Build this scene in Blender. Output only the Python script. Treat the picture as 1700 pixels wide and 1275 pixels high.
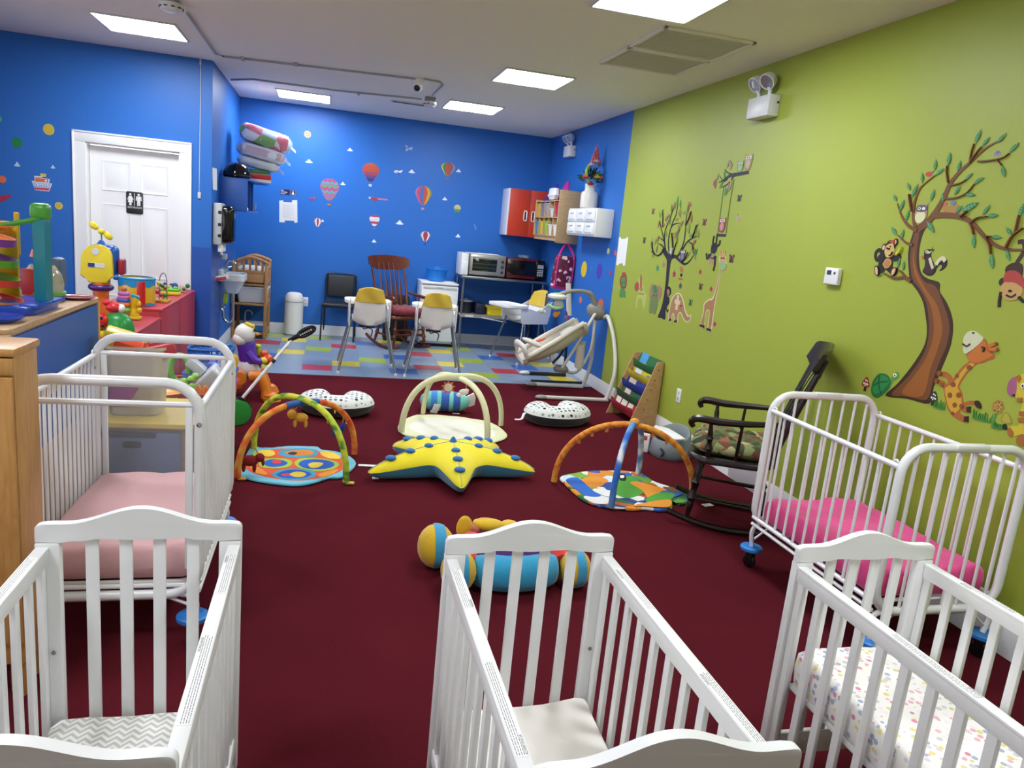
import bpy, bmesh, math, random
from mathutils import Vector as V, Matrix as M, Euler

for o in list(bpy.data.objects):
    bpy.data.objects.remove(o)
scene = bpy.context.scene
COL = scene.collection
random.seed(7)
PI = math.pi

# ---------------------------------------------------------------- camera, world, exposure
H, XR, YB, YD, XA = 2.915, 2.936, 10.142, 7.905, -1.118   # ceiling, right wall, back wall, restroom wall, alcove side wall
XL, YN = -3.7, -1.6                                       # walls outside the frame
cd = bpy.data.cameras.new('camera')
cam = bpy.data.objects.new('camera', cd)
COL.objects.link(cam)
cr, cu, cf = V((0.96691, -0.23818, 0.09504)), V((-0.04237, 0.21887, 0.97484)), V((0.253, 0.94619, -0.20344))
cam.matrix_world = M(((cr.x, cu.x, -cf.x, 0), (cr.y, cu.y, -cf.y, 0), (cr.z, cu.z, -cf.z, 1.6), (0, 0, 0, 1)))
cd.sensor_width = 36
cd.lens = 25.695
cd.clip_start = 0.05
scene.camera = cam
w = bpy.data.worlds.new('world')
scene.world = w
w.use_nodes = True
w.node_tree.nodes['Background'].inputs[0].default_value = (0.95, 0.97, 1, 1)
w.node_tree.nodes['Background'].inputs[1].default_value = 2.2
vs = scene.view_settings
vs.view_transform = 'Standard'
vs.look = 'None'
vs.gamma = 1
vs.use_curve_mapping = False
vs.exposure = 0.1
PANEL = 38.0       # radiance of the ceiling light panels

# ---------------------------------------------------------------- materials
MATS = {}
def lin(h):
    if isinstance(h, str):
        h = h.lstrip('#')
        h = [int(h[i:i+2], 16)/255 for i in (0, 2, 4)]
    return tuple((c/12.92 if c <= .04045 else ((c+.055)/1.055)**2.4) for c in h) + (1,)
def mat(c, rough=.5, metal=0, spec=.5, bump=0, bscale=60, var=0, vscale=8, trans=0, alpha=1, sheen=0, emit=0, coat=0):
    key = (c, rough, metal, spec, bump, bscale, var, vscale, trans, alpha, sheen, emit, coat)
    if key in MATS: return MATS[key]
    m = bpy.data.materials.new('m_' + str(len(MATS)))
    m.use_nodes = True
    nt = m.node_tree
    b = nt.nodes['Principled BSDF']
    b.inputs['Base Color'].default_value = lin(c)
    b.inputs['Roughness'].default_value = rough
    b.inputs['Metallic'].default_value = metal
    b.inputs['Specular IOR Level'].default_value = spec
    if trans: b.inputs['Transmission Weight'].default_value = trans
    if alpha < 1: b.inputs['Alpha'].default_value = alpha
    if sheen: b.inputs['Sheen Weight'].default_value = sheen
    if coat: b.inputs['Coat Weight'].default_value = coat
    if emit:
        b.inputs['Emission Color'].default_value = lin(c); b.inputs['Emission Strength'].default_value = emit
    if bump or var:
        tc = nt.nodes.new('ShaderNodeTexCoord')
    if bump:
        n = nt.nodes.new('ShaderNodeTexNoise'); n.inputs['Scale'].default_value = bscale; n.inputs['Detail'].default_value = 4
        nt.links.new(tc.outputs['Object'], n.inputs['Vector'])
        bp = nt.nodes.new('ShaderNodeBump'); bp.inputs['Strength'].default_value = bump; bp.inputs['Distance'].default_value = .01
        nt.links.new(n.outputs[0], bp.inputs['Height']); nt.links.new(bp.outputs[0], b.inputs['Normal'])
    if var:
        n = nt.nodes.new('ShaderNodeTexNoise'); n.inputs['Scale'].default_value = vscale; n.inputs['Detail'].default_value = 5
        nt.links.new(tc.outputs['Object'], n.inputs['Vector'])
        mx = nt.nodes.new('ShaderNodeMix'); mx.data_type = 'RGBA'
        l = lin(c)
        mx.inputs[6].default_value = tuple(x*(1-var) for x in l[:3])+(1,)
        mx.inputs[7].default_value = tuple(min(1, x*(1+var)) for x in l[:3])+(1,)
        nt.links.new(n.outputs[0], mx.inputs[0]); nt.links.new(mx.outputs[2], b.inputs['Base Color'])
    MATS[key] = m
    return m
def wood(c1, c2, rough=.4, scale=(3, 30, 3), name=None):
    key = ('wood', c1, c2, rough, scale)
    if key in MATS: return MATS[key]
    m = mat(c1, rough, var=.011+len(MATS)*1e-6); m = m.copy(); MATS[key] = m
    nt = m.node_tree
    for n in list(nt.nodes):
        if n.type not in ('BSDF_PRINCIPLED', 'OUTPUT_MATERIAL'): nt.nodes.remove(n)
    b = nt.nodes['Principled BSDF']
    tc = nt.nodes.new('ShaderNodeTexCoord'); mp = nt.nodes.new('ShaderNodeMapping'); mp.inputs['Scale'].default_value = scale
    n = nt.nodes.new('ShaderNodeTexNoise'); n.inputs['Scale'].default_value = 4; n.inputs['Detail'].default_value = 6; n.inputs['Distortion'].default_value = 1.5
    r = nt.nodes.new('ShaderNodeValToRGB')
    r.color_ramp.elements[0].color = lin(c1); r.color_ramp.elements[1].color = lin(c2)
    r.color_ramp.elements[0].position = .35; r.color_ramp.elements[1].position = .65
    nt.links.new(tc.outputs['Object'], mp.inputs[0]); nt.links.new(mp.outputs[0], n.inputs[0]); nt.links.new(n.outputs[0], r.inputs[0]); nt.links.new(r.outputs[0], b.inputs['Base Color'])
    return m
def pattern(base, rules, rough=.8, scale=20, coords='Object', bump=0):
    """cloth print: base colour with voronoi cells coloured by a constant ramp over the cell's random value; rules = [(pos, colour), ...]; dots when 'dot' radius given"""
    m = bpy.data.materials.new('print_' + str(len(MATS))); MATS[m.name] = m
    m.use_nodes = True; nt = m.node_tree; b = nt.nodes['Principled BSDF']; b.inputs['Roughness'].default_value = rough
    tc = nt.nodes.new('ShaderNodeTexCoord'); vo = nt.nodes.new('ShaderNodeTexVoronoi'); vo.inputs['Scale'].default_value = scale
    nt.links.new(tc.outputs[coords], vo.inputs['Vector'])
    sx = nt.nodes.new('ShaderNodeSeparateColor'); nt.links.new(vo.outputs['Color'], sx.inputs[0])
    r = nt.nodes.new('ShaderNodeValToRGB'); r.color_ramp.interpolation = 'CONSTANT'
    es = r.color_ramp.elements
    es[0].position = 0; es[0].color = lin(rules['cells'][0]); es.remove(es[1])
    k = len(rules['cells'])
    for i in range(1, k):
        e = es.new(i/k); e.color = lin(rules['cells'][i])
    nt.links.new(sx.outputs[0], r.inputs[0])
    if 'dot' in rules:
        vo.inputs['Randomness'].default_value = rules.get('rand', 1)
        lt = nt.nodes.new('ShaderNodeMath'); lt.operation = 'LESS_THAN'; lt.inputs[1].default_value = rules['dot']
        nt.links.new(vo.outputs['Distance'], lt.inputs[0])
        mx = nt.nodes.new('ShaderNodeMix'); mx.data_type = 'RGBA'; mx.inputs[6].default_value = lin(base)
        nt.links.new(lt.outputs[0], mx.inputs[0]); nt.links.new(r.outputs[0], mx.inputs[7]); nt.links.new(mx.outputs[2], b.inputs['Base Color'])
    else:
        nt.links.new(r.outputs[0], b.inputs['Base Color'])
    return m

WHITE = mat('#e9eaea', .35); WMET = mat('#eceef0', .25, spec=.6); CHROME = mat('#c8cacc', .18, 1); STEEL = mat('#9a9da0', .3, 1)
BLACK = mat('#101012', .35); PAPER = mat('#e8e8e6', .8); GREY = mat('#7c8286', .5)
def PL(c): return mat(c, .3)            # shiny toy plastic
def CL(c): return mat(c, .9, sheen=.3, bump=.25, bscale=90)  # cloth

# ---------------------------------------------------------------- mesh builder
class MB:
    def __init__(s): s.bm = bmesh.new(); s.m = 0
    def mk(s, m): s.m = m; return s
    def _fin(s, geom_faces):
        for f in geom_faces: f.material_index = s.m
        return s
    def obox(s, c, size, rot=None, bev=0, seg=2):
        mx = M.Translation(V(c)) @ ((rot if isinstance(rot, M) else Euler(rot).to_matrix()).to_4x4() if rot is not None else M.Identity(4)) @ M.Diagonal((*size, 1))
        n0 = set(s.bm.faces) if bev else None
        g = bmesh.ops.create_cube(s.bm, size=1, matrix=mx)
        if bev:
            bev = min(bev, .49*min(size))
            es = list({e for v in g['verts'] for e in v.link_edges})
            bmesh.ops.bevel(s.bm, geom=es, offset=bev, segments=seg, affect='EDGES', profile=.5)
            return s._fin([f for f in s.bm.faces if f not in n0])
        return s._fin({f for v in g['verts'] for f in v.link_faces})
    def box(s, x0, x1, y0, y1, z0, z1, bev=0, seg=2):
        return s.obox(((x0+x1)/2, (y0+y1)/2, (z0+z1)/2), (abs(x1-x0), abs(y1-y0), abs(z1-z0)), None, bev, seg)
    def tube(s, pts, r, n=8, closed=False, caps=True, flat=1):
        pts = [V(p) for p in pts]; k = len(pts)
        rs = r if isinstance(r, (list, tuple)) else [r]*k
        rings = []; prev = None
        for i, p in enumerate(pts):
            a = pts[(i-1) % k] if (closed or i > 0) else p
            b = pts[(i+1) % k] if (closed or i < k-1) else p
            t = (b-a)
            t = t.normalized() if t.length > 1e-9 else V((0, 0, 1))
            if prev is None:
                u = t.cross(V((0, 0, 1)));
                if u.length < .05: u = t.cross(V((0, 1, 0)))
                u.normalize()
            else:
                u = prev - t*prev.dot(t)
                u = u.normalized() if u.length > 1e-6 else t.orthogonal().normalized()
            prev = u; w = t.cross(u)
            rings.append([s.bm.verts.new(p + u*(math.cos(2*PI*j/n)*rs[i]) + w*(math.sin(2*PI*j/n)*rs[i]*flat)) for j in range(n)])
        fs = []
        for i in range(k if closed else k-1):
            A, B = rings[i], rings[(i+1) % k]
            for j in range(n): fs.append(s.bm.faces.new((A[j], A[(j+1) % n], B[(j+1) % n], B[j])))
        if caps and not closed:
            fs.append(s.bm.faces.new(rings[0][::-1])); fs.append(s.bm.faces.new(rings[-1]))
        return s._fin(fs)
    def lathe(s, prof, c=(0, 0, 0), n=20, rot=None, sx=1, sy=1):
        mx = M.Translation(V(c)) @ (Euler(rot).to_matrix().to_4x4() if rot is not None else M.Identity(4))
        rings = []
        for r, z in prof:
            if r < 1e-5: rings.append([s.bm.verts.new(mx @ V((0, 0, z)))])
            else: rings.append([s.bm.verts.new(mx @ V((r*sx*math.cos(2*PI*j/n), r*sy*math.sin(2*PI*j/n), z))) for j in range(n)])
        s.last = [v for q in rings for v in q]; fs = []
        for A, B in zip(rings, rings[1:]):
            if len(A) == 1 and len(B) == 1: continue
            for j in range(n):
                j2 = (j+1) % n
                if len(A) == 1: fs.append(s.bm.faces.new((A[0], B[j2], B[j])))
                elif len(B) == 1: fs.append(s.bm.faces.new((A[j], A[j2], B[0])))
                else: fs.append(s.bm.faces.new((A[j], A[j2], B[j2], B[j])))
        return s._fin(fs)
    def ball(s, c, r, n=14, rot=None, k=8):
        r = r if isinstance(r, (list, tuple)) else (r, r, r)
        prof = [(math.sin(PI*i/k), -math.cos(PI*i/k)) for i in range(k+1)]; prof[0] = (0, -1); prof[-1] = (0, 1)
        mx = M.Translation(V(c)) @ (Euler(rot).to_matrix().to_4x4() if rot is not None else M.Identity(4)) @ M.Diagonal((*r, 1))
        s.lathe(prof, n=n)
        for v in s.last: v.co = mx @ v.co
        return s
    def prism(s, poly, t, mx=None, bev=0):
        """polygon (x, y) thickened z 0..t then placed by mx"""
        mx = mx or M.Identity(4)
        a = [s.bm.verts.new(mx @ V((p[0], p[1], 0))) for p in poly]; b = [s.bm.verts.new(mx @ V((p[0], p[1], t))) for p in poly]
        n = len(poly); fs = [s.bm.faces.new(a[::-1]), s.bm.faces.new(b)]
        for i in range(n): fs.append(s.bm.faces.new((a[i], a[(i+1) % n], b[(i+1) % n], b[i])))
        s._fin(fs)
        if bev:
            f0 = set(s.bm.faces) - set(fs)
            es = [e for e in set(fs[0].edges) | set(fs[1].edges)]
            bmesh.ops.bevel(s.bm, geom=es, offset=bev, segments=2, affect='EDGES', profile=.5)
            s._fin([f for f in s.bm.faces if f not in f0])
        return s
    def grid(s, fn, nu, nv, cu=False):
        """surface fn(u, v) -> point, u, v in 0..1; cu closes u"""
        rows = [[s.bm.verts.new(V(fn(i/nu, j/nv))) for i in range(nu if cu else nu+1)] for j in range(nv+1)]
        fs = []
        for j in range(nv):
            for i in range(nu):
                i2 = (i+1) % nu if cu else i+1
                fs.append(s.bm.faces.new((rows[j][i], rows[j][i2], rows[j+1][i2], rows[j+1][i])))
        return s._fin(fs)
    def mesh(s, mats, sharp=38):
        bmesh.ops.remove_doubles(s.bm, verts=s.bm.verts, dist=1e-6)
        bmesh.ops.recalc_face_normals(s.bm, faces=s.bm.faces)
        me = bpy.data.meshes.new('mesh'); s.bm.to_mesh(me); s.bm.free()
        for m in (mats if isinstance(mats, (list, tuple)) else [mats]): me.materials.append(m)
        me.shade_smooth(); me.set_sharp_from_angle(angle=math.radians(sharp))
        return me
def rim(w, d, r, n=5):
    """rounded rectangle outline centred on 0"""
    out = []
    for cx, cy, a0 in ((w/2-r, d/2-r, 0), (-w/2+r, d/2-r, 90), (-w/2+r, -d/2+r, 180), (w/2-r, -d/2+r, 270)):
        for i in range(n+1):
            a = math.radians(a0 + 90*i/n); out.append((cx+r*math.cos(a), cy+r*math.sin(a)))
    return out
def rimd(w, d, r, step=.05):
    P = rim(w, d, r, 5); out = []
    for i, p in enumerate(P):
        q = P[(i+1) % len(P)]; L = math.hypot(q[0]-p[0], q[1]-p[1]); k = max(1, int(L/step))
        out += [(p[0]+(q[0]-p[0])*j/k, p[1]+(q[1]-p[1])*j/k) for j in range(k)]
    return out
def spline(pts, k=6, closed=False):
    P = [V(p) for p in pts]; n = len(P); out = []
    for i in range(n if closed else n-1):
        g = lambda j: P[j % n] if closed else P[max(0, min(n-1, j))]
        a, b, c, d = g(i-1), g(i), g(i+1), g(i+2)
        for q in range(k):
            t = q/k
            out.append(.5*((2*b)+(c-a)*t+(2*a-5*b+4*c-d)*t*t+(3*b-a-3*c+d)*t**3))
    if not closed: out.append(P[-1])
    return out

# ---------------------------------------------------------------- scene graph
def tag(o, label=None, cat=None, group=None, kind=None):
    if label: o['label'] = label
    if cat: o['category'] = cat
    if group: o['group'] = group
    if kind: o['kind'] = kind
    return o
def thing(name, label, cat, loc=(0, 0, 0), rz=0, group=None, world=False):
    o = bpy.data.objects.new(name, None); COL.objects.link(o)
    o.location = loc; o.rotation_euler = (0, 0, rz); o.empty_display_size = .05
    if world: o['w'] = 1
    return tag(o, label, cat, group)
def part(name, mb, mats, parent=None, label=None, sharp=38, kind=None):
    me = mb if isinstance(mb, bpy.types.Mesh) else mb.mesh(mats, sharp)
    o = bpy.data.objects.new(name, me); COL.objects.link(o)
    if parent is not None:
        r = parent
        while r.parent: r = r.parent
        if r.get('w') and isinstance(mb, MB): me.transform(M.Translation(-r.location))
        o.parent = parent
    if label: o['label'] = label
    if kind: o['kind'] = kind
    return o
def solid(name, mb, mats, label, cat, group=None, sharp=38):
    """a thing that is one mesh built in world coordinates: origin goes to the middle of its base"""
    me = mb.mesh(mats, sharp)
    xs = [v.co for v in me.vertices]
    c = V(((min(v.x for v in xs)+max(v.x for v in xs))/2, (min(v.y for v in xs)+max(v.y for v in xs))/2, min(v.z for v in xs)))
    me.transform(M.Translation(-c))
    o = bpy.data.objects.new(name, me); COL.objects.link(o); o.location = c
    return tag(o, label, cat, group)
def struct(name, mb, mats, parent=None, sharp=38):
    o = part(name, mb, mats, parent, sharp=sharp)
    if parent is None: o['kind'] = 'structure'
    return o
def dup(root, loc=None, rz=None, label=None, group=None):
    def rec(o, par):
        c = o.copy(); COL.objects.link(c)
        if par: c.parent = par
        for ch in o.children: rec(ch, c)
        return c
    kids = list(root.children)
    r = root.copy(); COL.objects.link(r)
    for ch in kids: rec(ch, r)
    if loc is not None: r.location = loc
    if rz is not None: r.rotation_euler = (0, 0, rz)
    if label: r['label'] = label
    if group: r['group'] = group
    return r
# wall frames: (u, v, distance off the wall) -> world
WALLP = {'R': lambda u, v, d: (XR-d, u, v), 'B': lambda u, v, d: (u, YB-d, v), 'D': lambda u, v, d: (u, YD-d, v), 'A': lambda u, v, d: (XA+d, u, v),
         'V': lambda u, v, d: (u, 9.0-d, v)}
def ell(u, v, a, b=None, rot=0, n=16):
    b = a if b is None else b; c, s_ = math.cos(rot), math.sin(rot)
    return [(u+a*math.cos(t)*c-b*math.sin(t)*s_, v+a*math.cos(t)*s_+b*math.sin(t)*c) for t in (2*PI*i/n for i in range(n))]
def strokepoly(pts, w):
    P = [V(p) for p in pts]; ws = w if isinstance(w, (list, tuple)) else [w]*len(P)
    if len(ws) == 2 and len(P) > 2: ws = [ws[0]+(ws[1]-ws[0])*i/(len(P)-1) for i in range(len(P))]
    L, R_ = [], []
    for i, p in enumerate(P):
        t = (P[min(i+1, len(P)-1)]-P[max(i-1, 0)]).normalized(); n = V((-t.y, t.x))
        L.append(p+n*ws[i]/2); R_.append(p-n*ws[i]/2)
    return [tuple(q) for q in L+R_[::-1]]
def flat(mb, wall, layers, t0=0.0003):
    """layers of flat sticker shapes: (colour index, kind, data...)"""
    for i, ly in enumerate(layers):
        mb.m = ly[0]; k = ly[1]; a = t0; b = t0+.0013+.0007*i
        polys = []
        if k == 'P': polys = [ly[2]]
        elif k == 'C': polys = [[tuple(q) for q in spline([(p[0], p[1], 0) for p in ly[2]], 4, True)]]
        elif k == 'E':
            for e in ly[2]: polys.append(ell(e[0], e[1], e[2], e[3] if len(e) > 3 else None, e[4] if len(e) > 4 else 0))
        elif k == 'S':
            pts = [(p[0], p[1]) for p in spline([(p[0], p[1], 0) for p in ly[2]], 5)]
            w_ = ly[3]
            polys = [strokepoly(pts, w_)]
        for pl in polys:
            f = WALLP[wall]
            bot = [mb.bm.verts.new(f(p[0], p[1], a)) for p in pl]; top = [mb.bm.verts.new(f(p[0], p[1], b)) for p in pl]
            n = len(pl); fs = [mb.bm.faces.new(top)]
            for j in range(n): fs.append(mb.bm.faces.new((bot[j], bot[(j+1) % n], top[(j+1) % n], top[j])))
            mb._fin(fs)
    return mb
def decal(name, label, cat, wall, cols, layers, group=None):
    return solid(name, flat(MB(), wall, layers), [mat(c, .6) for c in cols], label, cat, group)
def text_mesh(s, size, mx, ext=.0006, align='CENTER', m=None):
    cu = bpy.data.curves.new('txt', 'FONT'); cu.body = s; cu.size = size; cu.align_x = align; cu.align_y = 'CENTER'; cu.extrude = ext; cu.resolution_u = 2
    o = bpy.data.objects.new('txt', cu); COL.objects.link(o)
    dg = bpy.context.evaluated_depsgraph_get(); me = bpy.data.meshes.new_from_object(o.evaluated_get(dg))
    bpy.data.objects.remove(o); me.transform(mx)
    me.materials.clear(); me.materials.append(m)
    return me
def text(name, s, size, mx, m, parent, ext=.0006, align='CENTER'):
    me = text_mesh(s, size, mx, ext, align, m)
    r = parent
    while r.parent: r = r.parent
    if r.get('w'): me.transform(M.Translation(-r.location))
    o = bpy.data.objects.new(name, me); COL.objects.link(o); o.parent = parent
    return o
RX90 = M.Rotation(PI/2, 4, 'X')         # upright text facing -y
def face_r(p): return M.Translation(V(p)) @ M.Rotation(-PI/2, 4, 'Z') @ RX90   # upright text facing -x
def face_f(p): return M.Translation(V(p)) @ RX90

# ================================================================ the room
def noise_floor():
    m = bpy.data.materials.new('carpet'); m.use_nodes = True; nt = m.node_tree; b = nt.nodes['Principled BSDF']
    b.inputs['Roughness'].default_value = .95; b.inputs['Specular IOR Level'].default_value = .03
    tc = nt.nodes.new('ShaderNodeTexCoord'); n = nt.nodes.new('ShaderNodeTexNoise'); n.inputs['Scale'].default_value = 220; n.inputs['Detail'].default_value = 3
    n2 = nt.nodes.new('ShaderNodeTexNoise'); n2.inputs['Scale'].default_value = 2.2; n2.inputs['Detail'].default_value = 4
    r = nt.nodes.new('ShaderNodeValToRGB'); r.color_ramp.elements[0].position = .25; r.color_ramp.elements[1].position = .8
    r.color_ramp.elements[0].color = lin('#47141c'); r.color_ramp.elements[1].color = lin('#601c26')
    ad = nt.nodes.new('ShaderNodeMix'); ad.data_type = 'FLOAT'; ad.inputs[0].default_value = .3
    nt.links.new(tc.outputs['Object'], n.inputs[0]); nt.links.new(tc.outputs['Object'], n2.inputs[0])
    nt.links.new(n.outputs[0], ad.inputs[2]); nt.links.new(n2.outputs[0], ad.inputs[3]); nt.links.new(ad.outputs[0], r.inputs[0]); nt.links.new(r.outputs[0], b.inputs['Base Color'])
    bp = nt.nodes.new('ShaderNodeBump'); bp.inputs['Strength'].default_value = .5; bp.inputs['Distance'].default_value = .004
    nt.links.new(n.outputs[0], bp.inputs['Height']); nt.links.new(bp.outputs[0], b.inputs['Normal'])
    return m
YC = 7.5          # seam between carpet and vinyl tiles
blue = mat('#286abd', .45, spec=.35, bump=.06, bscale=160); green = mat('#9dab40', .45, spec=.35, bump=.06, bscale=160)
white_paint = mat('#f0ece0', .75, bump=.05, bscale=120)
fl = MB(); fl.box(XL, XR, YN, YC, -.1, 0); floor = struct('floor', fl, noise_floor())
fl = MB(); fl.box(XL, XR, YC, YB, -.1, -.004)
floor_2 = struct('floor', fl, mat('#6d7b8c', .5)); floor_2['label'] = 'grey vinyl floor at the back of the room'
# vinyl tiles in a diagonal colour repeat
TW, TD = .305, .283
tile_me = {}
def tile_mesh(c, w, d):
    k = (c, round(w, 3), round(d, 3))
    if k not in tile_me:
        b = MB(); b.obox((0, 0, -.002), (w-.0015, d-.0015, .004)); tile_me[k] = b.mesh(mat(c, .3, var=.06, vscale=30))
    return tile_me[k]
cols_ = {'y': '#d9c53a', 'g': '#9db23f', 'b': '#4468b0', 'r': '#b83a4a', '.': '#8294a8'}
def put_tiles():
    picks = []
    for c, pts in (('y', [(1.587,9.315),(1.495,8.406),(2.668,8.619),(2.682,7.75),(-0.363,9.579),(-0.362,8.775),(0.27,8.189),(0.81,9.91)]), ('r', [(2.398,9.243),(1.258,8.102),(2.069,8.065),(-0.677,9.306),(0.26,9.304),(-0.046,7.903),(1.175,8.9)]),
                   ('g', [(1.806,9.516),(1.805,8.653),(1.775,7.756),(2.606,9.503),(-0.572,9.887),(-0.062,9.825),(-0.052,9.008),(0.577,8.465),(-0.614,7.948)]), ('b', [(2.094,8.989),(2.11,9.799),(2.397,8.368),(-0.659,8.495),(0.542,9.601),(0.882,7.882),(0.876,8.697)])):
        picks += [(c, p) for p in pts]
    ys = [YC] + [7.745+TD*i for i in range(9)] + [YB-.016]
    for a0, b0 in zip(ys, ys[1:]):
        x0 = -.2 - TW*4
        while x0 < XR-.018:
            a, b = max(XA+.018, x0), min(XR-.018, x0+TW)
            if b-a > .02:
                c = '.'
                for cc, p in picks:
                    if abs(p[0]-(a+b)/2) <= (b-a)/2 and a0 <= p[1] <= b0: c = cc
                o = part('tile', tile_mesh(cols_[c], b-a, b0-a0), None, floor_2); o.location = ((a+b)/2, (a0+b0)/2, 0)
            x0 += TW
put_tiles()
mb = MB(); mb.box(XA, XR, YC-.012, YC+.008, -.001, .003, .002); struct('trim_1', mb, mat('#59616a', .4))
ce = MB(); ce.box(XL, XR, YN, YB, H, H+.12); struct('ceiling', ce, white_paint)
YG = 7.2   # where green paint meets blue on the right wall
YG = (7.274,2.896)[0]
wr = MB(); wr.m = 0; wr.box(XR, XR+.12, YN, YG, 0, H); wr.m = 1; wr.box(XR, XR+.12, YG, YB, 0, H); struct('wall_right', wr, [green, blue])
b_ = MB(); b_.box(XA-.12, XR+.12, YB, YB+.12, 0, H); struct('wall_back', b_, blue)
b_ = MB(); b_.box(XA-.12, XA, YD+.12, YB, 0, H); struct('wall_alcove', b_, blue)
DX0, DX1, DZ = -2.235, -1.395, 2.055       # door opening
b_ = MB(); b_.box(XL, DX0, YD, YD+.12, 0, H); b_.box(DX1, XA, YD, YD+.12, 0, H); b_.box(DX0, DX1, YD, YD+.12, DZ, H); struct('wall_restroom', b_, blue)
b_ = MB(); b_.box(XL-.12, XL, YN, YD+.12, 0, .75); b_.box(XL-.12, XL, YN, YD+.12, 2.45, H); b_.box(XL-.12, XL, YN, -1.2, .75, 2.45); b_.box(XL-.12, XL, 5.6, YD+.12, .75, 2.45); struct('wall_left', b_, mat('#2f66b8', .4))
b_ = MB(); b_.box(XL, XR+.12, YN-.12, YN, 0, H); struct('wall_front', b_, mat('#d6d3c8', .6))
# window added to the unseen left wall so that daylight lifts the ceiling
wf_ = MB()
for y in (-1.2, .5, 2.2, 3.9, 5.6): wf_.box(XL-.08, XL-.03, y-.03, y+.03, .75, 2.45)
wf_.box(XL-.08, XL-.03, -1.2, 5.6, .75, .8); wf_.box(XL-.08, XL-.03, -1.2, 5.6, 2.4, 2.45); win = struct('added_window_1', wf_, mat('#d8dadb', .4))
g_ = MB(); g_.box(XL-.058, XL-.054, -1.2, 5.6, .8, 2.4); part('added_pane', g_, mat('#f4f8f8', .0, spec=.5, alpha=.06), win)
# darker plastic protection panel right of the door, round the corner into the alcove
pan = mat('#2453a8', .3)
b_ = MB(); b_.box(-1.325, XA+.004, YD-.004, YD, 0, 1.16); b_.box(XA, XA+.004, YD, 8.55, 0, 1.22); struct('trim_2', b_, pan)
# baseboards
bbm = mat('#e4e6e8', .35)
def bboard(name, a, b):
    d = V(b)-V(a); n = V((d.y, -d.x)).normalized(); L = d.length
    prof = [(0, 0), (.014, 0), (.014, .1), (.008, .115), (.006, .13), (0, .13)]
    mb = MB(); ra = [mb.bm.verts.new((a[0]+n.x*p, a[1]+n.y*p, z)) for p, z in prof]; rb = [mb.bm.verts.new((b[0]+n.x*p, b[1]+n.y*p, z)) for p, z in prof]
    k = len(prof)
    for i in range(k): mb.bm.faces.new((ra[i], ra[(i+1) % k], rb[(i+1) % k], rb[i]))
    mb.bm.faces.new(ra); mb.bm.faces.new(rb[::-1])
    struct(name, mb, bbm)
bboard('baseboard_back', (XR, YB), (XA, YB)) if False else bboard('baseboard_back', (XA, YB), (XR, YB))
bboard('baseboard_right', (XR, YB), (XR, YN)); bboard('baseboard_alcove', (XA, YD), (XA, YB)); bboard('baseboard_restroom', (XL, YD), (DX0-.1, YD))
# door
dm = mat('#eceeef', .4)
fr = MB()
for x0, x1 in ((DX0-.085, DX0+.012), (DX1-.012, DX1+.085)):
    fr.box(x0, x1, YD-.016, YD, 0, DZ-.013)
fr.box(DX0-.085, DX1+.085, YD-.016, YD, DZ-.012, DZ+.075, .004)
fr.box(DX0, DX0+.02, YD, YD+.12, 0, DZ); fr.box(DX1-.02, DX1, YD, YD+.12, 0, DZ); fr.box(DX0, DX1, YD, YD+.12, DZ-.02, DZ)
for (x0, x1, z0, z1) in ((DX0-.097, DX0-.08, 0, DZ+.085), (DX1+.08, DX1+.097, 0, DZ+.085), (DX0-.097, DX1+.097, DZ+.07, DZ+.087)): fr.box(x0, x1, YD-.024, YD, z0, z1, .004)
dw = DX1-DX0-.05; dx = DX0+.025; dy = YD+.075
door = MB(); door.box(dx, dx+dw, dy, dy+.036, .008, DZ-.03)
d1 = struct('door_1', door, dm); part('door_frame', fr, dm, d1)
for r0, r1 in ((.16, .62), (.80, 1.50), (1.62, 1.90)):
    for q in (0, 1):
        x0 = dx + dw*(.13 if q == 0 else .555); x1 = x0 + dw*.315
        p = MB(); c = ((x0+x1)/2, dy, (r0+r1)/2); hw, hh = (x1-x0)/2, (r1-r0)/2
        # raised panel: moulded frame, groove, bevelled field
        ring = lambda w_, h_, y_: [p.bm.verts.new((c[0]+sx*w_, y_, c[2]+sz*h_)) for sx, sz in ((-1, -1), (1, -1), (1, 1), (-1, 1))]
        R_ = [ring(hw, hh, dy+.001), ring(hw-.004, hh-.004, dy-.007), ring(hw-.02, hh-.02, dy-.002), ring(hw-.028, hh-.028, dy-.0015), ring(hw-.06, hh-.06, dy-.009)]
        for A, B in zip(R_, R_[1:]):
            for i in range(4): p.bm.faces.new((A[i], A[(i+1) % 4], B[(i+1) % 4], B[i]))
        p.bm.faces.new(R_[-1]); part('door_panel', p, dm, d1, sharp=20)
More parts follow.
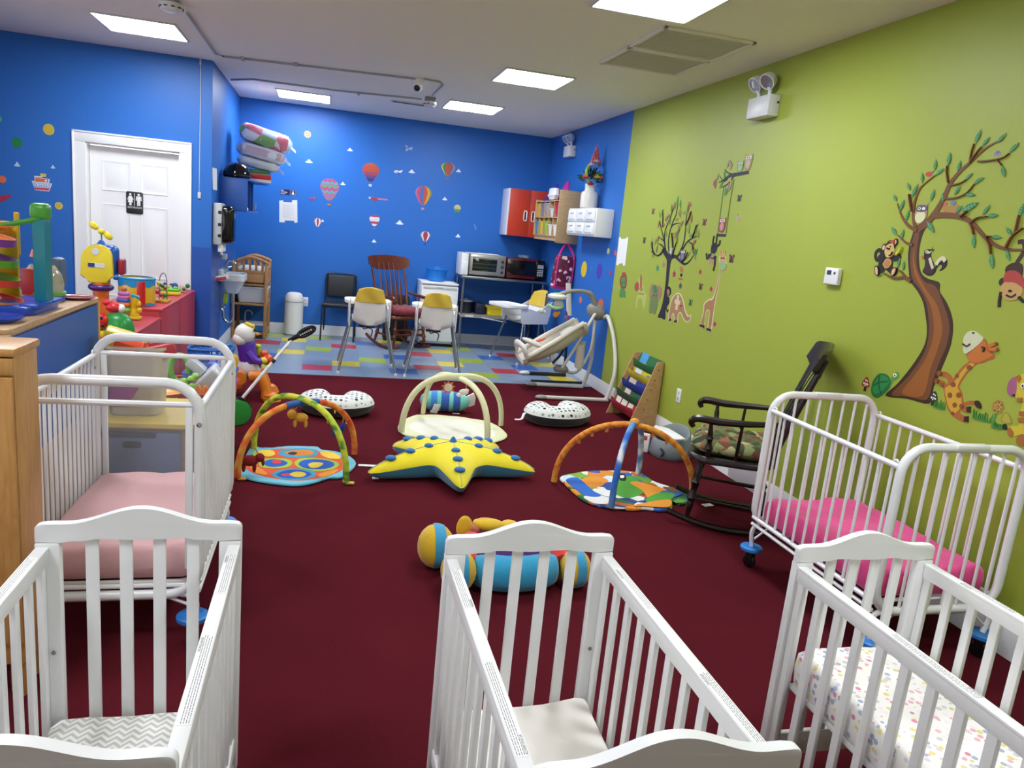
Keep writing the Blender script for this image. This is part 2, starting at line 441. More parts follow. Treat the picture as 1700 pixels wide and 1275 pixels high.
# ceiling light panels
lit = mat('#f4f8ff', .5, emit=PANEL)
def light_panel(name, x, y, label):
    t = thing('ceiling_light', label, 'light', (x, y, H), 0, 'square ceiling light panels')
    f = MB(); 
    for a, b, c, d in ((-.305, .305, -.305, -.288), (-.305, .305, .288, .305), (-.305, -.288, -.288, .288), (.288, .305, -.288, .288)): f.box(a, b, c, d, -.014, 0, .003)
    part('frame', f, mat('#cfd0d0', .4), t)
    g = MB(); g.box(-.288, .288, -.288, .288, -.009, -.001); part('diffuser', g, lit, t)
    return t
lp = light_panel('l', 1.66, 6.54, 'square ceiling light between the security camera and the green wall')
for x, y, lb in ((1.5, 8.48, 'square ceiling light right of the far smoke detector'), (-1.5, 6.84, 'square ceiling light above the restroom door side, upper left'), (-.33, 9.35, 'square ceiling light in the blue alcove, nearest the corner shelf'),
              (1.7, 4.04, 'largest square ceiling light, cut by the top edge beside the air register'),
              (-1.5, 4.5, 'square ceiling light outside the frame over the toy shelf'), (1.7, 1.2, 'square ceiling light outside the frame over the right crib'), (-1.5, 1.3, 'square ceiling light outside the frame over the left crib')):
    dup(lp, (x, y, H), label=lb)
# ================================================================ white wooden mini cribs
CW, CL2, CH = .487, .438, .782
def hump(t):   # height of the headboard top above its corners
    t = abs(t)/.72
    return .041*(.5+.5*math.cos(PI*t)) if t < 1 else 0
paintw = mat('#eceded', .3)
def end_panel_head():
    top = [(-CW/2, -.05)]; n = 28; r = .016
    for i in range(5):
        a = PI - PI/2*i/4; top.append((-CW/2+r+r*math.cos(a), -r+r*math.sin(a)))
    for i in range(1, n):
        x = -CW/2+r+(CW-2*r)*i/n; top.append((x, hump(2*x/CW)))
    for i in range(5):
        a = PI/2 - PI/2*i/4; top.append((CW/2-r+r*math.cos(a), -r+r*math.sin(a)))
    top.append((CW/2, -.05))
    for i in range(0, 15):
        t = 1-2*i/14; x = (CW/2-.056)*t
        top.append((x, -.05+.010*(.5-.5*math.cos(PI*min(1, (1-abs(t))*3)))-.004*math.exp(-(t/.3)**2)))
    mb = MB(); mb.prism(top[::-1], .024, M.Translation((0, .012, CH)) @ M.Rotation(PI/2, 4, 'X'), .005)
    return mb
def wooden_crib(label, loc):
    t = thing('wooden_crib', label, 'crib', loc, 0, 'white wooden cribs in the front row')
    head = end_panel_head().mesh(paintw)
    stile = MB(); stile.box(-.028, .028, -.014, .014, .03, CH-.0505, .004); stile.box(-.024, .024, -.016, .014, .0, .055, .008); stile = stile.mesh(paintw)
    slat = MB(); slat.box(-.015, .015, -.006, .006, .15, CH-.0405, .002); slat = slat.mesh(paintw)
    cross = MB(); cross.box(-CW/2+.056, CW/2-.056, -.009, .009, .075, .155, .003); cross = cross.mesh(paintw)
    bolt = MB(); bolt.lathe([(0, 0), (.0045, 0), (.006, .002), (.003, .0035), (0, .003)], rot=(PI/2, 0, 0), n=10); bolt = bolt.mesh(mat('#8a8a88', .35, 1))
    for s in (1, -1):
        e = part('end_panel', head, None, t); e.location.y = s*CL2
        for x in (-CW/2+.028, CW/2-.028):
            p = part('corner_post', stile, None, t); p.location = (x, s*CL2, 0)
            q = part('bolt', bolt, None, p); q.location = (-.008 if x > 0 else .008, -.015*s, .43)
            if s < 0: q.rotation_euler.z = PI
        for f in (-.24, -.078, .085, .252):
            p = part('slat', slat, None, t); p.location = (f*CW, s*CL2, 0)
        p = part('cross_rail', cross, None, t); p.location.y = s*CL2
    L = CL2*2-.028
    rail = MB(); rail.box(-.014, .014, -L/2, L/2, .676, .722, .004); rail.box(-.0155, .0155, -L/2, L/2, .712, .7225, .003); rail = rail.mesh(paintw)
    low = MB(); low.box(-.011, .011, -L/2, L/2, .09, .135, .003); low = low.mesh(paintw)
    bar = MB(); bar.box(-.007, .007, -.013, .013, .134, .677, .0025); bar = bar.mesh(paintw)
    for s in (-1, 1):
        x = s*(CW/2-.018)
        p = part('top_rail', rail, None, t); p.location.x = x
        p = part('bottom_rail', low, None, t); p.location.x = x
        for i in range(11):
            p = part('slat', bar, None, t); p.location = (x, -L/2+.014+(L-.028)*i/10, 0)
    return t
ink = mat('#8b8d8f', .7)
def rail_label(crib, s, y0, y1, head, flip):
    """printed caution strip on the top of a side rail, read along the rail"""
    x = s*(CW/2-.018)
    b = MB(); b.box(x-.0125, x+.0125, y0, y1, .7224, .7232)
    lb = part('warning_label', b, mat('#f3f3f1', .4), crib, 'white caution label with small grey print')
    p = MB(); rnd = random.Random(int(y0*1000)+s)
    d = 1 if flip else -1
    for k in range(4):
        u = y0+.004 if k else y0+.004
        xx = x + d*(.0085-.0045*(k+.9)) 
        while u < y1-.006:
            wl = rnd.uniform(.004, .011)
            p.obox((xx, u+wl/2, .7234), (.0015, wl, .0003)); u += wl+.0022
    part('fine_print', p, ink, lb)
    rot = M.Rotation(-PI/2 if not flip else PI/2, 4, 'Z')
    yy = y0+.004 if flip else y1-.004
    text('lettering', head, .0078, M.Translation((x + d*-.0 + d*.0092*1, yy, .7234)) @ rot, ink, lb, .0002, 'LEFT')
spots = {'c': (.588, 1.383, 0), 'l': (-.43, 1.49, 0), 'r': (1.618, 1.29, 0)}
crib_c = wooden_crib('white wooden crib in the middle of the front row with a plain white sheet', spots['c'])
crib_l = dup(crib_c, spots['l'], label='white wooden crib at front left, before the pink-sheeted metal crib')
crib_r = dup(crib_c, spots['r'], label='white wooden crib at front right holding a flowered mattress')
for cr, a in ((crib_c, ((-1, .16, .36, 'WARNING:', True), (-1, -.34, -.06, 'ADVERTENCIA:', True), (1, .12, .34, 'ADVERTENCIA:', False), (1, -.38, -.14, 'WARNING:', False))),
              (crib_l, ((1, .16, .36, 'WARNING:', False), (1, -.30, -.02, 'ADVERTENCIA:', False), (-1, .1, .36, 'WARNING:', True))),
              (crib_r, ((-1, -.2, .06, 'WARNING:', True), (1, .12, .3, 'WARNING:', False)))):
    for s, y0, y1, h, f in a: rail_label(cr, s, y0, y1, h, f)
def mattress(name, label, w, d, h, m, loc, r=.03, seed=1, wr=.006, group=None, corner=0):
    """soft crib mattress in a fitted sheet, origin in the middle of its underside"""
    rnd = random.Random(seed); ph = [rnd.uniform(0, 6) for _ in range(8)]
    out = rimd(w, d, r); n = len(out); mb = MB()
    def f(u, v):
        # v 0..1: underside centre -> side -> top centre
        i = int(round(u*n)) % n; x, y = out[i]
        prof = [(0, 0), (.96, 0), (1, .12), (1.012, .5), (1.0, .86), (.965, .985), (.92, 1.0), (.84, 1.005), (.74, 1.01), (.63, 1.01), (.5, 1.012), (.37, 1.012), (.24, 1.012), (.1, 1.012), (0, 1.012)]
        k, z = prof[int(round(v*14))]
        zz = z*h; xx, yy = x*k, y*k
        if z > .9: zz += wr*.5*(math.sin(7*xx/w+ph[0])*math.sin(6*yy/d+ph[1])+.5*math.sin(13*xx/w+9*yy/d+ph[2])+.45*math.exp(-((xx/w*1.2+yy/d*.5+.1)/.05)**2))
        if .3 < z < 1.0: zz += wr*.25*math.sin(i*1.9+ph[4])
        if .1 < z < .9: k += wr*.9*math.sin(i*1.7+ph[3])*math.sin(i*.45+ph[5])
        if corner and z > .9: zz += corner*math.exp(-((xx-w/2)**2+(yy-d/2)**2)/.012)
        return (x*k, y*k, zz)
    mb.grid(f, n, 14, cu=True)
    o = bpy.data.objects.new(name, mb.mesh(m, 60)); COL.objects.link(o); o.location = loc
    return tag(o, label, 'mattress', group)
def chevron():
    m = mat('#eceae4', .9).copy(); MATS['chev'] = m; nt = m.node_tree; b = nt.nodes['Principled BSDF']
    tc = nt.nodes.new('ShaderNodeTexCoord'); sp = nt.nodes.new('ShaderNodeSeparateXYZ'); nt.links.new(tc.outputs['Object'], sp.inputs[0])
    def mth(op, a, bv):
        n = nt.nodes.new('ShaderNodeMath'); n.operation = op
        for i, q in enumerate((a, bv)):
            if isinstance(q, (int, float)): n.inputs[i].default_value = q
            else: nt.links.new(q, n.inputs[i])
        return n.outputs[0]
    tri = mth('PINGPONG', sp.outputs[0], .018); s = mth('ADD', sp.outputs[1], mth('MULTIPLY', tri, 1.0))
    k = mth('LESS_THAN', mth('FRACT', mth('DIVIDE', s, .022), 0), .5)
    mx = nt.nodes.new('ShaderNodeMix'); mx.data_type = 'RGBA'; mx.inputs[6].default_value = lin('#ecebe6'); mx.inputs[7].default_value = lin('#c3c3bd')
    nt.links.new(k, mx.inputs[0]); nt.links.new(mx.outputs[2], b.inputs['Base Color'])
    return m
iw, il = CW-.075, CL2*2-.05
mattress('crib_mattress', 'plain white sheeted mattress inside the middle wooden crib', iw, il, .085, mat('#efeae2', .9, bump=.6, bscale=7), (.588, 1.383, .185), seed=3, corner=.02)
mattress('crib_mattress', 'mattress in a grey and white chevron sheet inside the front left crib', iw, il, .085, chevron(), (-.43, 1.49, .165), seed=4)
flower = pattern('#f1eeea', {'cells': ['#dd8aa4', '#efe6e6', '#a9b4cc', '#e3d68a', '#efe6e6', '#cfccd0', '#e6b4c0', '#d9d2d4'], 'dot': .40, 'rand': 1}, .9, 52)
mattress('crib_mattress', 'thick mattress in a flowered white sheet inside the front right crib', iw, il, .12, flower, (1.618, 1.29, .345), seed=5)
for c, z in (('c', .17), ('l', .15), ('r', .33)):
    root = {'c': crib_c, 'l': crib_l, 'r': crib_r}[c]
    b = MB(); b.box(-iw/2, iw/2, -il/2, il/2, z, z+.014, .002); b.tube([(-iw/2+.05, il/2-.03, z), (-iw/2+.05, il/2-.012, z-.12 if z > .2 else .1)], .006); b.tube([(iw/2-.05, il/2-.03, z), (iw/2-.05, il/2-.012, z-.12 if z > .2 else .1)], .006)
    part('mattress_support', b, paintw, root)

# ================================================================ white metal cribs on casters
def hoop(w, z0, z1, r, bot=True, n=6):
    pts = []
    cs = [(w/2-r, z1-r, 0), (-w/2+r, z1-r, 90)] + ([(-w/2+r, z0+r, 180), (w/2-r, z0+r, 270)] if bot else [])
    if not bot: pts.append((w/2, 0, z0))
    for cx, cz, a0 in cs:
        for i in range(n+1):
            a = math.radians(a0+90*i/n); pts.append((cx+r*math.cos(a), 0, cz+r*math.sin(a)))
    if not bot: pts.append((-w/2, 0, z0))
    return pts
bumper = mat('#2f7fd0', .35)
def caster_meshes():
    d = MB(); d.lathe([(0, .095), (.05, .095), (.056, .1), (.056, .113), (.05, .118), (0, .118)], n=20)
    f = MB(); f.box(-.017, -.012, -.02, .018, .03, .092, .002); f.box(.012, .017, -.02, .018, .03, .092, .002); f.box(-.017, .017, -.02, .018, .083, .095, .002); f.tube([(-.02, 0, .034), (.02, 0, .034)], .006, 8)
    w_ = MB(); w_.lathe([(0, -.011), (.028, -.011), (.034, -.008), (.034, .008), (.028, .011), (0, .011)], (0, 0, .034), 20, (0, PI/2, 0))
    return d.mesh(bumper), f.mesh(mat('#2a2a2c', .3, .6)), w_.mesh(BLACK)
CAST = caster_meshes()
def add_caster(t, x, y):
    c = part('caster', CAST[1], None, t); c.location = (x, y, 0); c.rotation_euler.z = .4
    part('bumper_disc', CAST[0], None, c, 'blue plastic bumper disc'); part('wheel', CAST[2], None, c)
def metal_crib(label, x0, x1, y0, y1, h, nb, bars_in_end, acrylic, z0):
    cx, cy = (x0+x1)/2, (y0+y1)/2; w, L = x1-x0-.034, y1-y0-.034
    t = thing('metal_crib', label, 'crib', (cx, cy, 0), 0, 'white metal cribs on casters')
    for s in (-1, 1):
        y = s*L/2
        b = MB(); b.tube([(p[0], y, p[2]) for p in hoop(w, z0, h, .11)], .019, 10, closed=True); part('end_frame', b, WMET, t)
        if bars_in_end:
            b = MB(); b.tube([(0, 0, z0), (0, 0, h)], .0065, 8, caps=False); bm_ = b.mesh(WMET)
            for i in range(8):
                p = part('end_bar', bm_, None, t); p.location = (-w/2+.06+(w-.12)*i/7, y, 0)
            b = MB(); b.box(-.08, .08, y-.02, y+.02, h-.004, h+.0185, .006); part('joint_sleeve', b, WMET, t)
        else:
            b = MB(); b.tube([(-w/2, y, h-.075), (w/2, y, h-.075)], .011, 8); part('cross_bar', b, WMET, t)
            b = MB(); b.tube([(-w/2, y, .235), (w/2, y, .235)], .009, 8); part('cross_bar', b, WMET, t)
            for q in (-1, 1):
                b = MB(); b.box(q*(w/2-.035)-.012, q*(w/2-.035)+.012, y-.009, y+.009, .3, h-.08, .004); part('guide_rail', b, WMET, t)
                b = MB(); b.lathe([(0, 0), (.007, 0), (.009, .003), (.004, .005), (0, .004)], (q*w/2, y-.0165, h-.14), 10, (PI/2, 0, 0)); part('bolt', b, CHROME, t)
            b = MB(); b.box(-w/2+.045, w/2-.045, y-.002, y+.002, .3, h-.084); part('clear_panel', b, acrylic, t, 'clear plastic end panel')
        for q in (-1, 1):
            lx = q*(w/2-.02)
            b = MB(); b.tube(spline([(lx-q*.04, y, z0), (lx, y, z0-.01), (lx+q*.012, y, z0-.05), (lx, y, .118)], 4), .012, 8); b.tube([(lx-q*.11, y, z0), (lx, y, .15)], .006, 6)
            part('caster_leg', b, WMET, t); add_caster(t, lx, y)
    zt = h-.085; zb = z0+.045
    rb = MB(); rb.tube([(0, -L/2, zt), (0, L/2, zt)], .0125, 10); rb = rb.mesh(WMET)
    lb = MB(); lb.tube([(0, -L/2, zb), (0, L/2, zb)], .0105, 10); lb.tube([(0, -L/2, zb-.035), (0, L/2, zb-.035)], .009, 10); lb = lb.mesh(WMET)
    vb = MB(); vb.tube([(0, 0, zb), (0, 0, zt)], .0065, 8, caps=False); vb = vb.mesh(WMET)
    clip = MB(); clip.tube(spline([(0, 0, 0), (0, .012, .008), (0, .022, 0), (0, .012, -.012)], 4), .0045, 6); clip = clip.mesh(WMET)
    for s in (-1, 1):
        x = s*(w/2+.0)
        o = part('side_rail', rb, None, t); o.location.x = x
        o = part('bottom_rail', lb, None, t); o.location.x = x
        for i in range(nb):
            o = part('side_bar', vb, None, t); o.location = (x, -L/2+.045+(L-.09)*i/(nb-1), 0)
        for q in (-1, 1):
            o = part('rail_hook', clip, None, t); o.location = (x, q*(L/2-.02), zt+.015); o.rotation_euler.z = 0 if q < 0 else PI
    b = MB(); b.tube([(p[0], p[1], z0+.03) for p in rim(w-.07, L-.08, .04)], .009, 8, closed=True)
    for i in range(3): b.box(-w/2+.035, w/2-.035, -L/4+i*L/4-.012, -L/4+i*L/4+.012, z0+.026, z0+.034)
    part('mattress_support', b, WMET, t)
    return t
acr = mat('#dfe3ea', .08, spec=.5, alpha=.05)
metal_crib('white metal crib with clear end panels and light pink sheet, beside the toy shelf', -.985, -.385, 2.625, 3.53, .985, 16, False, acr, .2)
mattress('crib_mattress', 'mattress in a light pink sheet inside the left metal crib', .52, .82, .125, mat('#dba9ab', .9, sheen=.2, bump=.9, bscale=7), (-.685, 3.078, .245), r=.04, seed=8, wr=.012)
metal_crib('white metal crib with barred ends and bright pink sheet along the green wall', 2.18, 2.83, 2.24, 3.155, .935, 12, True, acr, .235)
mattress('crib_mattress', 'mattress in a bright pink sheet inside the right metal crib', .56, .83, .115, mat('#e0458c', .9, sheen=.2, bump=1.0, bscale=8), (2.505, 2.7, .28), r=.05, seed=9, wr=.014)

# ================================================================ wooden cabinet at the left edge, toy shelf, stacked cabinets
maple = wood('#c89658', '#b98548', .4, (12, 12, 1.6)); maple_l = wood('#c9a77c', '#b8946a', .4, (2, 14, 14))
t = thing('wooden_cabinet', 'honey coloured wooden cabinet cut by the left edge, before the pink metal crib', 'cabinet', (-1.15, 2.45, 0), world=True)
b = MB(); b.box(-1.5, -.862, 2.36, 2.54, .12, 1.11, .006); part('body', b, maple, t)
b = MB(); b.box(-1.505, -.855, 2.345, 2.55, 1.11, 1.136, .008); part('top', b, maple, t)
b = MB(); b.box(-1.48, -.866, 2.347, 2.36, .2, 1.05, .004); part('door', b, maple, t)
b = MB(); b.box(-1.5, -.862, 2.35, 2.37, 1.056, 1.108, .004); part('top_rail', b, maple, t)
for x in (-1.45, -.89):
    for y in (2.39, 2.51):
        b = MB(); b.lathe([(0, 0), (.022, 0), (.028, .02), (.028, .12), (0, .12)], (x, y, 0), 12); part('foot', b, maple, t)
# blue backed toy shelf
pblue = mat('#2f62b4', .45, var=.05)
t = thing('toy_shelf', 'wooden toy shelf with blue back panels beside the left metal crib', 'shelf', (-1.3, 3.5, 0), world=True)
X0, X1, Y0, Y1 = -1.52, -1.1, 2.98, 4.115
b = MB(); b.prism([(p[0]+(X0+X1)/2, p[1]+(Y0+Y1)/2) for p in rim(X1-X0, Y1-Y0, .05)], .02, M.Translation((0, 0, 1.06)), .004); part('top_board', b, maple_l, t)
for y in (Y0+.015, Y1-.03): 
    b = MB(); b.box(X0+.02, X1-.002, y-.014, y+.014, 0, 1.06, .004); part('side_board', b, maple_l, t)
for z0, z1 in ((.79, 1.045), (.5, .745), ): 
    b = MB(); b.box(X1-.018, X1-.008, Y0+.03, Y1-.045, z0, z1); part('back_panel', b, pblue, t, 'blue back panel')
b = MB(); b.box(X1-.018, X1-.006, Y0+.03, Y1-.045, .12, .5); part('back_panel', b, mat('#b8a188', .5), t, 'bare wood back panel')
for z in (.745, .5): 
    b = MB(); b.box(X0+.03, X1, Y0+.03, Y1-.045, z, z+.045, .003); part('shelf_board', b, maple_l, t)
b = MB(); b.box(X0+.03, X1, Y0+.03, Y1-.045, .06, .12, .003); part('base_rail', b, maple_l, t)
b = MB()
for y in (3.24, 3.55): b.lathe([(0, 0), (.012, 0), (.012, .002), (0, .002)], (X1-.006, y, .33), 12, (0, PI/2, 0))
part('hole_grommet', b, mat('#3a2c20', .6), t)
# cabinet with yellow top and grey blue drawer
grain = wood('#a08a74', '#8f7a66', .45, (3, 3, 20))
t = thing('drawer_cabinet', 'low cabinet with yellow top and grey blue drawer behind the left metal crib', 'cabinet', (-.83, 4.0, 0), world=True)
b = MB(); b.box(-1.05, -.615, 3.77, 4.26, .02, .5, .004); part('body', b, grain, t)
b = MB(); b.prism([(p[0]-.832, p[1]+4.005) for p in rim(.47, .53, .02)], .022, M.Translation((0, 0, .5)), .005); part('top', b, mat('#d8bd55', .4), t)
b = MB(); b.box(-1.035, -.66, 3.752, 3.77, .06, .475, .006); dr = part('drawer', b, mat('#5b6c92', .4), t, 'grey blue plastic drawer front')
b = MB(); b.prism(rim(.085, .034, .016), .004, M.Translation((-.88, 3.7525, .412)) @ M.Rotation(PI/2, 4, 'X'), .001); part('handle_slot', b, mat('#1c2028', .6), dr)
b = MB(); b.prism(rim(.26, .03, .014), .004, M.Translation((-.9, 3.7525, .462)) @ M.Rotation(PI/2, 4, 'X'), .001); part('pull_edge', b, mat('#2c3342', .6), dr)
# translucent tall bin
frost = mat('#dcd6c2', .3, spec=.4, alpha=.62)
t = thing('toy_bin', 'tall translucent plastic bin of toys on the yellow topped cabinet', 'bin', (-.9, 3.97, .522))
b = MB(); n = 32
def binf(u, v):
    o = rim(.235, .2, .045, 7); i = int(round(u*32)) % 32; p = o[i]
    prof = [(.0, .004), (.9, 0), (1, .012), (1.18, .352), (1.26, .356), (1.26, .34), (1.24, .34), (1.24, .351), (1.15, .349), (.97, .016), (.88, .008)]
    k, z = prof[int(round(v*10))]; return (p[0]*k, p[1]*k, z)
b.grid(binf, 32, 10, cu=True); part('tub', b, frost, t)
# ================================================================ red cabinets by the restroom door
redm = mat('#b23440', .4, var=.04)
def red_cab(label, x0, x1, y0, y1, z):
    t = thing('red_cabinet', label, 'cabinet', ((x0+x1)/2, (y0+y1)/2, 0), group='red toy cabinets', world=True)
    b = MB(); b.box(x0, x1-.012, y0, y1, .03, z-.022, .002); part('body', b, redm, t)
    b = MB(); b.box(x0-.004, x1+.006, y0-.004, y1+.001, z-.022, z, .004); part('top', b, redm, t)
    b = MB(); b.box(x1-.012, x1, y0+.004, y1-.004, .035, z-.024, .003); part('side_panel', b, redm, t)
    return t
red_cab('taller red cabinet standing against the restroom wall', -1.72, -1.255, 7.08, 7.86, .735)
red_cab('taller red cabinet carrying the toy drum', -1.72, -1.255, 6.3, 7.07, .735)
red_cab('lower red cabinet with ladybug and stacking ring toys on top', -1.72, -1.255, 5.1, 6.28, .675)

# ================================================================ changing table and what stands on it
wd = wood('#c4925e', '#ad7c48', .4, (14, 14, 2))
t = thing('changing_table', 'wooden changing table with arched ends behind the wall sink', 'table', (-.9, 9.8, 0), world=True)
x0, x1, y0, y1 = -1.1, -.69, 9.48, 10.08
for y in (y0+.018, y1-.018):
    for x in (x0+.018, x1-.018):
        b = MB(); b.box(x-.018, x+.018, y-.018, y+.018, 0, .93, .006); part('post', b, wd, t)
    arch = spline([(x0, y, .92), (x0+.06, y, .94), ((x0+x1)/2, y, .995), (x1-.06, y, .965), (x1, y, .935)], 6)
    b = MB(); b.tube(arch, .02, 8); part('arched_rail', b, wd, t)
    for i in range(5):
        xx = x0+.06+(x1-x0-.12)*i/4; b = MB(); b.box(xx-.014, xx+.014, y-.006, y+.006, .82, .985-.02*abs(i-2), .003); part('slat', b, wd, t)
    b = MB(); b.box(x0, x1, y-.009, y+.009, .80, .84, .003); part('cross_rail', b, wd, t)
    b = MB(); b.box(x0, x1, y-.008, y+.008, .655, .80, .003); part('end_panel', b, wd, t)
for z in (.68, .415, .055):
    b = MB(); b.box(x0+.01, x1-.01, y0+.01, y1-.01, z, z+.022, .003); part('shelf_board', b, wd, t)
    b = MB(); b.box(x1-.02, x1-.003, y0+.02, y1-.02, z-.01, z+.035, .003); part('side_rail', b, wd, t)
b = MB(); b.box(x1-.02, x1-.003, y0+.02, y1-.02, .84, .875, .003); part('side_rail', b, wd, t)
for i in range(6):
    yy = y0+.09+(y1-y0-.18)*i/5; b = MB(); b.box(x1-.016, x1-.006, yy-.008, yy+.008, .70, .845, .002); part('slat', b, wd, t)
b = MB(); b.obox((-.9, 9.78, .785), (.34, .52, .17), None, .05, 3); part('pad', b, CL('#e4e0d8'), t, 'pale quilted pad')
def tub(name, label, cat, c, w, d, h, m, taper=.85, group=None, th=.006, r=.04):
    b = MB(); o = rim(w, d, r, 5); n = len(o)
    prof = [(0, 0), (taper*.9, 0), (taper, .03), (.98, .92), (1.05, .94), (1.05, 1), (.96, 1), (.93, .94), (taper-.05, .06), (0, .05)]
    b.grid(lambda u, v: (o[int(round(u*n)) % n][0]*prof[int(round(v*9))][0]+c[0], o[int(round(u*n)) % n][1]*prof[int(round(v*9))][0]+c[1], c[2]+h*prof[int(round(v*9))][1]), n, 9, cu=True)
    return solid(name, b, m, label, cat, group)
tub('wash_basin', 'white plastic basin on the middle shelf of the changing table', 'basin', (-.87, 9.66, .44), .38, .28, .2, mat('#dcdcd6', .4))
b = MB(); b.box(-1.0, -.72, 9.56, 9.76, .08, .16, .012); ts = solid('toy_sink', b, mat('#2d7fb4', .35), 'blue and white toy sink with grey tap, bottom shelf of changing table', 'toy')
b = MB(); b.box(-.145, .145, -.105, .105, .078, .095, .006); part('rim', b, WHITE, ts)
b = MB(); b.tube(spline([(-.1, .04, .09), (-.1, .04, .2), (-.08, .03, .24), (-.03, .0, .24), (-.01, -.01, .2)], 5), .008, 8); b.lathe([(0, .09), (.022, .09), (.02, .105), (0, .105)], (-.1, .04, 0)); part('tap', b, mat('#9aa1a6', .35), ts)
b = MB(); b.box(-1.06, -.93, 9.9, 10.02, .44, .62, .01); solid('storage_box', b, mat('#4a382a', .6), 'dark brown box at the back of the changing table shelf', 'box')
# white bin
b = MB(); b.lathe([(0, 0), (.1, 0), (.118, .015), (.118, .44), (.112, .5), (.095, .535), (.06, .55), (0, .555)], (-.385, 9.98, .012), 28); tb = solid('diaper_pail', b, mat('#dfe0dc', .35), 'tall rounded white diaper pail by the back wall', 'bin')
b = MB(); b.lathe([(.1205, 0), (.121, .004), (.1205, .008)], (0, 0, .43), 28); part('lid_seam', b, GREY, tb)
b = MB(); b.lathe([(0, -.012), (.125, -.012), (.125, .004), (0, .004)], n=24); part('foot_ring', b, mat('#8c8f90', .5), tb)
# black stacking chair
t = thing('stacking_chair', 'black padded stacking chair against the blue back wall', 'chair', (.19, 9.875, 0), math.radians(-4))
bk = mat('#17181b', .4); vin = mat('#1d2024', .45, bump=.1)
for s in (-1, 1):
    b = MB(); b.tube(spline([(s*.21, -.235, 0), (s*.205, -.2, .42), (s*.2, -.15, .445), (s*.195, .12, .45)], 5), .011, 8); part('front_leg', b, bk, t)
    b = MB(); b.tube(spline([(s*.21, .26, 0), (s*.2, .19, .43), (s*.195, .2, .6)], 5), .011, 8); part('rear_leg', b, bk, t)
b = MB(); b.tube(spline([(-.195, .16, .43), (-.195, .19, .6), (-.19, .22, .78), (-.15, .228, .835), (.15, .228, .835), (.19, .22, .78), (.195, .19, .6), (.195, .16, .43)], 5), .012, 8); part('back_frame', b, bk, t)
b = MB(); b.obox((0, -.03, .462), (.4, .4, .045), None, .02, 3); part('seat', b, vin, t)
b = MB(); b.obox((0, .208, .675), (.35, .035, .29), (-.12, 0, 0), .016, 3); part('backrest', b, vin, t)
b = MB(); b.tube([(-.2, -.15, .43), (.2, -.15, .43)], .009); b.tube([(-.2, .15, .43), (.2, .15, .43)], .009); part('seat_frame', b, bk, t)

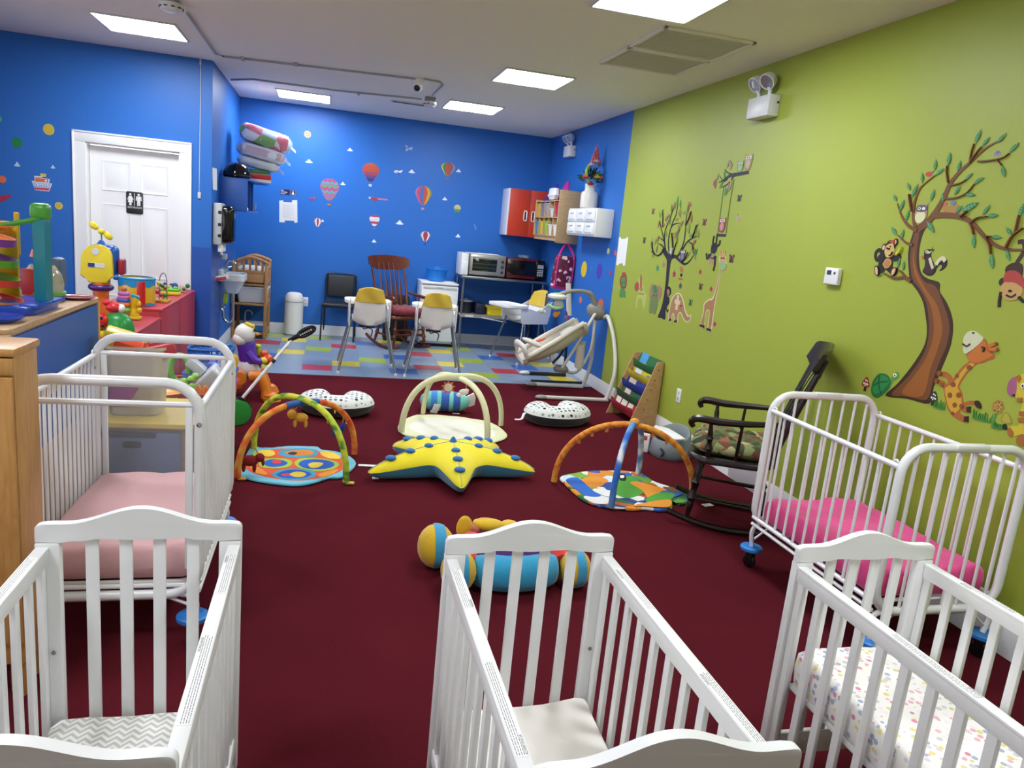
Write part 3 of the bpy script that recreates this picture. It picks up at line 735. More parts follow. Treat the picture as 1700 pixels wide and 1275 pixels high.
# ================================================================ rocking chairs
def turned(b, p0, p1, r=.014, bulges=((.2, 1.3), (.35, 1.9), (.45, 1.1), (.6, 1.7), (.75, 1.2))):
    p0, p1 = V(p0), V(p1); N = 18; pts = []; rs = []
    for i in range(N+1):
        f = i/N; pts.append(p0.lerp(p1, f)); k = .85
        for c, m in bulges: k = max(k, 1+(m-1)*math.exp(-((f-c)/.045)**2)) if abs(f-c) < .12 else k
        rs.append(r*k)
    b.tube(pts, rs, 10); return b
def rocking_chair(label, loc, rz, m, W=.56):
    """front faces -y"""
    t = thing('rocking_chair', label, 'chair', loc, rz)
    def rock(x):
        pts = []
        for i in range(17):
            a = -.31+.74*i/16; pts.append((x, 1.05*math.sin(a), 1.07-1.05*math.cos(a)))
        return pts
    for s in (-1, 1):
        b = MB(); b.tube(rock(s*.24), .019, 8, flat=1.0); part('rocker', b, m, t)
        b = MB(); turned(b, (s*.24, -.2, .055), (s*.2, -.17, .40), .017); part('front_leg', b, m, t)
        b = MB(); turned(b, (s*.24, .23, .07), (s*.19, .17, .40), .016); part('rear_leg', b, m, t)
        b = MB(); b.tube([(s*.225, -.195, .17), (s*.222, .215, .17)], [.009, .014, .009][:2], 8); part('side_stretcher', b, m, t)
        # arm: post, spindle and scrolled armrest
        b = MB(); turned(b, (s*.255, -.13, .42), (s*.28, -.14, .645), .014); part('arm_post', b, m, t)
        b = MB(); b.tube([(s*.25, .02, .42), (s*.275, .03, .655)], [.012, .009], 8); part('arm_spindle', b, m, t)
        b = MB(); b.tube(spline([(s*.285, -.235, .612), (s*.29, -.25, .64), (s*.288, -.215, .665), (s*.282, -.1, .662), (s*.27, .05, .672), (s*.235, .22, .69)], 5), [.014+.009*math.sin(i/25*PI) for i in range(26)], 8, flat=1.0); part('armrest', b, m, t)
    for z, y in ((.2, -.19), (.26, -.185)):
        b = MB(); turned(b, (-.22, y, z), (.22, y, z), .011, ((.5, 2), (.35, 1.4), (.65, 1.4))); part('front_stretcher', b, m, t)
    b = MB()
    def seat(u, v):
        o = rim(W, .5, .12, 6); n = len(o); p = o[int(round(u*n)) % n]
        prof = [(0, .40), (.9, .395), (1, .41), (1.0, .432), (.94, .445), (.7, .432), (0, .428)][int(round(v*6))]
        return (p[0]*prof[0], p[1]*prof[0], prof[1]+(.02*max(0, p[1]*prof[0]/.25)))
    b.grid(seat, 28, 6, cu=True); part('seat', b, m, t, sharp=60)
    back = lambda x, f: (x*(1+.12*f), .2+.2*f-.03*math.sin(PI*f)*(1-abs(x)/.26), .43+.66*f)   # f 0..1 up the back
    for s in (-1, 1):
        b = MB(); b.tube([back(s*.225, f/8) for f in range(9)], [.019-.004*f/8 for f in range(9)], 8); part('back_post', b, m, t)
    for i in range(5):
        x = -.135+.0675*i
        b = MB(); pts = [back(x, f/14*.95) for f in range(15)]; b.tube(pts, [.008+.018*math.exp(-((f/14-.36)/.2)**2) for f in range(15)], 8, flat=.45); part('back_spindle', b, m, t)
    b = MB(); pts = []
    for i in range(19):
        u = -1+i/9; x = u*.31; pts.append((x, abs(u)))
    top = [(p[0], .118-.03*max(0, p[1]-.75)*4*max(0, p[1]-.75)*4*.6+.008*math.cos(PI*p[0]/.3)) for p in pts]; bot = [(p[0], -.062+.062*max(0, (p[1]-.55)/.45)) for p in pts]
    yy = lambda x, z: .375+.28*z*.3-.06*(1-(x/.31)**2)*-1*.6
    n = len(pts); fr_, bk_ = [], []
    for (x, zt), (_, zb) in zip(top, bot):
        fr_.append((x, zb, zt))
    rings = []
    for x, zb, zt in fr_:
        yb = .345+.05*(1-(x/.31)**2)
        rings.append([b.bm.verts.new((x, yb-.013+.03*(zb), 1.03+zb)), b.bm.verts.new((x, yb+.013+.03*zb, 1.03+zb)), b.bm.verts.new((x, yb+.05, 1.03+zt)), b.bm.verts.new((x, yb+.028, 1.03+zt))])
    for A, B in zip(rings, rings[1:]):
        for j in range(4): b.bm.faces.new((A[j], A[(j+1) % 4], B[(j+1) % 4], B[j]))
    b.bm.faces.new(rings[0]); b.bm.faces.new(rings[-1][::-1]); part('head_rail', b, m, t)
    return t
cherry = wood('#6b3018', '#52220e', .3, (10, 10, 2))
rk = rocking_chair('reddish brown rocking chair between the two high chairs', (.97, 9.43, 0), math.radians(29), cherry)
def cushion(name, label, cat, loc, rz, w, d, h, m, r=.09, seed=0, tilt=(0, 0)):
    rnd = random.Random(seed); ph = [rnd.uniform(0, 6) for _ in range(6)]; b = MB(); o = rimd(w, d, r); n = len(o)
    prof = [(0, 0), (.8, 0), (.97, .25), (1.0, .45), (.95, .68), (.8, .86), (.5, .98), (.25, .95), (0, .9)]
    def f(u, v):
        p = o[int(round(u*n)) % n]; k, z = prof[int(round(v*8))]; x, y = p[0]*k, p[1]*k
        zz = z*h*(1+.12*math.sin(14*x/w*2+ph[0])*math.sin(12*y/d*2+ph[1])) if z > .5 else z*h
        return (x*(1+.02*math.sin(9*u*6.28+ph[2])), y, zz+x*tilt[0]+y*tilt[1])
    b.grid(f, n, 8, cu=True); me = b.mesh(m, 70); q = bpy.data.objects.new(name, me); COL.objects.link(q); q.location = loc; q.rotation_euler.z = rz
    return tag(q, label, cat)
cushion('seat_cushion', 'dark red cushion lying on the reddish rocking chair seat', 'cushion', (.98, 9.4, .446), math.radians(29), .5, .46, .1, CL('#74101a'), seed=2)
b = MB(); b.box(.78, 1.12, 9.93, 10.1, 0, .62, .04); solid('tote_bag', b, mat('#1a1a1c', .6), 'black bag standing on the floor behind the reddish rocking chair', 'bag')

# ================================================================ high chairs
hw = mat('#e9eae8', .3); ycl = CL('#d8b83c')
def shell_pt(u, v):      # u across -1..1, v 0 seat front .. 1 top of back
    if v < .42: y, z, w = .17-.36*v/.42, .515+.015*(v/.42-.5)**2-.02*math.sin(PI*v/.42), .17
    else:
        f = (v-.42)/.58; y, z, w = -.19-.085*f, .515+.385*f, .17-.05*f*f
    return (u*w, y+.05*u*u*(1 if v >= .42 else 0), z+(.06*u*u*(1-.2*v) if v < .42 else .05*u*u*(1-(v-.42)/.58*1.5)))
def high_chair(label, loc, rz):
    """faces +y: backrest at -y"""
    t = thing('high_chair', label, 'high chair', loc, rz, 'white high chairs with grey legs and yellow seat covers')
    b = MB(); g1 = b.grid(lambda u, v: shell_pt(2*u-1, v), 12, 16)
    b.grid(lambda u, v: tuple(V(shell_pt(2*u-1, v))+V((0, -.012 if v > .42 else 0, -.014 if v < .5 else 0))), 12, 16)
    part('seat_shell', b, hw, t, sharp=60)
    for s in (-1, 1):
        b = MB(); b.prism([(-.21, .50), (.19, .50), (.215, .56), (.215, .705), (.19, .715), (-.02, .66), (-.21, .76), (-.262, .79), (-.24, .62)], .012, M(((0, 0, 1, s*.205-.006), (1, 0, 0, 0), (0, 1, 0, 0), (0, 0, 0, 1))), .003)
        part('side_wing', b, hw, t)
    b = MB()
    def tray(u, v):
        o = rim(.5, .34, .09, 6); n = len(o); p = o[int(round(u*n)) % n]
        k, z = [(0, .69), (.95, .69), (1, .7), (1, .728), (.97, .732), (.93, .715), (0, .712)][int(round(v*6))]
        return (p[0]*k, p[1]*k+.27, z)
    b.grid(tray, 28, 6, cu=True); part('tray', b, hw, t)
    lm = mat('#9b9fa3', .25, .85)
    for sx in (-1, 1):
        for sy in (-1, 1):
            b = MB(); b.tube([(sx*.185, sy*.15, .56), (sx*.295, sy*.27, .02)], .0125, 10); lg = part('leg', b, lm, t)
            b = MB(); b.lathe([(0, 0), (.014, 0), (.017, .006), (.016, .03), (0, .03)], (sx*.297, sy*.272, 0), 12); part('foot_cap', b, hw, lg)
    b = MB()
    b.grid(lambda u, v: tuple(V(shell_pt((2*u-1)*1.06, .78+.235*v)) + V((0, -.022-.006*math.sin(9*u+4*v), 0))), 12, 6)
    b.grid(lambda u, v: tuple(V(shell_pt((2*u-1)*1.06, .70+.315*v)) + V((0, .012, 0))), 12, 6)
    b.grid(lambda u, v: tuple(V(shell_pt((2*u-1)*1.06, 1.015)) + V((0, -.022+.034*v-.006*math.sin(9*u+4)*(1-v), .004*math.sin(PI*v)))), 12, 3)
    part('seat_cover', b, ycl, t, 'mustard yellow cloth cover over the backrest', sharp=70)
    b = MB(); b.tube(spline([(-.06, -.1, .5), (-.05, -.12, .46), (.0, -.1, .47), (.04, -.12, .45), (.03, -.1, .38)], 5), .006, 6); b.obox((-.02, -.1, .485), (.16, .06, .02), None, .006); part('harness', b, mat('#222326', .6), t)
    return t
hc = high_chair('left of the two white high chairs standing before the reddish rocking chair', (.46, 7.89, 0), 0)
dup(hc, (1.17, 7.86, 0), -.08, label='right of the two white high chairs, standing before the small fridge')
dup(hc, (2.47, 8.95, 0), math.radians(112), label='white high chair behind the baby swing, its tray pointing left')

# ================================================================ fridge, steel table and appliances
t = thing('small_fridge', 'small white fridge with the blue tub on top', 'fridge', (1.47, 9.85, 0), world=True)
fx0, fx1, fy = 1.225, 1.715, 9.64
wf = mat('#e4e6e6', .35)
b = MB(); b.box(fx0, fx1, fy+.05, 10.11, .04, .845, .006); part('body', b, wf, t)
b = MB(); b.box(fx0, fx1, fy, fy+.046, .075, .815, .008); dr = part('door', b, wf, t)
b = MB(); b.box(fx0+.02, fx1-.02, fy-.008, fy+.004, .775, .81, .004); part('door_handle', b, mat('#d0d2d2', .4), dr)
b = MB(); b.box(fx0-.004, fx1+.004, fy, 10.11, .832, .858, .006); part('top', b, wf, t)
b = MB(); b.box(fx0+.2, fx0+.28, fy-.0095, fy-.004, .787, .795); part('maker_plate', b, mat('#9a9c9c', .3, .6), dr)
for x in (fx0+.05, fx1-.02):
    b = MB(); b.lathe([(0, -.015), (.035, -.015), (.035, .015), (0, .015)], (x, fy+.06, .035), 14, (0, PI/2, 0)); part('foot', b, BLACK, t)
b = MB(); b.box(fx0, fx1, fy+.06, 10.0, .02, .045); part('plinth', b, BLACK, t)
tubb = mat('#1f7fd8', .2, spec=.5, alpha=.75)
b = MB(); b.lathe([(0, 0), (.1, 0), (.115, .01), (.142, .155), (.15, .158), (.15, .165), (.138, .163), (.11, .016), (0, .012)], (1.44, 9.87, .859), 28)
b.tube(spline([(1.35, 9.77, 1.015), (1.41, 9.73, 1.05), (1.47, 9.73, 1.05), (1.53, 9.77, 1.015)], 6), .006, 8); solid('plastic_tub', b, tubb, 'translucent blue plastic tub with a handle on the small fridge', 'tub')
b = MB(); b.box(1.52, 1.66, 9.7, 9.82, .859, .864); b.obox((1.6, 9.76, .8665), (.1, .08, .004), (0, 0, .3)); solid('paper_sheet', b, PAPER, 'papers lying on the small fridge', 'paper')
t = thing('steel_table', 'stainless steel work table carrying the toaster oven and microwave', 'table', (2.3, 9.7, 0), world=True)
tx0, tx1, ty0, ty1 = 1.72, 2.9, 9.5, 10.1
b = MB(); b.box(tx0, tx1, ty0, ty1, .955, .985, .006); part('table_top', b, STEEL, t)
for x in (tx0+.04, tx1-.05):
    for y in (ty0+.05, ty1-.05):
        b = MB(); b.tube([(x, y, .03), (x, y, .955)], .016, 10); lg = part('leg', b, mat('#8d9094', .3, .9), t)
        b = MB(); b.lathe([(0, 0), (.018, 0), (.02, .02), (.012, .035), (0, .035)], (x, y, 0), 12); part('foot', b, GREY, lg)
b = MB(); b.box(tx0+.02, tx1-.03, ty0+.03, ty1-.04, .46, .48, .003); b.box(tx0+.02, tx1-.03, ty0+.025, ty0+.032, .44, .482); part('lower_shelf', b, mat('#b4b2a6', .35, .6), t)
b = MB(); b.box(tx0+.09, tx0+.2, ty0+.022, ty0+.026, .447, .476); part('maker_plate', b, mat('#d8d8d6', .5), t)
# toaster oven (front faces -y)
t = thing('toaster_oven', 'silver toaster oven on the steel table', 'oven', (2.06, 9.8, .985), world=True)
ox0, ox1, oy = 1.83, 2.325, 9.62
sil = mat('#b3b1a8', .35, .7)
b = MB(); b.box(ox0, ox1, oy+.012, 9.98, 1.0, 1.275, .012); part('body', b, sil, t)
b = MB(); b.box(ox0+.01, ox1-.1, oy-.006, oy+.014, 1.015, 1.255, .006); dr = part('door', b, sil, t)
b = MB(); b.box(ox0+.04, ox1-.125, oy-.008, oy-.004, 1.055, 1.215, .001); part('glass', b, mat('#1c2420', .08), dr, 'dark oven glass')
b = MB(); b.tube([(ox0+.03, oy-.03, 1.235), (ox1-.12, oy-.03, 1.235)], .008, 8); b.tube([(ox0+.04, oy-.03, 1.235), (ox0+.04, oy, 1.235)], .005); b.tube([(ox1-.13, oy-.03, 1.235), (ox1-.13, oy, 1.235)], .005); part('handle', b, sil, dr)
b = MB()
for z in (1.1, 1.15): b.box(ox0+.045, ox1-.13, oy-.0095, oy-.008, z, z+.004)
part('rack', b, mat('#8c8c84', .3, .8), dr)
for z in (1.06, 1.13, 1.2):
    b = MB(); b.lathe([(0, 0), (.021, 0), (.019, .016), (.012, .02), (0, .02)], (ox1-.048, oy+.012, z), 16, (PI/2, 0, 0)); k = part('knob', b, mat('#2c2d2e', .35), t)
for x in (ox0+.04, ox1-.04):
    b = MB(); b.box(x-.015, x+.015, oy+.03, 9.95, .985, 1.002); part('foot', b, BLACK, t)
b = MB(); b.obox((2.02, 9.75, 1.279), (.42, .24, .004), (0, 0, .03)); b.obox((2.1, 9.78, 1.283), (.28, .22, .003), (0, 0, -.08)); solid('paper_sheet', b, PAPER, 'white papers lying on the toaster oven', 'paper')
t = thing('bread_box', 'white plastic appliance left of the toaster oven', 'appliance', (1.74, 9.8, .985), world=True)
b = MB(); b.box(1.71, 1.81, 9.58, 9.95, .986, 1.275, .012); part('body', b, mat('#dadcda', .35), t)
b = MB(); b.box(1.715, 1.805, 9.565, 9.582, .995, 1.17, .006); part('door', b, mat('#e2e4e2', .35), t)
# microwave
t = thing('microwave', 'dark red and black microwave on the steel table', 'microwave', (2.61, 9.8, .985), world=True)
mx0, mx1, my = 2.345, 2.875, 9.64
dred = mat('#5a0c14', .3); gb = mat('#0c0c0e', .15)
b = MB(); b.box(mx0, mx1, my+.015, 10.0, 1.0, 1.26, .008); part('body', b, dred, t)
b = MB(); b.box(mx0, mx1-.13, my-.004, my+.016, 1.0, 1.26, .006); dr = part('door', b, dred, t)
b = MB(); b.box(mx0+.004, mx1-.132, my-.006, my-.003, 1.04, 1.238, .001); part('window', b, gb, dr)
b = MB(); b.box(mx1-.128, mx1, my-.004, my+.016, 1.0, 1.26, .006); cp = part('control_panel', b, gb, t)
b = MB(); b.box(mx1-.105, mx1-.02, my-.0055, my-.0035, 1.15, 1.2); part('display', b, mat('#9aa2a8', .3), cp)
b = MB()
for i in range(3):
    for j in range(4): b.box(mx1-.104+i*.03, mx1-.082+i*.03, my-.0055, my-.0035, 1.05+j*.023, 1.064+j*.023)
part('keypad', b, mat('#b8bcc0', .4), cp)
for x in (mx0+.05, mx1-.05):
    b = MB(); b.box(x-.02, x+.02, my+.03, 9.96, .985, 1.002); part('foot', b, BLACK, t)
b = MB(); b.lathe([(0, .0), (.05, 0), (.075, .012), (.08, .05), (.077, .05), (.07, .014), (0, .004)], (2.6, 9.78, 1.261), 24); solid('glass_bowl', b, mat('#dfe8ee', .05, trans=.9), 'clear glass bowl on top of the microwave', 'bowl')
# things on the lower shelf
b = MB(); b.lathe([(0, 0), (.085, 0), (.1, .02), (.105, .15), (.11, .155), (.1, .155), (0, .13)], (1.85, 9.75, .481), 24); pot = solid('pot', b, mat('#15182a', .3), 'dark pot at the left end of the lower steel shelf', 'pot')
b = MB(); b.lathe([(0, .19), (.02, .19), (.03, .18), (.1, .165), (.105, .155), (0, .155)], n=24); part('lid', b, mat('#a6acb2', .1, .5), pot)
b = MB(); b.obox((2.025, 9.72, .556), (.125, .25, .15), None, .02); solid('storage_box', b, mat('#141a34', .5), 'dark navy box leaning between pot and yellow trays', 'box')
tub('yellow_tray', 'left one of the two yellow trays on the lower steel shelf', 'tray', (2.27, 9.7, .481), .32, .3, .11, mat('#d8c322', .35), .9)
tub('yellow_tray', 'right one of the two yellow trays on the lower steel shelf', 'tray', (2.63, 9.7, .481), .32, .3, .11, mat('#d8c322', .35), .9)
b = MB(); b.lathe([(0, 0), (.075, 0), (.08, .01), (.08, .1), (.07, .115), (.085, .118), (.085, .14), (0, .145)], (2.5, 9.955, .481), 20); solid('jar', b, mat('#20304e', .25), 'navy jar standing behind the yellow trays', 'jar')
b = MB(); b.obox((2.2, 9.5, .43), (.34, .03, .012), (0, .12, 0), .003); solid('paper_roll_bar', b, mat('#c8cacc', .4), 'white strip hanging under the lower steel shelf', 'strip')

# ================================================================ wall cabinets in the corner
t = thing('wall_cabinet', 'wall cabinet with two red doors in the far corner', 'cabinet', (2.6, 9.95, 1.56), world=True)
orr = mat('#c23a24', .4)
b = MB(); b.box(2.315, 2.93, 9.79, YB-.001, 1.555, 2.17, .004); part('body', b, mat('#d4dae4', .4), t)
for x0, x1, hx in ((2.335, 2.615, 2.565), (2.622, 2.93, 2.672)):
    b = MB(); b.box(x0, x1, 9.768, 9.79, 1.555, 2.17, .003); dr = part('door', b, orr, t, 'red cabinet door')
    b = MB(); b.tube([(hx+p[0], 9.764, 1.83+p[1]) for p in rim(.038, .13, .018, 5)], .007, 8, closed=True); part('handle', b, WHITE, dr, 'white oval handle')
    b = MB(); b.prism(rim(.03, .12, .014), .002, M.Translation((hx, 9.768, 1.83)) @ M.Rotation(PI/2, 4, 'X')); part('handle_recess', b, mat('#5a1710', .6), dr)
ply = wood('#c2a477', '#b39468', .5, (3, 3, 16))
t = thing('cubby_shelf', 'plywood cubby shelf with purple and magenta gallery on the blue wall', 'shelf', (2.8, 9.1, 1.53), world=True)
cx0, cy0, cy1, cz0, cz1 = 2.655, 8.6, 9.62, 1.53, 2.035
b = MB(); b.box(cx0, XR-.001, cy0-.012, cy0+.006, 1.525, 2.15, .004); part('side_panel', b, ply, t)
b = MB(); b.box(cx0, XR-.001, cy1-.006, cy1+.01, 1.6, 2.05, .004); part('side_panel', b, ply, t)
b = MB(); b.box(XR-.012, XR-.001, cy0, cy1, cz0+.06, cz1); part('back_panel', b, ply, t)
for z in (cz1-.012, 1.825, 1.6):
    b = MB(); b.box(cx0+.004, XR-.012, cy0, cy1, z-.006, z+.006); part('shelf_board', b, ply, t)
b = MB(); b.box(cx0+.02, cx0+.03, cy0, cy1, 1.545, 1.595); part('lower_rail', b, ply, t)
cw = (cy1-cy0)/5
for i in range(1, 5):
    b = MB(); b.box(cx0+.006, XR-.012, cy0+cw*i-.005, cy0+cw*i+.005, 1.6, cz1-.015); part('divider', b, ply, t)
def gal(y0, y1, flip, z0, m, nm):
    pts = [(y0, z0)]; n = 14
    for i in range(n+1):
        f = i/n; g = f if not flip else 1-f; pts.append((y0+(y1-y0)*f, z0+.04+.17*(.5-.5*math.cos(PI*g))))
    pts.append((y1, z0)); b = MB(); b.prism(pts, .016, M(((0, 0, 1, 2.75), (1, 0, 0, 0), (0, 1, 0, 0), (0, 0, 0, 1))), .003); part('gallery', b, m, t, nm)
gal(9.04, 9.62, True, 2.036, mat('#3c2a94', .4), 'purple wavy gallery board'); gal(8.61, 9.03, True, 2.05, mat('#b01a80', .4), 'magenta wavy gallery board')
# bins in the cubbies: (column from the far end, row, colour, words)
def cup(name, label, y, z, h, c, r=.06):
    b = MB(); o = rim(.17, .165, .03, 4); n = len(o); X = cx0+.092
    prof = [(0, 0), (.75, 0), (.8, .02), (1, .9), (1.08, .92), (1.08, 1), (.95, 1), (.75, .06), (0, .05)]
    b.grid(lambda u, v: (X+o[int(round(u*n)) % n][0]*prof[int(round(v*8))][0], y+o[int(round(u*n)) % n][1]*prof[int(round(v*8))][0], z+h*prof[int(round(v*8))][1]), n, 8, cu=True)
    return solid(name, b, mat(c, .35, alpha=.8 if c == '#a9adb6' else 1), label, 'bin', 'bins in the cubby shelf')
cyc = lambda i: cy1-cw*(i+.5)
for i, c, nm in ((0, '#d7b93c', 'yellow bin in the upper row of the cubby shelf, far end'), (1, '#6d7c98', 'grey blue bin in the upper row of the cubby shelf'), (2, '#a9adb6', 'clear grey bin in the middle of the upper cubby row'), (4, '#b01f45', 'crimson bin in the upper row of the cubby shelf, near end')):
    cup('cubby_bin', nm, cyc(i), 1.832, .165, c)
cup('cubby_bin', 'white bin beside the crimson bin in the upper cubby row', cyc(3)-.0, 1.832, .1, '#d8d8da')
for i, c, nm in ((0, '#3f92c4', 'light blue bin in the lower row of the cubby shelf'), (1, '#d9c234', 'yellow bin in the lower row of the cubby shelf'), (2, '#8cc63a', 'lime green bin in the lower row of the cubby shelf'), (3, '#dfe3d8', 'white bin beside the lime green bin in the lower cubby row'), (4, '#e6e8e0', 'white bin at the near end of the lower cubby row')):
    cup('cubby_bin', nm, cyc(i), 1.607, .17 if i < 3 else .13, c)
b = MB()
b.grid(lambda u, v: ((lambda p, q: (2.696+p[0]*q[0]*.45, 8.98+p[1]*q[0], 2.042+q[1]))(rim(.17, .3, .04, 4)[int(round(u*20)) % 20], [(0, 0), (.7, 0), (.8, .02), (1, .04), (1.1, .05), (1.1, .06), (.9, .065), (.85, .13), (.6, .14), (0, .14)][int(round(v*9))])), 20, 9, cu=True)
solid('lidded_tub', b, mat('#e4e8ec', .3), 'white lidded tub on top of the cubby shelf', 'tub')
t = thing('drawer_unit', 'white unit of six small drawers mounted on the blue wall under the vase', 'drawer unit', (2.83, 7.94, 1.64), world=True)
wdm = mat('#dcdedc', .4)
b = MB(); b.box(2.74, XR-.001, 7.48, 8.42, 1.635, 1.935, .005); part('body', b, wdm, t)
for i in range(3):
    for j in range(2):
        y0 = 7.5+.302*i; z0 = 1.65+.138*j
        b = MB(); b.box(2.722, 2.742, y0+.008, y0+.292, z0+.006, z0+.128, .005); d = part('drawer', b, mat('#e8eaea', .3), t)
        b = MB(); b.box(2.714, 2.724, y0+.1, y0+.2, z0+.085, z0+.1, .004); part('pull', b, mat('#b4b8ba', .4), d)
        b = MB(); b.box(2.7205, 2.7225, y0+.04, y0+.26, z0+.016, z0+.03); part('label_slot', b, mat('#a8acae', .5), d)
# vase with flowers
t = thing('flower_vase', 'white ceramic vase of artificial flowers on the white drawer unit', 'vase', (2.82, 8.0, 1.936))
t.scale = (1.15, 1.15, 1.12)
b = MB(); b.lathe([(0, 0), (.075, 0), (.085, .012), (.085, .14), (.078, .16), (.055, .17), (.052, .2), (.058, .24), (.05, .24), (.045, .18), (0, .16)], n=24); part('body', b, mat('#d9d5cb', .3), t)
rnd = random.Random(5)
b = MB()
for i in range(46):
    a = rnd.uniform(0, 6.28); e = rnd.uniform(.1, 1.3); r = rnd.uniform(.05, .15); c = V((.09*math.cos(a)*math.cos(e)-.02, .09*math.sin(a)*math.cos(e), .24+r*math.sin(e)+.02))
    d = V((math.cos(a)*math.cos(e), math.sin(a)*math.cos(e), math.sin(e))); s_ = d.orthogonal().normalized()*.018
    v0, v1, v2, v3 = (b.bm.verts.new(c-d*.03), b.bm.verts.new(c+s_), b.bm.verts.new(c+d*.05), b.bm.verts.new(c-s_)); b.bm.faces.new((v0, v1, v2, v3))
part('leaves', b, mat('#2f5a2a', .6), t, kind='stuff')
def bloom(c, r, col, nm):
    b = MB()
    for i in range(7):
        a = 2*PI*i/7; b.ball((c[0]+r*.6*math.cos(a), c[1]+r*.6*math.sin(a), c[2]), (r*.55, r*.55, r*.4), 8, k=5)
    b.ball((c[0], c[1], c[2]+.01), r*.55, 8, k=5); part('flower', b, mat(col, .7), t, nm)
for c, r, col, nm in (((-.07, -.02, .3), .035, '#c24a5a', 'rose red flower'), ((-.03, -.07, .24), .03, '#8e2030', 'dark red flower'), ((.03, -.06, .31), .032, '#d8c04a', 'yellow flower'), ((.08, -.03, .31), .03, '#cf5a3a', 'orange flower'), ((-.03, -.04, .42), .03, '#b8b0a8', 'pale flower'), ((.02, -.03, .46), .03, '#c9a0a0', 'pale pink flower')): bloom(c, r, col, nm)
b = MB()
for i in range(26):
    f = i/25; a = i*2.4; r = .036*(1-f)+.006; b.ball((.02+r*math.cos(a), r*math.sin(a), .44+.16*f), .019*(1-.5*f), 6, k=4)
b.tube([(.02, 0, .2), (.02, 0, .6), (.035, 0, .66)], [.004, .004, .001], 5); part('flower_spike', b, mat('#c0606a', .7), t, 'tall pink flower spike')
b = MB(); b.tube(spline([(-.03, -.02, .25), (-.07, -.03, .34), (-.05, -.03, .41), (-.02, -.02, .43)], 5), .014, 6); part('bud', b, mat('#9cb83a', .6), t, 'yellow green bud')
# pink bag hanging from the shelf
t = thing('tote_bag', 'pink and maroon patterned bag hanging below the cubby shelf', 'bag', (2.79, 8.62, .98))
bagp = pattern('#5e0f2a', {'cells': ['#5e0f2a', '#5e0f2a', '#e8c8d4', '#5e0f2a', '#7a1a3a'], 'rand': 1}, .6, 30)
b = MB()
def bag(u, v):
    a = 2*PI*u; k = [(0, 0), (.8, 0), (1, .03), (1.03, .2), (1.0, .36), (.86, .4)][int(round(v*5))]
    return (.125*k[0]*math.copysign(abs(math.cos(a))**.7, math.cos(a))+.03*k[1]/.4, .085*k[0]*math.copysign(abs(math.sin(a))**.8, math.sin(a)), k[1])
b.grid(bag, 20, 5, cu=True); part('body', b, bagp, t)
pk = mat('#c9207e', .5)
b = MB(); b.grid(lambda u, v: tuple(V(bag(u, v*.45))*1.0+V(bag(u, v*.45)).normalized()*.002), 20, 3, cu=True); part('base', b, pk, t)
for y in (-.095,): 
    b = MB(); b.tube(spline([(-.1, y, .02), (-.085, y, .36), (-.02, -.03, .5), (.03, 0, .54)], 6), .012, 6); b.tube(spline([(.11, y+.03, .02), (.12, y+.03, .36), (.08, -.03, .48), (.04, 0, .54)], 6), .012, 6); b.tube(spline([(-.05, .07, .38), (.01, .03, .5), (.03, 0, .54)], 5), .01, 6); b.tube([(.03, 0, .54), (.03, 0, .556)], .006, 6); part('strap', b, pk, t)

# ================================================================ left alcove wall: shelf and its load, dispensers, sink
t = thing('corner_shelf', 'blue wall shelf in the alcove corner loaded with packages', 'shelf', (-.97, 8.9, 1.54), world=True)
sb = mat('#2c5cb0', .4)
b = MB(); b.box(XA+.001, -.835, 8.4, 8.416, 1.545, 1.868, .002); part('side_panel', b, sb, t)
b = MB(); b.prism([(XA+.001, 8.4), (-.835, 8.4), (-.80, 9.0), (-.82, 9.5), (XA+.001, 9.9)], .016, M.Translation((0, 0, 1.535))); part('bottom_board', b, sb, t)
b = MB(); b.prism([(XA+.001, 8.4), (-.835, 8.4), (-.72, 9.6), (XA+.001, 9.98)], .014, M.Translation((0, 0, 1.866))); part('top_board', b, sb, t)
for y in (8.72, 9.0, 9.3):
    b = MB(); b.box(XA+.001, -.86, y-.008, y+.008, 1.551, 1.866); part('divider', b, sb, t)
def pack(name, label, c, size, rot, m, band=None):
    t = thing(name, label, 'package', c)
    rnd = random.Random(int(c[2]*100)); b = MB()
    def f(u, v):
        th = 2*PI*u; ph = PI*(v-.5); e = .3
        sg = lambda x, p: math.copysign(abs(x)**p, x)
        p = V((sg(math.cos(ph), e)*sg(math.cos(th), e)*size[0]/2, sg(math.cos(ph), e)*sg(math.sin(th), e)*size[1]/2, sg(math.sin(ph), .8)*size[2]/2))
        p *= 1+.035*math.sin(11*th+3*v)*math.sin(9*v)+.03*math.sin(5*th-14*v+size[0]*40)
        p.rotate(Euler(rot)); return (p.x, p.y, p.z+size[2]/2)
    b.grid(f, 36, 14, cu=True); part('bag', b, m, t, sharp=50)
    b = MB(); b.grid(lambda u, v: tuple(V(f(u, v))*1.0+(V(f(u, v))-V((0, 0, size[2]/2)))*(.05+.03*math.sin(40*u+9*v))), 40, 12, cu=True); part('clear_wrap', b, mat('#eef2f8', .05, spec=.8, alpha=.12), t, 'clear plastic wrap', sharp=30)
    if band:
        b = MB(); b.grid(lambda u, v: tuple(V(f(u, .35+.3*v))+V(f(u, .35+.3*v)).normalized()*.002), 24, 4, cu=True); part('print_band', b, mat(band, .3), t, sharp=70)
    b = MB(); q = V((size[0]*.5, 0, 0)); q.rotate(Euler(rot)); b.grid(lambda u, v: (q.x+.06*u, -.1*(v-.5)*1.6, q.z+size[2]/2-.05*u+.02*math.sin(9*v)), 4, 5); part('wrap_end', b, mat('#dfe6ee', .1, alpha=.5), t, sharp=70)
    return t
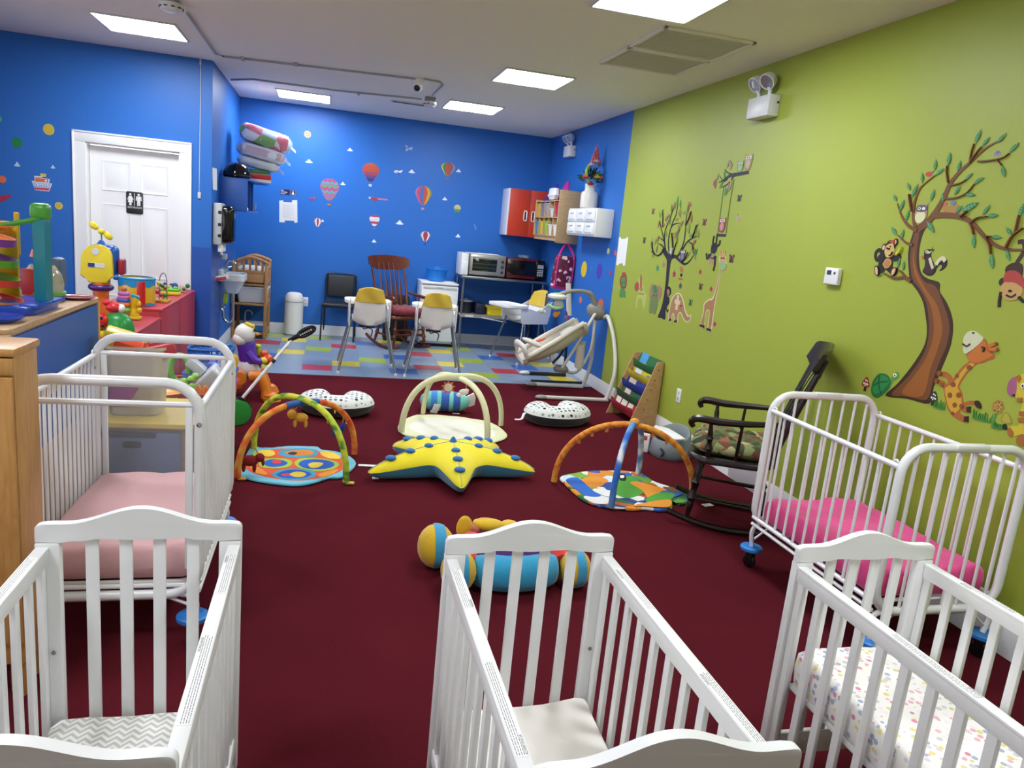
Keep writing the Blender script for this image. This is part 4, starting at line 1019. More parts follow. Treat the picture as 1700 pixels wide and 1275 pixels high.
cells = pattern('#e9e4e6', {'cells': ['#e38aa4', '#f0eef0', '#7fb24a', '#f0eef0', '#bcd8e6', '#d9607e']}, .25, 9)
ZS = 1.88
b = MB(); b.obox((-.79, 9.2, ZS+.045), (.26, .3, .09), (0, 0, .05), .003); bx = solid('toy_box', b, mat('#e6e2de', .4), 'red and white cardboard box at the bottom of the package stack', 'box')
b = MB(); b.obox((0, -.003, .06), (.262, .3, .055), (0, 0, .05), .002); part('print_panel', b, mat('#c41f2c', .4), bx)
b = MB(); b.obox((-.82, 9.22, ZS+.115), (.28, .28, .05), (0, 0, -.06), .012); solid('wipes_pack', b, mat('#3e7a2c', .35), 'green pack in the middle of the package stack', 'package')
pack('bedding_pack', 'grey and white wrapped bedding pack above the green pack', (-.80, 9.2, ZS+.15), (.44, .34, .1), (0, .14, .1), mat('#c8ccd0', .25, var=.2, vscale=14))
pack('diaper_pack', 'white plastic package with a red edge below the topmost package', (-.77, 9.22, ZS+.25), (.52, .36, .15), (0, .17, .05), mat('#e2e6f0', .25), '#c9a9b4')
pack('diaper_pack', 'pink, green and white plastic package on top of the stack', (-.73, 9.22, ZS+.40), (.56, .38, .19), (0, .22, .05), cells)
b = MB(); b.lathe([(0, 0), (.13, 0), (.142, .02), (.138, .06), (.115, .12), (.07, .155), (0, .165)], (-.962, 8.58, ZS), 24, sy=1.1); hb = solid('toy_helmet', b, mat('#08080a', .08), 'glossy black round toy helmet on the blue wall shelf', 'helmet')
b = MB(); b.tube([(.135*math.cos(a), .15*math.sin(a), .03) for a in [2*PI*i/24 for i in range(24)]], .008, 6, closed=True); part('rim', b, BLACK, hb)
b = MB(); b.ball((-.87, 8.52, 1.57), (.035, .03, .03)); b.ball((-.885, 8.52, 1.625), .02); b.ball((-.85, 8.5, 1.565), .02); b.ball((-.885, 8.51, 1.60), (.022, .02, .03)); solid('figurine', b, WHITE, 'small white figurine inside the blue wall shelf', 'figurine')
b = MB(); b.lathe([(0, 0), (.03, 0), (.034, .09), (.031, .09), (.027, .005), (0, .004)], (-.86, 9.34, 1.552), 16); solid('glass_cup', b, mat('#dfe8ee', .05, trans=.9), 'clear cup at the far end of the blue wall shelf', 'cup')
# paper towel dispenser
t = thing('towel_dispenser', 'white and black paper towel dispenser on the alcove wall', 'dispenser', (XA, 8.1, 1.2), world=True)
b = MB(); b.box(XA+.001, XA+.09, 7.97, 8.26, 1.19, 1.605, .02); part('back_shell', b, mat('#b9bdc0', .35), t)
b = MB(); b.box(XA+.06, XA+.2, 7.985, 8.245, 1.21, 1.585, .05, 4); part('front_cover', b, mat('#0a0a0c', .1), t, 'glossy black cover')
b = MB(); b.box(XA+.05, XA+.1, 8.0, 8.23, 1.12, 1.2, .01); b.grid(lambda u, v: (XA+.075+.01*math.sin(3*u), 8.02+.18*u, 1.1+.1*v-.03*u), 4, 3); part('paper_towel', b, PAPER, t)
for z in (1.27, 1.38, 1.5):
    b = MB(); b.box(XA+.055, XA+.085, 7.967, 7.972, z, z+.03); part('latch', b, BLACK, t)
t = thing('soap_dispenser', 'clear soap dispenser under the paper towel dispenser', 'dispenser', (XA, 8.45, 1.05), world=True)
b = MB(); b.box(XA+.001, XA+.05, 8.4, 8.52, 1.05, 1.3, .012); part('body', b, mat('#7d97b4', .15, alpha=.7), t)
b = MB(); b.box(XA+.03, XA+.085, 8.42, 8.5, 1.02, 1.08, .01); part('push_lever', b, mat('#c8ccd0', .3), t)
decal('wall_paper_slip', 'narrow white paper taped high on the alcove side wall', 'paper', 'A', ['#dfe2e4'], [(0, 'P', [(7.929,1.938),(8.234,1.944),(8.274,1.731),(7.985,1.728)])])
# sink
t = thing('wall_sink', 'small white wall sink with chrome tap in the alcove', 'sink', (XA, 8.6, .62), world=True)
sk = mat('#d4d8da', .2)
b = MB(); sxc, syc = XA+.135, 8.58
o = rim(.265, .4, .07, 6)
b.grid(lambda u, v: ((lambda p, q: (sxc+p[0]*q[0], syc+p[1]*q[0], q[1]))(o[int(round(u*28)) % 28], [(0, .655), (.4, .655), (.62, .70), (.9, .79), (1, .80), (1, .865), (.96, .872), (.84, .868), (.7, .80), (.3, .755), (0, .75)][int(round(v*10))])), 28, 10, cu=True); part('basin', b, sk, t)
b = MB(); b.box(XA+.001, XA+.05, syc-.2, syc+.2, .79, .915, .01); part('splash_back', b, sk, t)
b = MB(); b.tube(spline([(XA+.06, syc, .87), (XA+.065, syc, .97), (XA+.11, syc, 1.01), (XA+.16, syc, .98), (XA+.165, syc, .93)], 6), .01, 8)
for q in (-1, 1): b.lathe([(0, 0), (.018, 0), (.014, .03), (.02, .04), (.02, .055), (0, .06)], (XA+.06, syc+q*.09, .87), 12); b.tube([(XA+.06, syc+q*.09, .92), (XA+.1, syc+q*.13, .93)], .006, 6)
part('tap', b, CHROME, t)
b = MB(); b.tube(spline([(sxc, syc, .66), (sxc, syc, .42), (sxc-.01, syc, .35), (sxc-.05, syc, .33), (sxc-.09, syc, .37), (sxc-.1, syc, .45), (XA+.005, syc, .46)], 6), .017, 10); b.lathe([(.0, 0), (.024, 0), (.024, .03), (0, .03)], (sxc, syc, .5), 14); b.lathe([(.0, 0), (.024, 0), (.024, .025), (0, .025)], (sxc, syc, .62), 14); part('drain_trap', b, CHROME, t)
for q in (-1, 1):
    b = MB(); b.tube(spline([(sxc-.07, syc+q*.08, .68), (sxc-.09, syc+q*.1, .52), (XA+.04, syc+q*.1, .48), (XA+.005, syc+q*.1, .48)], 5), .006, 6); b.ball((XA+.03, syc+q*.1, .48), (.02, .014, .014), 8); part('supply_pipe', b, CHROME, t)
b = MB(); b.obox((XA+.05, 8.25, .84), (.16, .05, .045), (0, -.2, .3), .008); sbx = solid('toothpaste_box', b, mat('#e0e2e2', .4), 'small red and white box sticking out left of the wall sink', 'box')
b = MB(); b.obox((0, -.002, .03), (.11, .048, .034), (0, -.2, .3), .004); part('print_panel', b, mat('#c43a44', .4), sbx)
b = MB(); b.obox((XA+.06, 8.58, .6), (.05, .1, .12), (0.2, 0, 0), .012); solid('sponge_bottle', b, mat('#9dc82c', .4), 'lime green bottle under the wall sink', 'bottle')
# ================================================================ wall stickers
def balloon(label, e, cols, style, basket=True):
    """e = (u, v, half width, half height) of the envelope on the back wall"""
    u, v, a, h = e
    def W(f): return (.22+.78*(f/.58)**.75 if f < .58 else math.sqrt(max(0, 1-((f-.58)/.42)**2)))
    N = 16
    def lens(p, q, f0=0, f1=1): 
        fs = [f0+(f1-f0)*i/N for i in range(N+1)]
        return [(u+a*W(f)*p, v-h+2*h*f) for f in fs if W(f) > .01 or f < .5] + [(u+a*W(f)*q, v-h+2*h*f) for f in fs[::-1] if W(f) > .01 or f < .5]
    L = [(0, 'P', lens(-1.06, 1.06))]
    if style == 'v':
        n = len(cols)-2
        for i in range(n):
            p, q = -1+2*i/n, -1+2*(i+1)/n; L.append((1+i, 'P', lens(math.sin(p*PI/2), math.sin(q*PI/2), .02, .99)))
    elif style == 'h':
        n = len(cols)-2
        for i in range(n): L.append((1+i, 'P', lens(-.98, .98, i/n, (i+1)/n-.002)))
    elif style == 'z':
        n = len(cols)-2; L.append((1, 'P', lens(-.97, .97, .02, .98)))
        for k in range(5):
            f0 = .3+.13*k; pts = []; xs = [-1+i/6 for i in range(13)]
            zz = lambda x: .09*abs(((x*3+3) % 2)-1)
            lo = [(u+a*W(min(1, f0+zz(x)))*x*.96, v-h+2*h*(f0+zz(x))) for x in xs]; hi = [(u+a*W(min(.97, f0+.07+zz(x)))*x*.96, v-h+2*h*min(.97, f0+.07+zz(x))) for x in xs]
            L.append((2+k % (n-1), 'P', lo+hi[::-1]))
    if basket:
        s = a*.2; k = len(cols)-1
        L.append((k, 'P', [(u-s, v-h-a*.34), (u+s, v-h-a*.34), (u+s*.8, v-h-a*.62), (u-s*.8, v-h-a*.62)]))
    return decal('balloon_sticker', label, 'sticker', 'B', cols, L, 'wall stickers on the blue back wall')
balloon('zigzag striped pink and green hot air balloon sticker', (0.002,1.917,0.114,0.141), ['#b8607c', '#8f6a88', '#4ba0a8', '#b83c74', '#5a9a6a', '#b06a3a'], 'z')
balloon('red hot air balloon sticker with a dark purple base', (0.517,2.191,0.105,0.118), ['#b04a4a', '#2a3570', '#5a3c7c', '#93405c', '#b0483c', '#b84c38', '#b55a3a', '#c0c6d8'], 'h')
balloon('small rainbow balloon sticker at upper right, its basket hanging below', (1.529,2.347,0.085,0.085), ['#d8d070', '#c8b84a', '#2f8a4a', '#b0503a', '#a8503c', '#7a4a8c', '#c89a3c', '#a06a4a'], 'v')
balloon('rainbow striped balloon sticker in the middle of the back wall', (1.227,1.968,0.105,0.125), ['#c8809a', '#b85a8a', '#b84a5a', '#4a60b0', '#b85038', '#c8a030', '#5a7a4a', '#c0889a'], 'v', True)
balloon('smallest balloon sticker, cream above green', (1.698,1.837,0.045,0.056), ['#cfd0a0', '#1f8a4a', '#5a9a4a', '#c9b880', '#d0c090', '#3f70c0'], 'h', False)
balloon('red and white parachute shaped balloon sticker', (0.598,1.578,0.068,0.074), ['#a8405a', '#d8d8e0', '#a83a50', '#d0d2dc', '#d8dae2', '#b04058', '#6a80b8'], 'h')
balloon('red and white striped balloon sticker above the high chairs', (1.29,1.432,0.067,0.068), ['#b8a0b0', '#8a4050', '#e0e0e6', '#9c3a44', '#a03c44', '#e0e0e6', '#8a4050', '#2a3a80'], 'v')
balloon('small red and white striped balloon sticker near the wall notice', (-0.13,1.481,0.047,0.058), ['#c0a8b8', '#a05060', '#d8d8e0', '#904050', '#d8d8e0', '#a05060', '#a05060'], 'v', False)
def cloud(label, e, wall='B', col='#dfe6f4', grp='cloud stickers'):
    u, v, a, b = e
    L = [(0, 'C', [(u-a, v-b*.6), (u-a*.5, v-b), (u+a*.4, v-b), (u+a, v-b*.6), (u+a*.55, v), (u+a*.2, v+b*.9), (u-a*.25, v+b), (u-a*.5, v+.1*b)]),
         (1, 'C', [(u-a*.8, v-b*.55), (u+a*.1, v-b*.85), (u+a*.8, v-b*.55), (u+a*.4, v), (u+a*.1, v+b*.7), (u-a*.2, v+b*.75), (u-a*.4, v)])]
    return decal('cloud_sticker', label, 'sticker', wall, ['#b9c8e4', col], L, grp)
for lb, e in (('double white cloud sticker under the sun sticker', (-0.268,2.24,0.049,0.022)), ('white cloud sticker high between sun and red balloon', (0.237,2.443,0.038,0.018)), ('white cloud sticker touching the right of the zigzag balloon', (0.167,2.008,0.035,0.019)),
              ('tiny white cloud sticker behind the small striped balloon', (-0.069,1.509,0.02,0.015)), ('white cloud sticker right of the small white plane', (1.05,2.261,0.047,0.023)), ('white cloud sticker right of the small rainbow balloon', (1.676,2.34,0.038,0.021)),
              ('white cloud sticker right of the middle rainbow balloon', (1.518,1.954,0.037,0.02)), ('largest white cloud sticker right of the parachute balloon', (0.933,1.582,0.054,0.027)), ('white cloud sticker under the parachute balloon', (0.608,1.307,0.034,0.02)),
              ('white cloud sticker above the toaster oven', (1.738,1.48,0.038,0.023))): cloud(lb, e)
u, v, a, b = (-0.299,2.568,0.04,0.039)
decal('sun_sticker', 'small round sun sticker high on the blue back wall', 'sticker', 'B', ['#b8a8b0', '#d88a4a', '#e0b070'], [(0, 'E', [(u, v, a, b)]+[(u+a*1.05*math.cos(i*PI/5), v+a*1.05*math.sin(i*PI/5), a*.16) for i in range(10)]), (1, 'E', [(u, v, a*.65, b*.65)]), (2, 'E', [(u, v, a*.35)])])
decal('plane_sticker', 'tiny red plane sticker left of the zigzag balloon', 'sticker', 'B', ['#8a4a7c', '#5a4a8c'], [(0, 'C', [(-0.257,1.785),(-0.208,1.799),(-0.175,1.808),(-0.166,1.782),(-0.188,1.767),(-0.232,1.767)]), (1, 'P', [(-0.232,1.775),(-0.195,1.779),(-0.202,1.749),(-0.243,1.749)])])
decal('plane_sticker', 'red plane sticker pulling a pink banner', 'sticker', 'B', ['#b02c3a', '#c86a90', '#cfd6e4'], [(1, 'P', [(0.624,1.87),(0.757,1.871),(0.759,1.854),(0.625,1.851)]), (0, 'C', [(0.518,1.864),(0.557,1.874),(0.624,1.864),(0.608,1.843),(0.552,1.848)]), (0, 'P', [(0.557,1.857),(0.591,1.861),(0.615,1.825),(0.598,1.82)]), (2, 'E', [(0.521,1.864,0.014,0.014)])])
decal('plane_sticker', 'small white and blue plane sticker beside a cloud', 'sticker', 'B', ['#d5dcea', '#2a3f86'], [(0, 'C', [(0.816,2.235),(0.846,2.254),(0.886,2.248),(0.926,2.267),(0.915,2.233),(0.871,2.217),(0.831,2.22)]), (1, 'P', [(0.859,2.22),(0.893,2.227),(0.894,2.211),(0.866,2.205)]), (1, 'P', [(0.836,2.234),(0.881,2.238),(0.881,2.231),(0.839,2.226)])])
decal('plane_sticker', 'faded grey blue propeller plane sticker near the ceiling', 'sticker', 'B', ['#8fa6cc', '#46609c'], [(0, 'C', [(0.939,2.579),(0.976,2.578),(0.989,2.558),(1.038,2.573),(1.03,2.53),(0.99,2.531),(0.964,2.507),(0.946,2.526),(0.961,2.549)]), (1, 'E', [(0.978,2.557,0.013,0.011)])])
decal('wall_speck', 'faint bluish sticker remnant right of the smallest balloon', 'sticker', 'B', ['#5f8ad0'], [(0, 'C', [(1.945,1.652),(1.96,1.659),(1.975,1.626),(1.989,1.61),(1.979,1.58),(1.966,1.596),(1.951,1.624)])])
# notices on the back wall
t = thing('wall_sign', 'small navy sign with a pictogram above the white notice', 'sign', (-.513, YB, 1.79), world=True)
q = [(-0.611,1.856),(-0.415,1.858),(-0.416,1.782),(-0.609,1.781)]
b = MB(); flat(b, 'B', [(0, 'P', [(-.61, 1.79), (-.41, 1.79), (-.41, 1.858), (-.61, 1.858)])]); part('plate', b, mat('#141a52', .4), t)
b = MB(); flat(b, 'B', [(0, 'P', [(-.487, 1.796), (-.417, 1.796), (-.417, 1.852), (-.487, 1.852)])], .0016); part('symbol_frame', b, mat('#c9cfe0', .5), t)
b = MB(); flat(b, 'B', [(0, 'P', [(-.484, 1.799), (-.42, 1.799), (-.42, 1.849), (-.484, 1.849)])], .0022); part('symbol_field', b, mat('#10164a', .5), t)
b = MB(); flat(b, 'B', [(0, 'E', [(-.452, 1.84, .006)]), (0, 'P', [(-.461, 1.832), (-.443, 1.832), (-.437, 1.812), (-.446, 1.803), (-.458, 1.803), (-.467, 1.812)])], .003); part('symbol', b, mat('#e6eaf4', .5), t)
for i, wd_ in enumerate(('Baby', 'Changing', 'Station')): text('lettering', wd_, .022, face_f((-.605, YB-.0025, 1.845-.0205*i)), mat('#e6eaf4', .5), t, .0004, 'LEFT')
t = thing('wall_notice', 'white notice in a clear holder on the blue back wall', 'notice', (-.5, YB, 1.45), world=True)
b = MB(); flat(b, 'B', [(0, 'P', [(-0.618,1.71),(-0.57,1.72),(-0.569,1.699),(-0.461,1.704),(-0.462,1.731),(-0.398,1.741),(-0.384,1.457),(-0.423,1.449),(-0.426,1.474),(-0.543,1.467),(-0.543,1.442),(-0.61,1.438)][0:12])]); part('paper', b, mat('#d9dadb', .7), t)
b = MB(); 
for i in range(14): b.box(-.575, -.43-.03*(i % 3 == 2), YB-.0024, YB-.0016, 1.665-.0125*i, 1.668-.0125*i)
part('print_lines', b, mat('#b4b6b8', .7), t)
# ---- stickers on the restroom wall
def dot(label, e, wall, c, rim_=None):
    u, v, a, b = e
    return decal('dot_sticker', label, 'sticker', wall, [rim_ or c, c], [(0, 'E', [(u, v, a, b)]), (1, 'E', [(u, v, a*.88, b*.88)])], 'round dot stickers')
dot('large yellow dot sticker left of the restroom door', (-2.524,2.115,0.047,0.05), 'D', '#d0b030', '#c9c070'); dot('green dot sticker left of the restroom door', (-2.787,1.967,0.044,0.048), 'D', '#0f7f48')
dot('small yellow dot sticker between toy tower and door', (-2.46,1.435,0.033,0.034), 'D', '#d0b030', '#d8d48a'); dot('orange dot sticker at the left edge of the blue wall', (-2.919,1.626,0.033,0.033), 'D', '#e0693a'); dot('pale green dot sticker cut by the left edge', (-2.927,2.159,0.027,0.03), 'D', '#4fae86')
cloud('pale blue cloud sticker under the green dot', (-2.792,1.775,0.026,0.02), 'D', '#a9d3ee'); cloud('small pale blue cloud sticker above the boat sticker', (-2.498,1.785,0.019,0.015), 'D', '#a9d3ee')
decal('boat_sticker', 'toy boat sticker with orange cabin and yellow funnel', 'sticker', 'D', ['#dfe6ee', '#a9bfe0', '#c84060', '#e06a3a', '#d8c444', '#7f90a8'], [(0, 'P', [(-2.679,1.64),(-2.51,1.633),(-2.538,1.558),(-2.654,1.559)]), (1, 'P', [(-2.669,1.63),(-2.515,1.631),(-2.53,1.587),(-2.661,1.581)]), (2, 'P', [(-2.661,1.581),(-2.53,1.587),(-2.54,1.565),(-2.651,1.563)]),
      (0, 'P', [(-2.654,1.674),(-2.528,1.672),(-2.536,1.635),(-2.655,1.633)]), (3, 'P', [(-2.649,1.669),(-2.537,1.669),(-2.542,1.639),(-2.648,1.636)]), (4, 'P', [(-2.604,1.715),(-2.556,1.715),(-2.559,1.688),(-2.603,1.683)]), (0, 'P', [(-2.655,1.687),(-2.587,1.689),(-2.589,1.68),(-2.655,1.677)]), (0, 'E', [(-2.637,1.607,0.012,0.013), (-2.596,1.607,0.012,0.013), (-2.555,1.605,0.012,0.013)]), (5, 'E', [(-2.637,1.607,0.007,0.008), (-2.596,1.607,0.007,0.008), (-2.555,1.605,0.007,0.008)]), (0, 'E', [(-2.56,1.653,0.008,0.009)])])
decal('fish_sticker', 'dark red fish sticker above the toy tower', 'sticker', 'D', ['#a82c44'], [(0, 'C', [(-2.984,1.451),(-2.942,1.482),(-2.9,1.481),(-2.883,1.485),(-2.872,1.509),(-2.864,1.494),(-2.845,1.481),(-2.866,1.467),(-2.888,1.452),(-2.916,1.427),(-2.958,1.419)])])
# restroom sign on the door
t = thing('restroom_sign', 'black restroom sign with two white figures on the white door', 'sign', (-1.8, 7.98, 1.43), world=True)
dyf = YD+.075-.003
b = MB(); b.prism([(p[0]-1.823, p[1]+1.528) for p in rim(.15, .208, .015)], .006, M.Translation((0, dyf, 0)) @ RX90, .001); part('plate', b, mat('#16191c', .4), t)
b = MB(); RXs = M.Translation((0, dyf-.006, 0)) @ RX90
for cx, sk in ((-1.860, True), (-1.786, False)):
    b.prism(ell(cx, 1.606, .0105), .001, RXs)
    if sk: b.prism([(cx-.012, 1.592), (cx+.012, 1.592), (cx+.028, 1.556), (cx+.02, 1.553), (cx+.014, 1.568), (cx+.022, 1.53), (cx+.01, 1.53), (cx+.01, 1.502), (cx-.01, 1.502), (cx-.01, 1.53), (cx-.022, 1.53), (cx-.014, 1.568), (cx-.02, 1.553), (cx-.028, 1.556)], .001, RXs)
    else: b.prism([(cx-.022, 1.592), (cx+.022, 1.592), (cx+.026, 1.55), (cx+.018, 1.55), (cx+.014, 1.575), (cx+.014, 1.502), (cx+.002, 1.502), (cx, 1.545), (cx-.002, 1.502), (cx-.014, 1.502), (cx-.014, 1.575), (cx-.018, 1.55), (cx-.026, 1.55)], .001, RXs)
b.prism([(-1.8255, 1.5), (-1.8215, 1.5), (-1.8215, 1.618), (-1.8255, 1.618)], .001, RXs)
part('figures', b, WHITE, t, 'white figures')
text('lettering', 'RESTROOM', .024, face_f((-1.823, dyf-.0065, 1.482)), WHITE, t)
# small sticker on the protective panel, cord on the wall
decal('leaf_sticker', 'small green sticker near the edge of the dark blue panel', 'sticker', 'D', ['#6fae7a'], [(0, 'C', [(-1.251,1.106),(-1.223,1.121),(-1.218,1.133),(-1.207,1.116),(-1.195,1.093),(-1.206,1.063),(-1.223,1.073),(-1.24,1.054),(-1.251,1.077)])])
b = MB(); b.tube([(-1.226, YD-.006, 2.9), (-1.224, YD-.006, 2.5), (-1.2275, YD-.006, 2.1), (-1.229, YD-.006, 1.69)], .0035, 6); b.box(-1.242, -1.214, YD-.016, YD, 1.63, 1.69, .004); b.box(-1.235, -1.22, YD-.012, YD, 2.86, 2.912, .003)
solid('wall_cable', b, mat('#c9ccd2', .5), 'white cord with a small box hanging down the blue wall beside the door', 'cable')

# ---- dots on the blue part of the right wall, notice on the colour seam
for lb, e, c in (('yellow oval dot sticker under the drawer unit', (8.234,1.255,0.098,0.093), '#d8b820'), ('purple dot sticker on the blue wall right of the pink bag', (7.724,1.272,0.084,0.088), '#4a36a8'), ('orange dot sticker behind the baby swing', (7.565,0.915,0.081,0.064), '#d8603a'),
                 ('small yellow dot sticker high on the blue side wall', (7.524,1.499,0.039,0.032), '#cfc26a'), ('small red dot sticker beside the white notice on the seam', (7.32,1.49,0.034,0.028), '#c85a5a'), ('small crimson dot sticker right of the purple dot', (7.386,1.274,0.034,0.028), '#a82a5a'),
                 ('tiny teal star sticker between yellow and purple dots', (7.982,1.28,0.039,0.027), '#2a7aa0'), ('orange dot sticker partly behind the swing mobile', (8.227,0.894,0.051,0.041), '#c87060')):
    dot(lb, e, 'R', c)
t = thing('wall_notice', 'white notice in a holder where blue and green paint meet', 'notice', (XR, (7.11,1.384)[0], (7.11,1.384)[1]), world=True)
b = MB(); flat(b, 'R', [(0, 'P', [(7.265,1.654),(7.216,1.655),(7.21,1.637),(7.068,1.648),(7.072,1.66),(7.025,1.661),(7.019,1.378),(7.074,1.374),(7.082,1.398),(7.192,1.385),(7.186,1.367),(7.254,1.369)])]); part('paper', b, mat('#e2e4e4', .7), t)
# ---- the owl tree and its animals (green wall)
G1 = 'animal stickers around the dark tree'
t = thing('tree_sticker', 'dark tree sticker with two owls and small leaves on the green wall', 'sticker', (XR, (6.026,0.977)[0], (6.026,0.977)[1]), world=True)
tk = mat('#231c2a', .6)
b = MB(); flat(b, 'R', [(0, 'C', [(6.105,0.976),(6.057,1.075),(6.043,1.179),(6.046,1.3),(6.065,1.419),(6.083,1.488),(6.126,1.515),(6.185,1.553),(6.215,1.572),(6.174,1.594),(6.122,1.576),(6.074,1.548),(6.018,1.536),(5.943,1.545),(5.886,1.538),(5.845,1.545),(5.891,1.519),(5.954,1.51),(5.989,1.493),(6,1.443),(5.99,1.324),(5.983,1.185),(5.972,1.065),(5.955,0.974),(6.037,0.975)]),
  (0, 'S', [(5.915,1.527),(5.818,1.494),(5.729,1.475),(5.655,1.504),(5.609,1.548),(5.578,1.61)], [0.0275, 0.0044]), (0, 'S', [(5.894,1.528),(5.817,1.59),(5.744,1.659),(5.672,1.69),(5.581,1.715)], [0.0250, 0.0044]), (0, 'S', [(5.853,1.569),(5.81,1.638),(5.801,1.724),(5.817,1.827),(5.819,1.902),(5.804,1.986)], [0.0175, 0.0028]),
  (0, 'S', [(6.04,1.535),(6.092,1.627),(6.1,1.726),(6.064,1.791),(5.982,1.811),(5.908,1.815)], [0.0175, 0.0033]), (0, 'S', [(6.082,1.776),(6.056,1.835),(6.019,1.893),(6.013,1.98)], [0.0110, 0.0022]), (0, 'S', [(6.113,1.546),(6.177,1.654),(6.191,1.744),(6.137,1.844),(6.073,1.961)], [0.0150, 0.0022]), (0, 'S', [(6.151,1.595),(6.199,1.673),(6.272,1.752),(6.333,1.833)], [0.0110, 0.0022]),
  (0, 'S', [(6.168,1.574),(6.237,1.53),(6.319,1.52),(6.429,1.551)], [0.0175, 0.0033]), (0, 'S', [(6.16,1.584),(6.229,1.617),(6.329,1.628)], [0.0125, 0.0028]), (0, 'S', [(5.98,1.523),(5.958,1.593),(5.928,1.672)], [0.0100, 0.0022]), (0, 'S', [(6.193,1.653),(6.246,1.672),(6.311,1.685)], [0.0060, 0.0017]), (0, 'S', [(6.254,1.773),(6.268,1.853),(6.302,1.924)], [0.0050, 0.0017]),
  (0, 'S', [(5.808,1.799),(5.764,1.856),(5.741,1.911)], [0.0060, 0.0022]), (0, 'S', [(5.704,1.661),(5.638,1.644),(5.605,1.6)], [0.0060, 0.0022]), (0, 'S', [(5.786,1.491),(5.724,1.528),(5.698,1.576)], [0.0070, 0.0022]), (0, 'S', [(5.655,1.7),(5.63,1.746),(5.608,1.802)], [0.0060, 0.0022]), (0, 'S', [(6.333,1.525),(6.395,1.563),(6.43,1.635)], [0.0060, 0.0022]), (0, 'S', [(5.983,1.602),(6.018,1.679),(6.044,1.727)], [0.0070, 0.0022])])
part('trunk', b, tk, t)
def leafset(pts, c, a, b_, rots, nm='leaf'):
    mm = MB(); mm.prism([(p[0], p[1]) for p in [(0, -1), (.55, -.45), (.6, .2), (0, 1), (-.6, .2), (-.55, -.45)]], .0012, M(((0, 0, -1, 0), (1, 0, 0, 0), (0, 1, 0, 0), (0, 0, 0, 1))))
    me = mm.mesh(mat(c, .6)); r = t
    for i, p in enumerate(pts):
        o = part(nm, me, None, t); o.location = V((XR-.0035, p[0], p[1]))-t.location; o.scale = (1, a, b_); o.rotation_euler.x = rots[i % len(rots)]
rr = [.4, -.5, .9, -.2, -.9, 1.4, .1]
leafset([(6.297,1.908),(6.349,1.883),(6.112,1.942),(6.073,1.961),(5.949,1.912),(5.993,1.845),(5.815,1.921),(5.767,1.865),(5.744,1.791),(5.615,1.793),(5.616,1.765),(5.753,1.753),(5.691,1.717),(6.443,1.634),(6.37,1.642),(6.446,1.603),(6.038,1.708),(5.928,1.672),(5.945,1.691),(5.861,1.902),(5.63,1.617),(6.382,1.522),(6.167,1.719),(5.692,1.558),(5.568,1.734),(5.574,1.546)], '#7d9048', .024, .036, rr)
leafset([(6.346,1.797),(6.249,1.793),(6.145,1.869),(6.123,1.942),(5.886,1.812),(5.925,1.769),(5.946,1.73),(5.972,1.71),(5.755,1.893),(5.79,1.972),(5.81,1.94),(5.615,1.664),(5.624,1.599),(6.318,1.67),(6.313,1.577),(6.157,1.812),(5.952,1.888),(5.722,1.851),(6.198,1.854),(6.063,1.966)], '#96654a', .024, .035, rr[::-1])
leafset([(6.026,2.009),(5.56,1.583),(5.964,1.974),(6.123,1.834),(5.924,1.745)], '#2f8a4c', .02, .04, [.1, .5, -.3])
def owl(parent, e, cb, ct):
    u, v, a, h = e; b = MB()
    flat(b, 'R', [(0, 'C', [(u-a, v+h*.9), (u-a*.6, v+h*.75), (u+a*.6, v+h*.75), (u+a, v+h*.95), (u+a, v), (u+a*.7, v-h*.85), (u, v-h), (u-a*.7, v-h*.85), (u-a, v)]), (1, 'E', [(u, v-h*.25, a*.6, h*.55)]), (2, 'E', [(u-a*.4, v+h*.5, a*.36, h*.2), (u+a*.4, v+h*.5, a*.36, h*.2)]), (3, 'E', [(u-a*.35, v+h*.5, a*.16, h*.1), (u+a*.35, v+h*.5, a*.16, h*.1)]), (4, 'P', [(u-a*.14, v+h*.38), (u+a*.14, v+h*.38), (u, v+h*.22)])], .003)
    ms = [mat(c, .6) for c in (cb, ct, '#e8e6da', '#15131a', '#c8803a')]
    return part('owl', b, ms, parent) if parent else b, ms
owl(t, (6.022,1.571,0.035,0.031), '#5d6f7c', '#b9c4b8'); owl(t, (5.789,1.548,0.046,0.052), '#4a4356', '#7c7688')
G = lambda nm, lb, cols, L: decal(nm, lb, 'sticker', 'R', cols, L, G1)
E2 = lambda e, k: [(e[0], e[1], e[2]*k, e[3]*k)]
G('elephant_sticker', 'green and mauve elephant sticker left of the dark tree', ['#6f7f4c', '#a07862', '#3f7a50', '#231c20'], [(1, 'C', [(6.322,1.255),(6.354,1.199),(6.336,1.127),(6.279,1.106),(6.259,1.177),(6.267,1.239)]), (1, 'C', [(6.239,1.231),(6.162,1.254),(6.097,1.224),(6.105,1.152),(6.164,1.109),(6.205,1.162)]), (0, 'C', [(6.316,1.118),(6.265,1.155),(6.175,1.144),(6.144,1.085),(6.166,1),(6.207,0.989),(6.237,1.006),(6.265,0.985),(6.302,1.003)]), (0, 'C', [(6.3,1.225),(6.247,1.256),(6.181,1.216),(6.155,1.136),(6.191,1.08),(6.252,1.115),(6.287,1.163)]), (2, 'C', [(6.268,1.244),(6.224,1.243),(6.191,1.194),(6.223,1.18),(6.263,1.197)]), (3, 'E', [(6.245,1.154,0.01,0.006), (6.196,1.157,0.009,0.006)])])
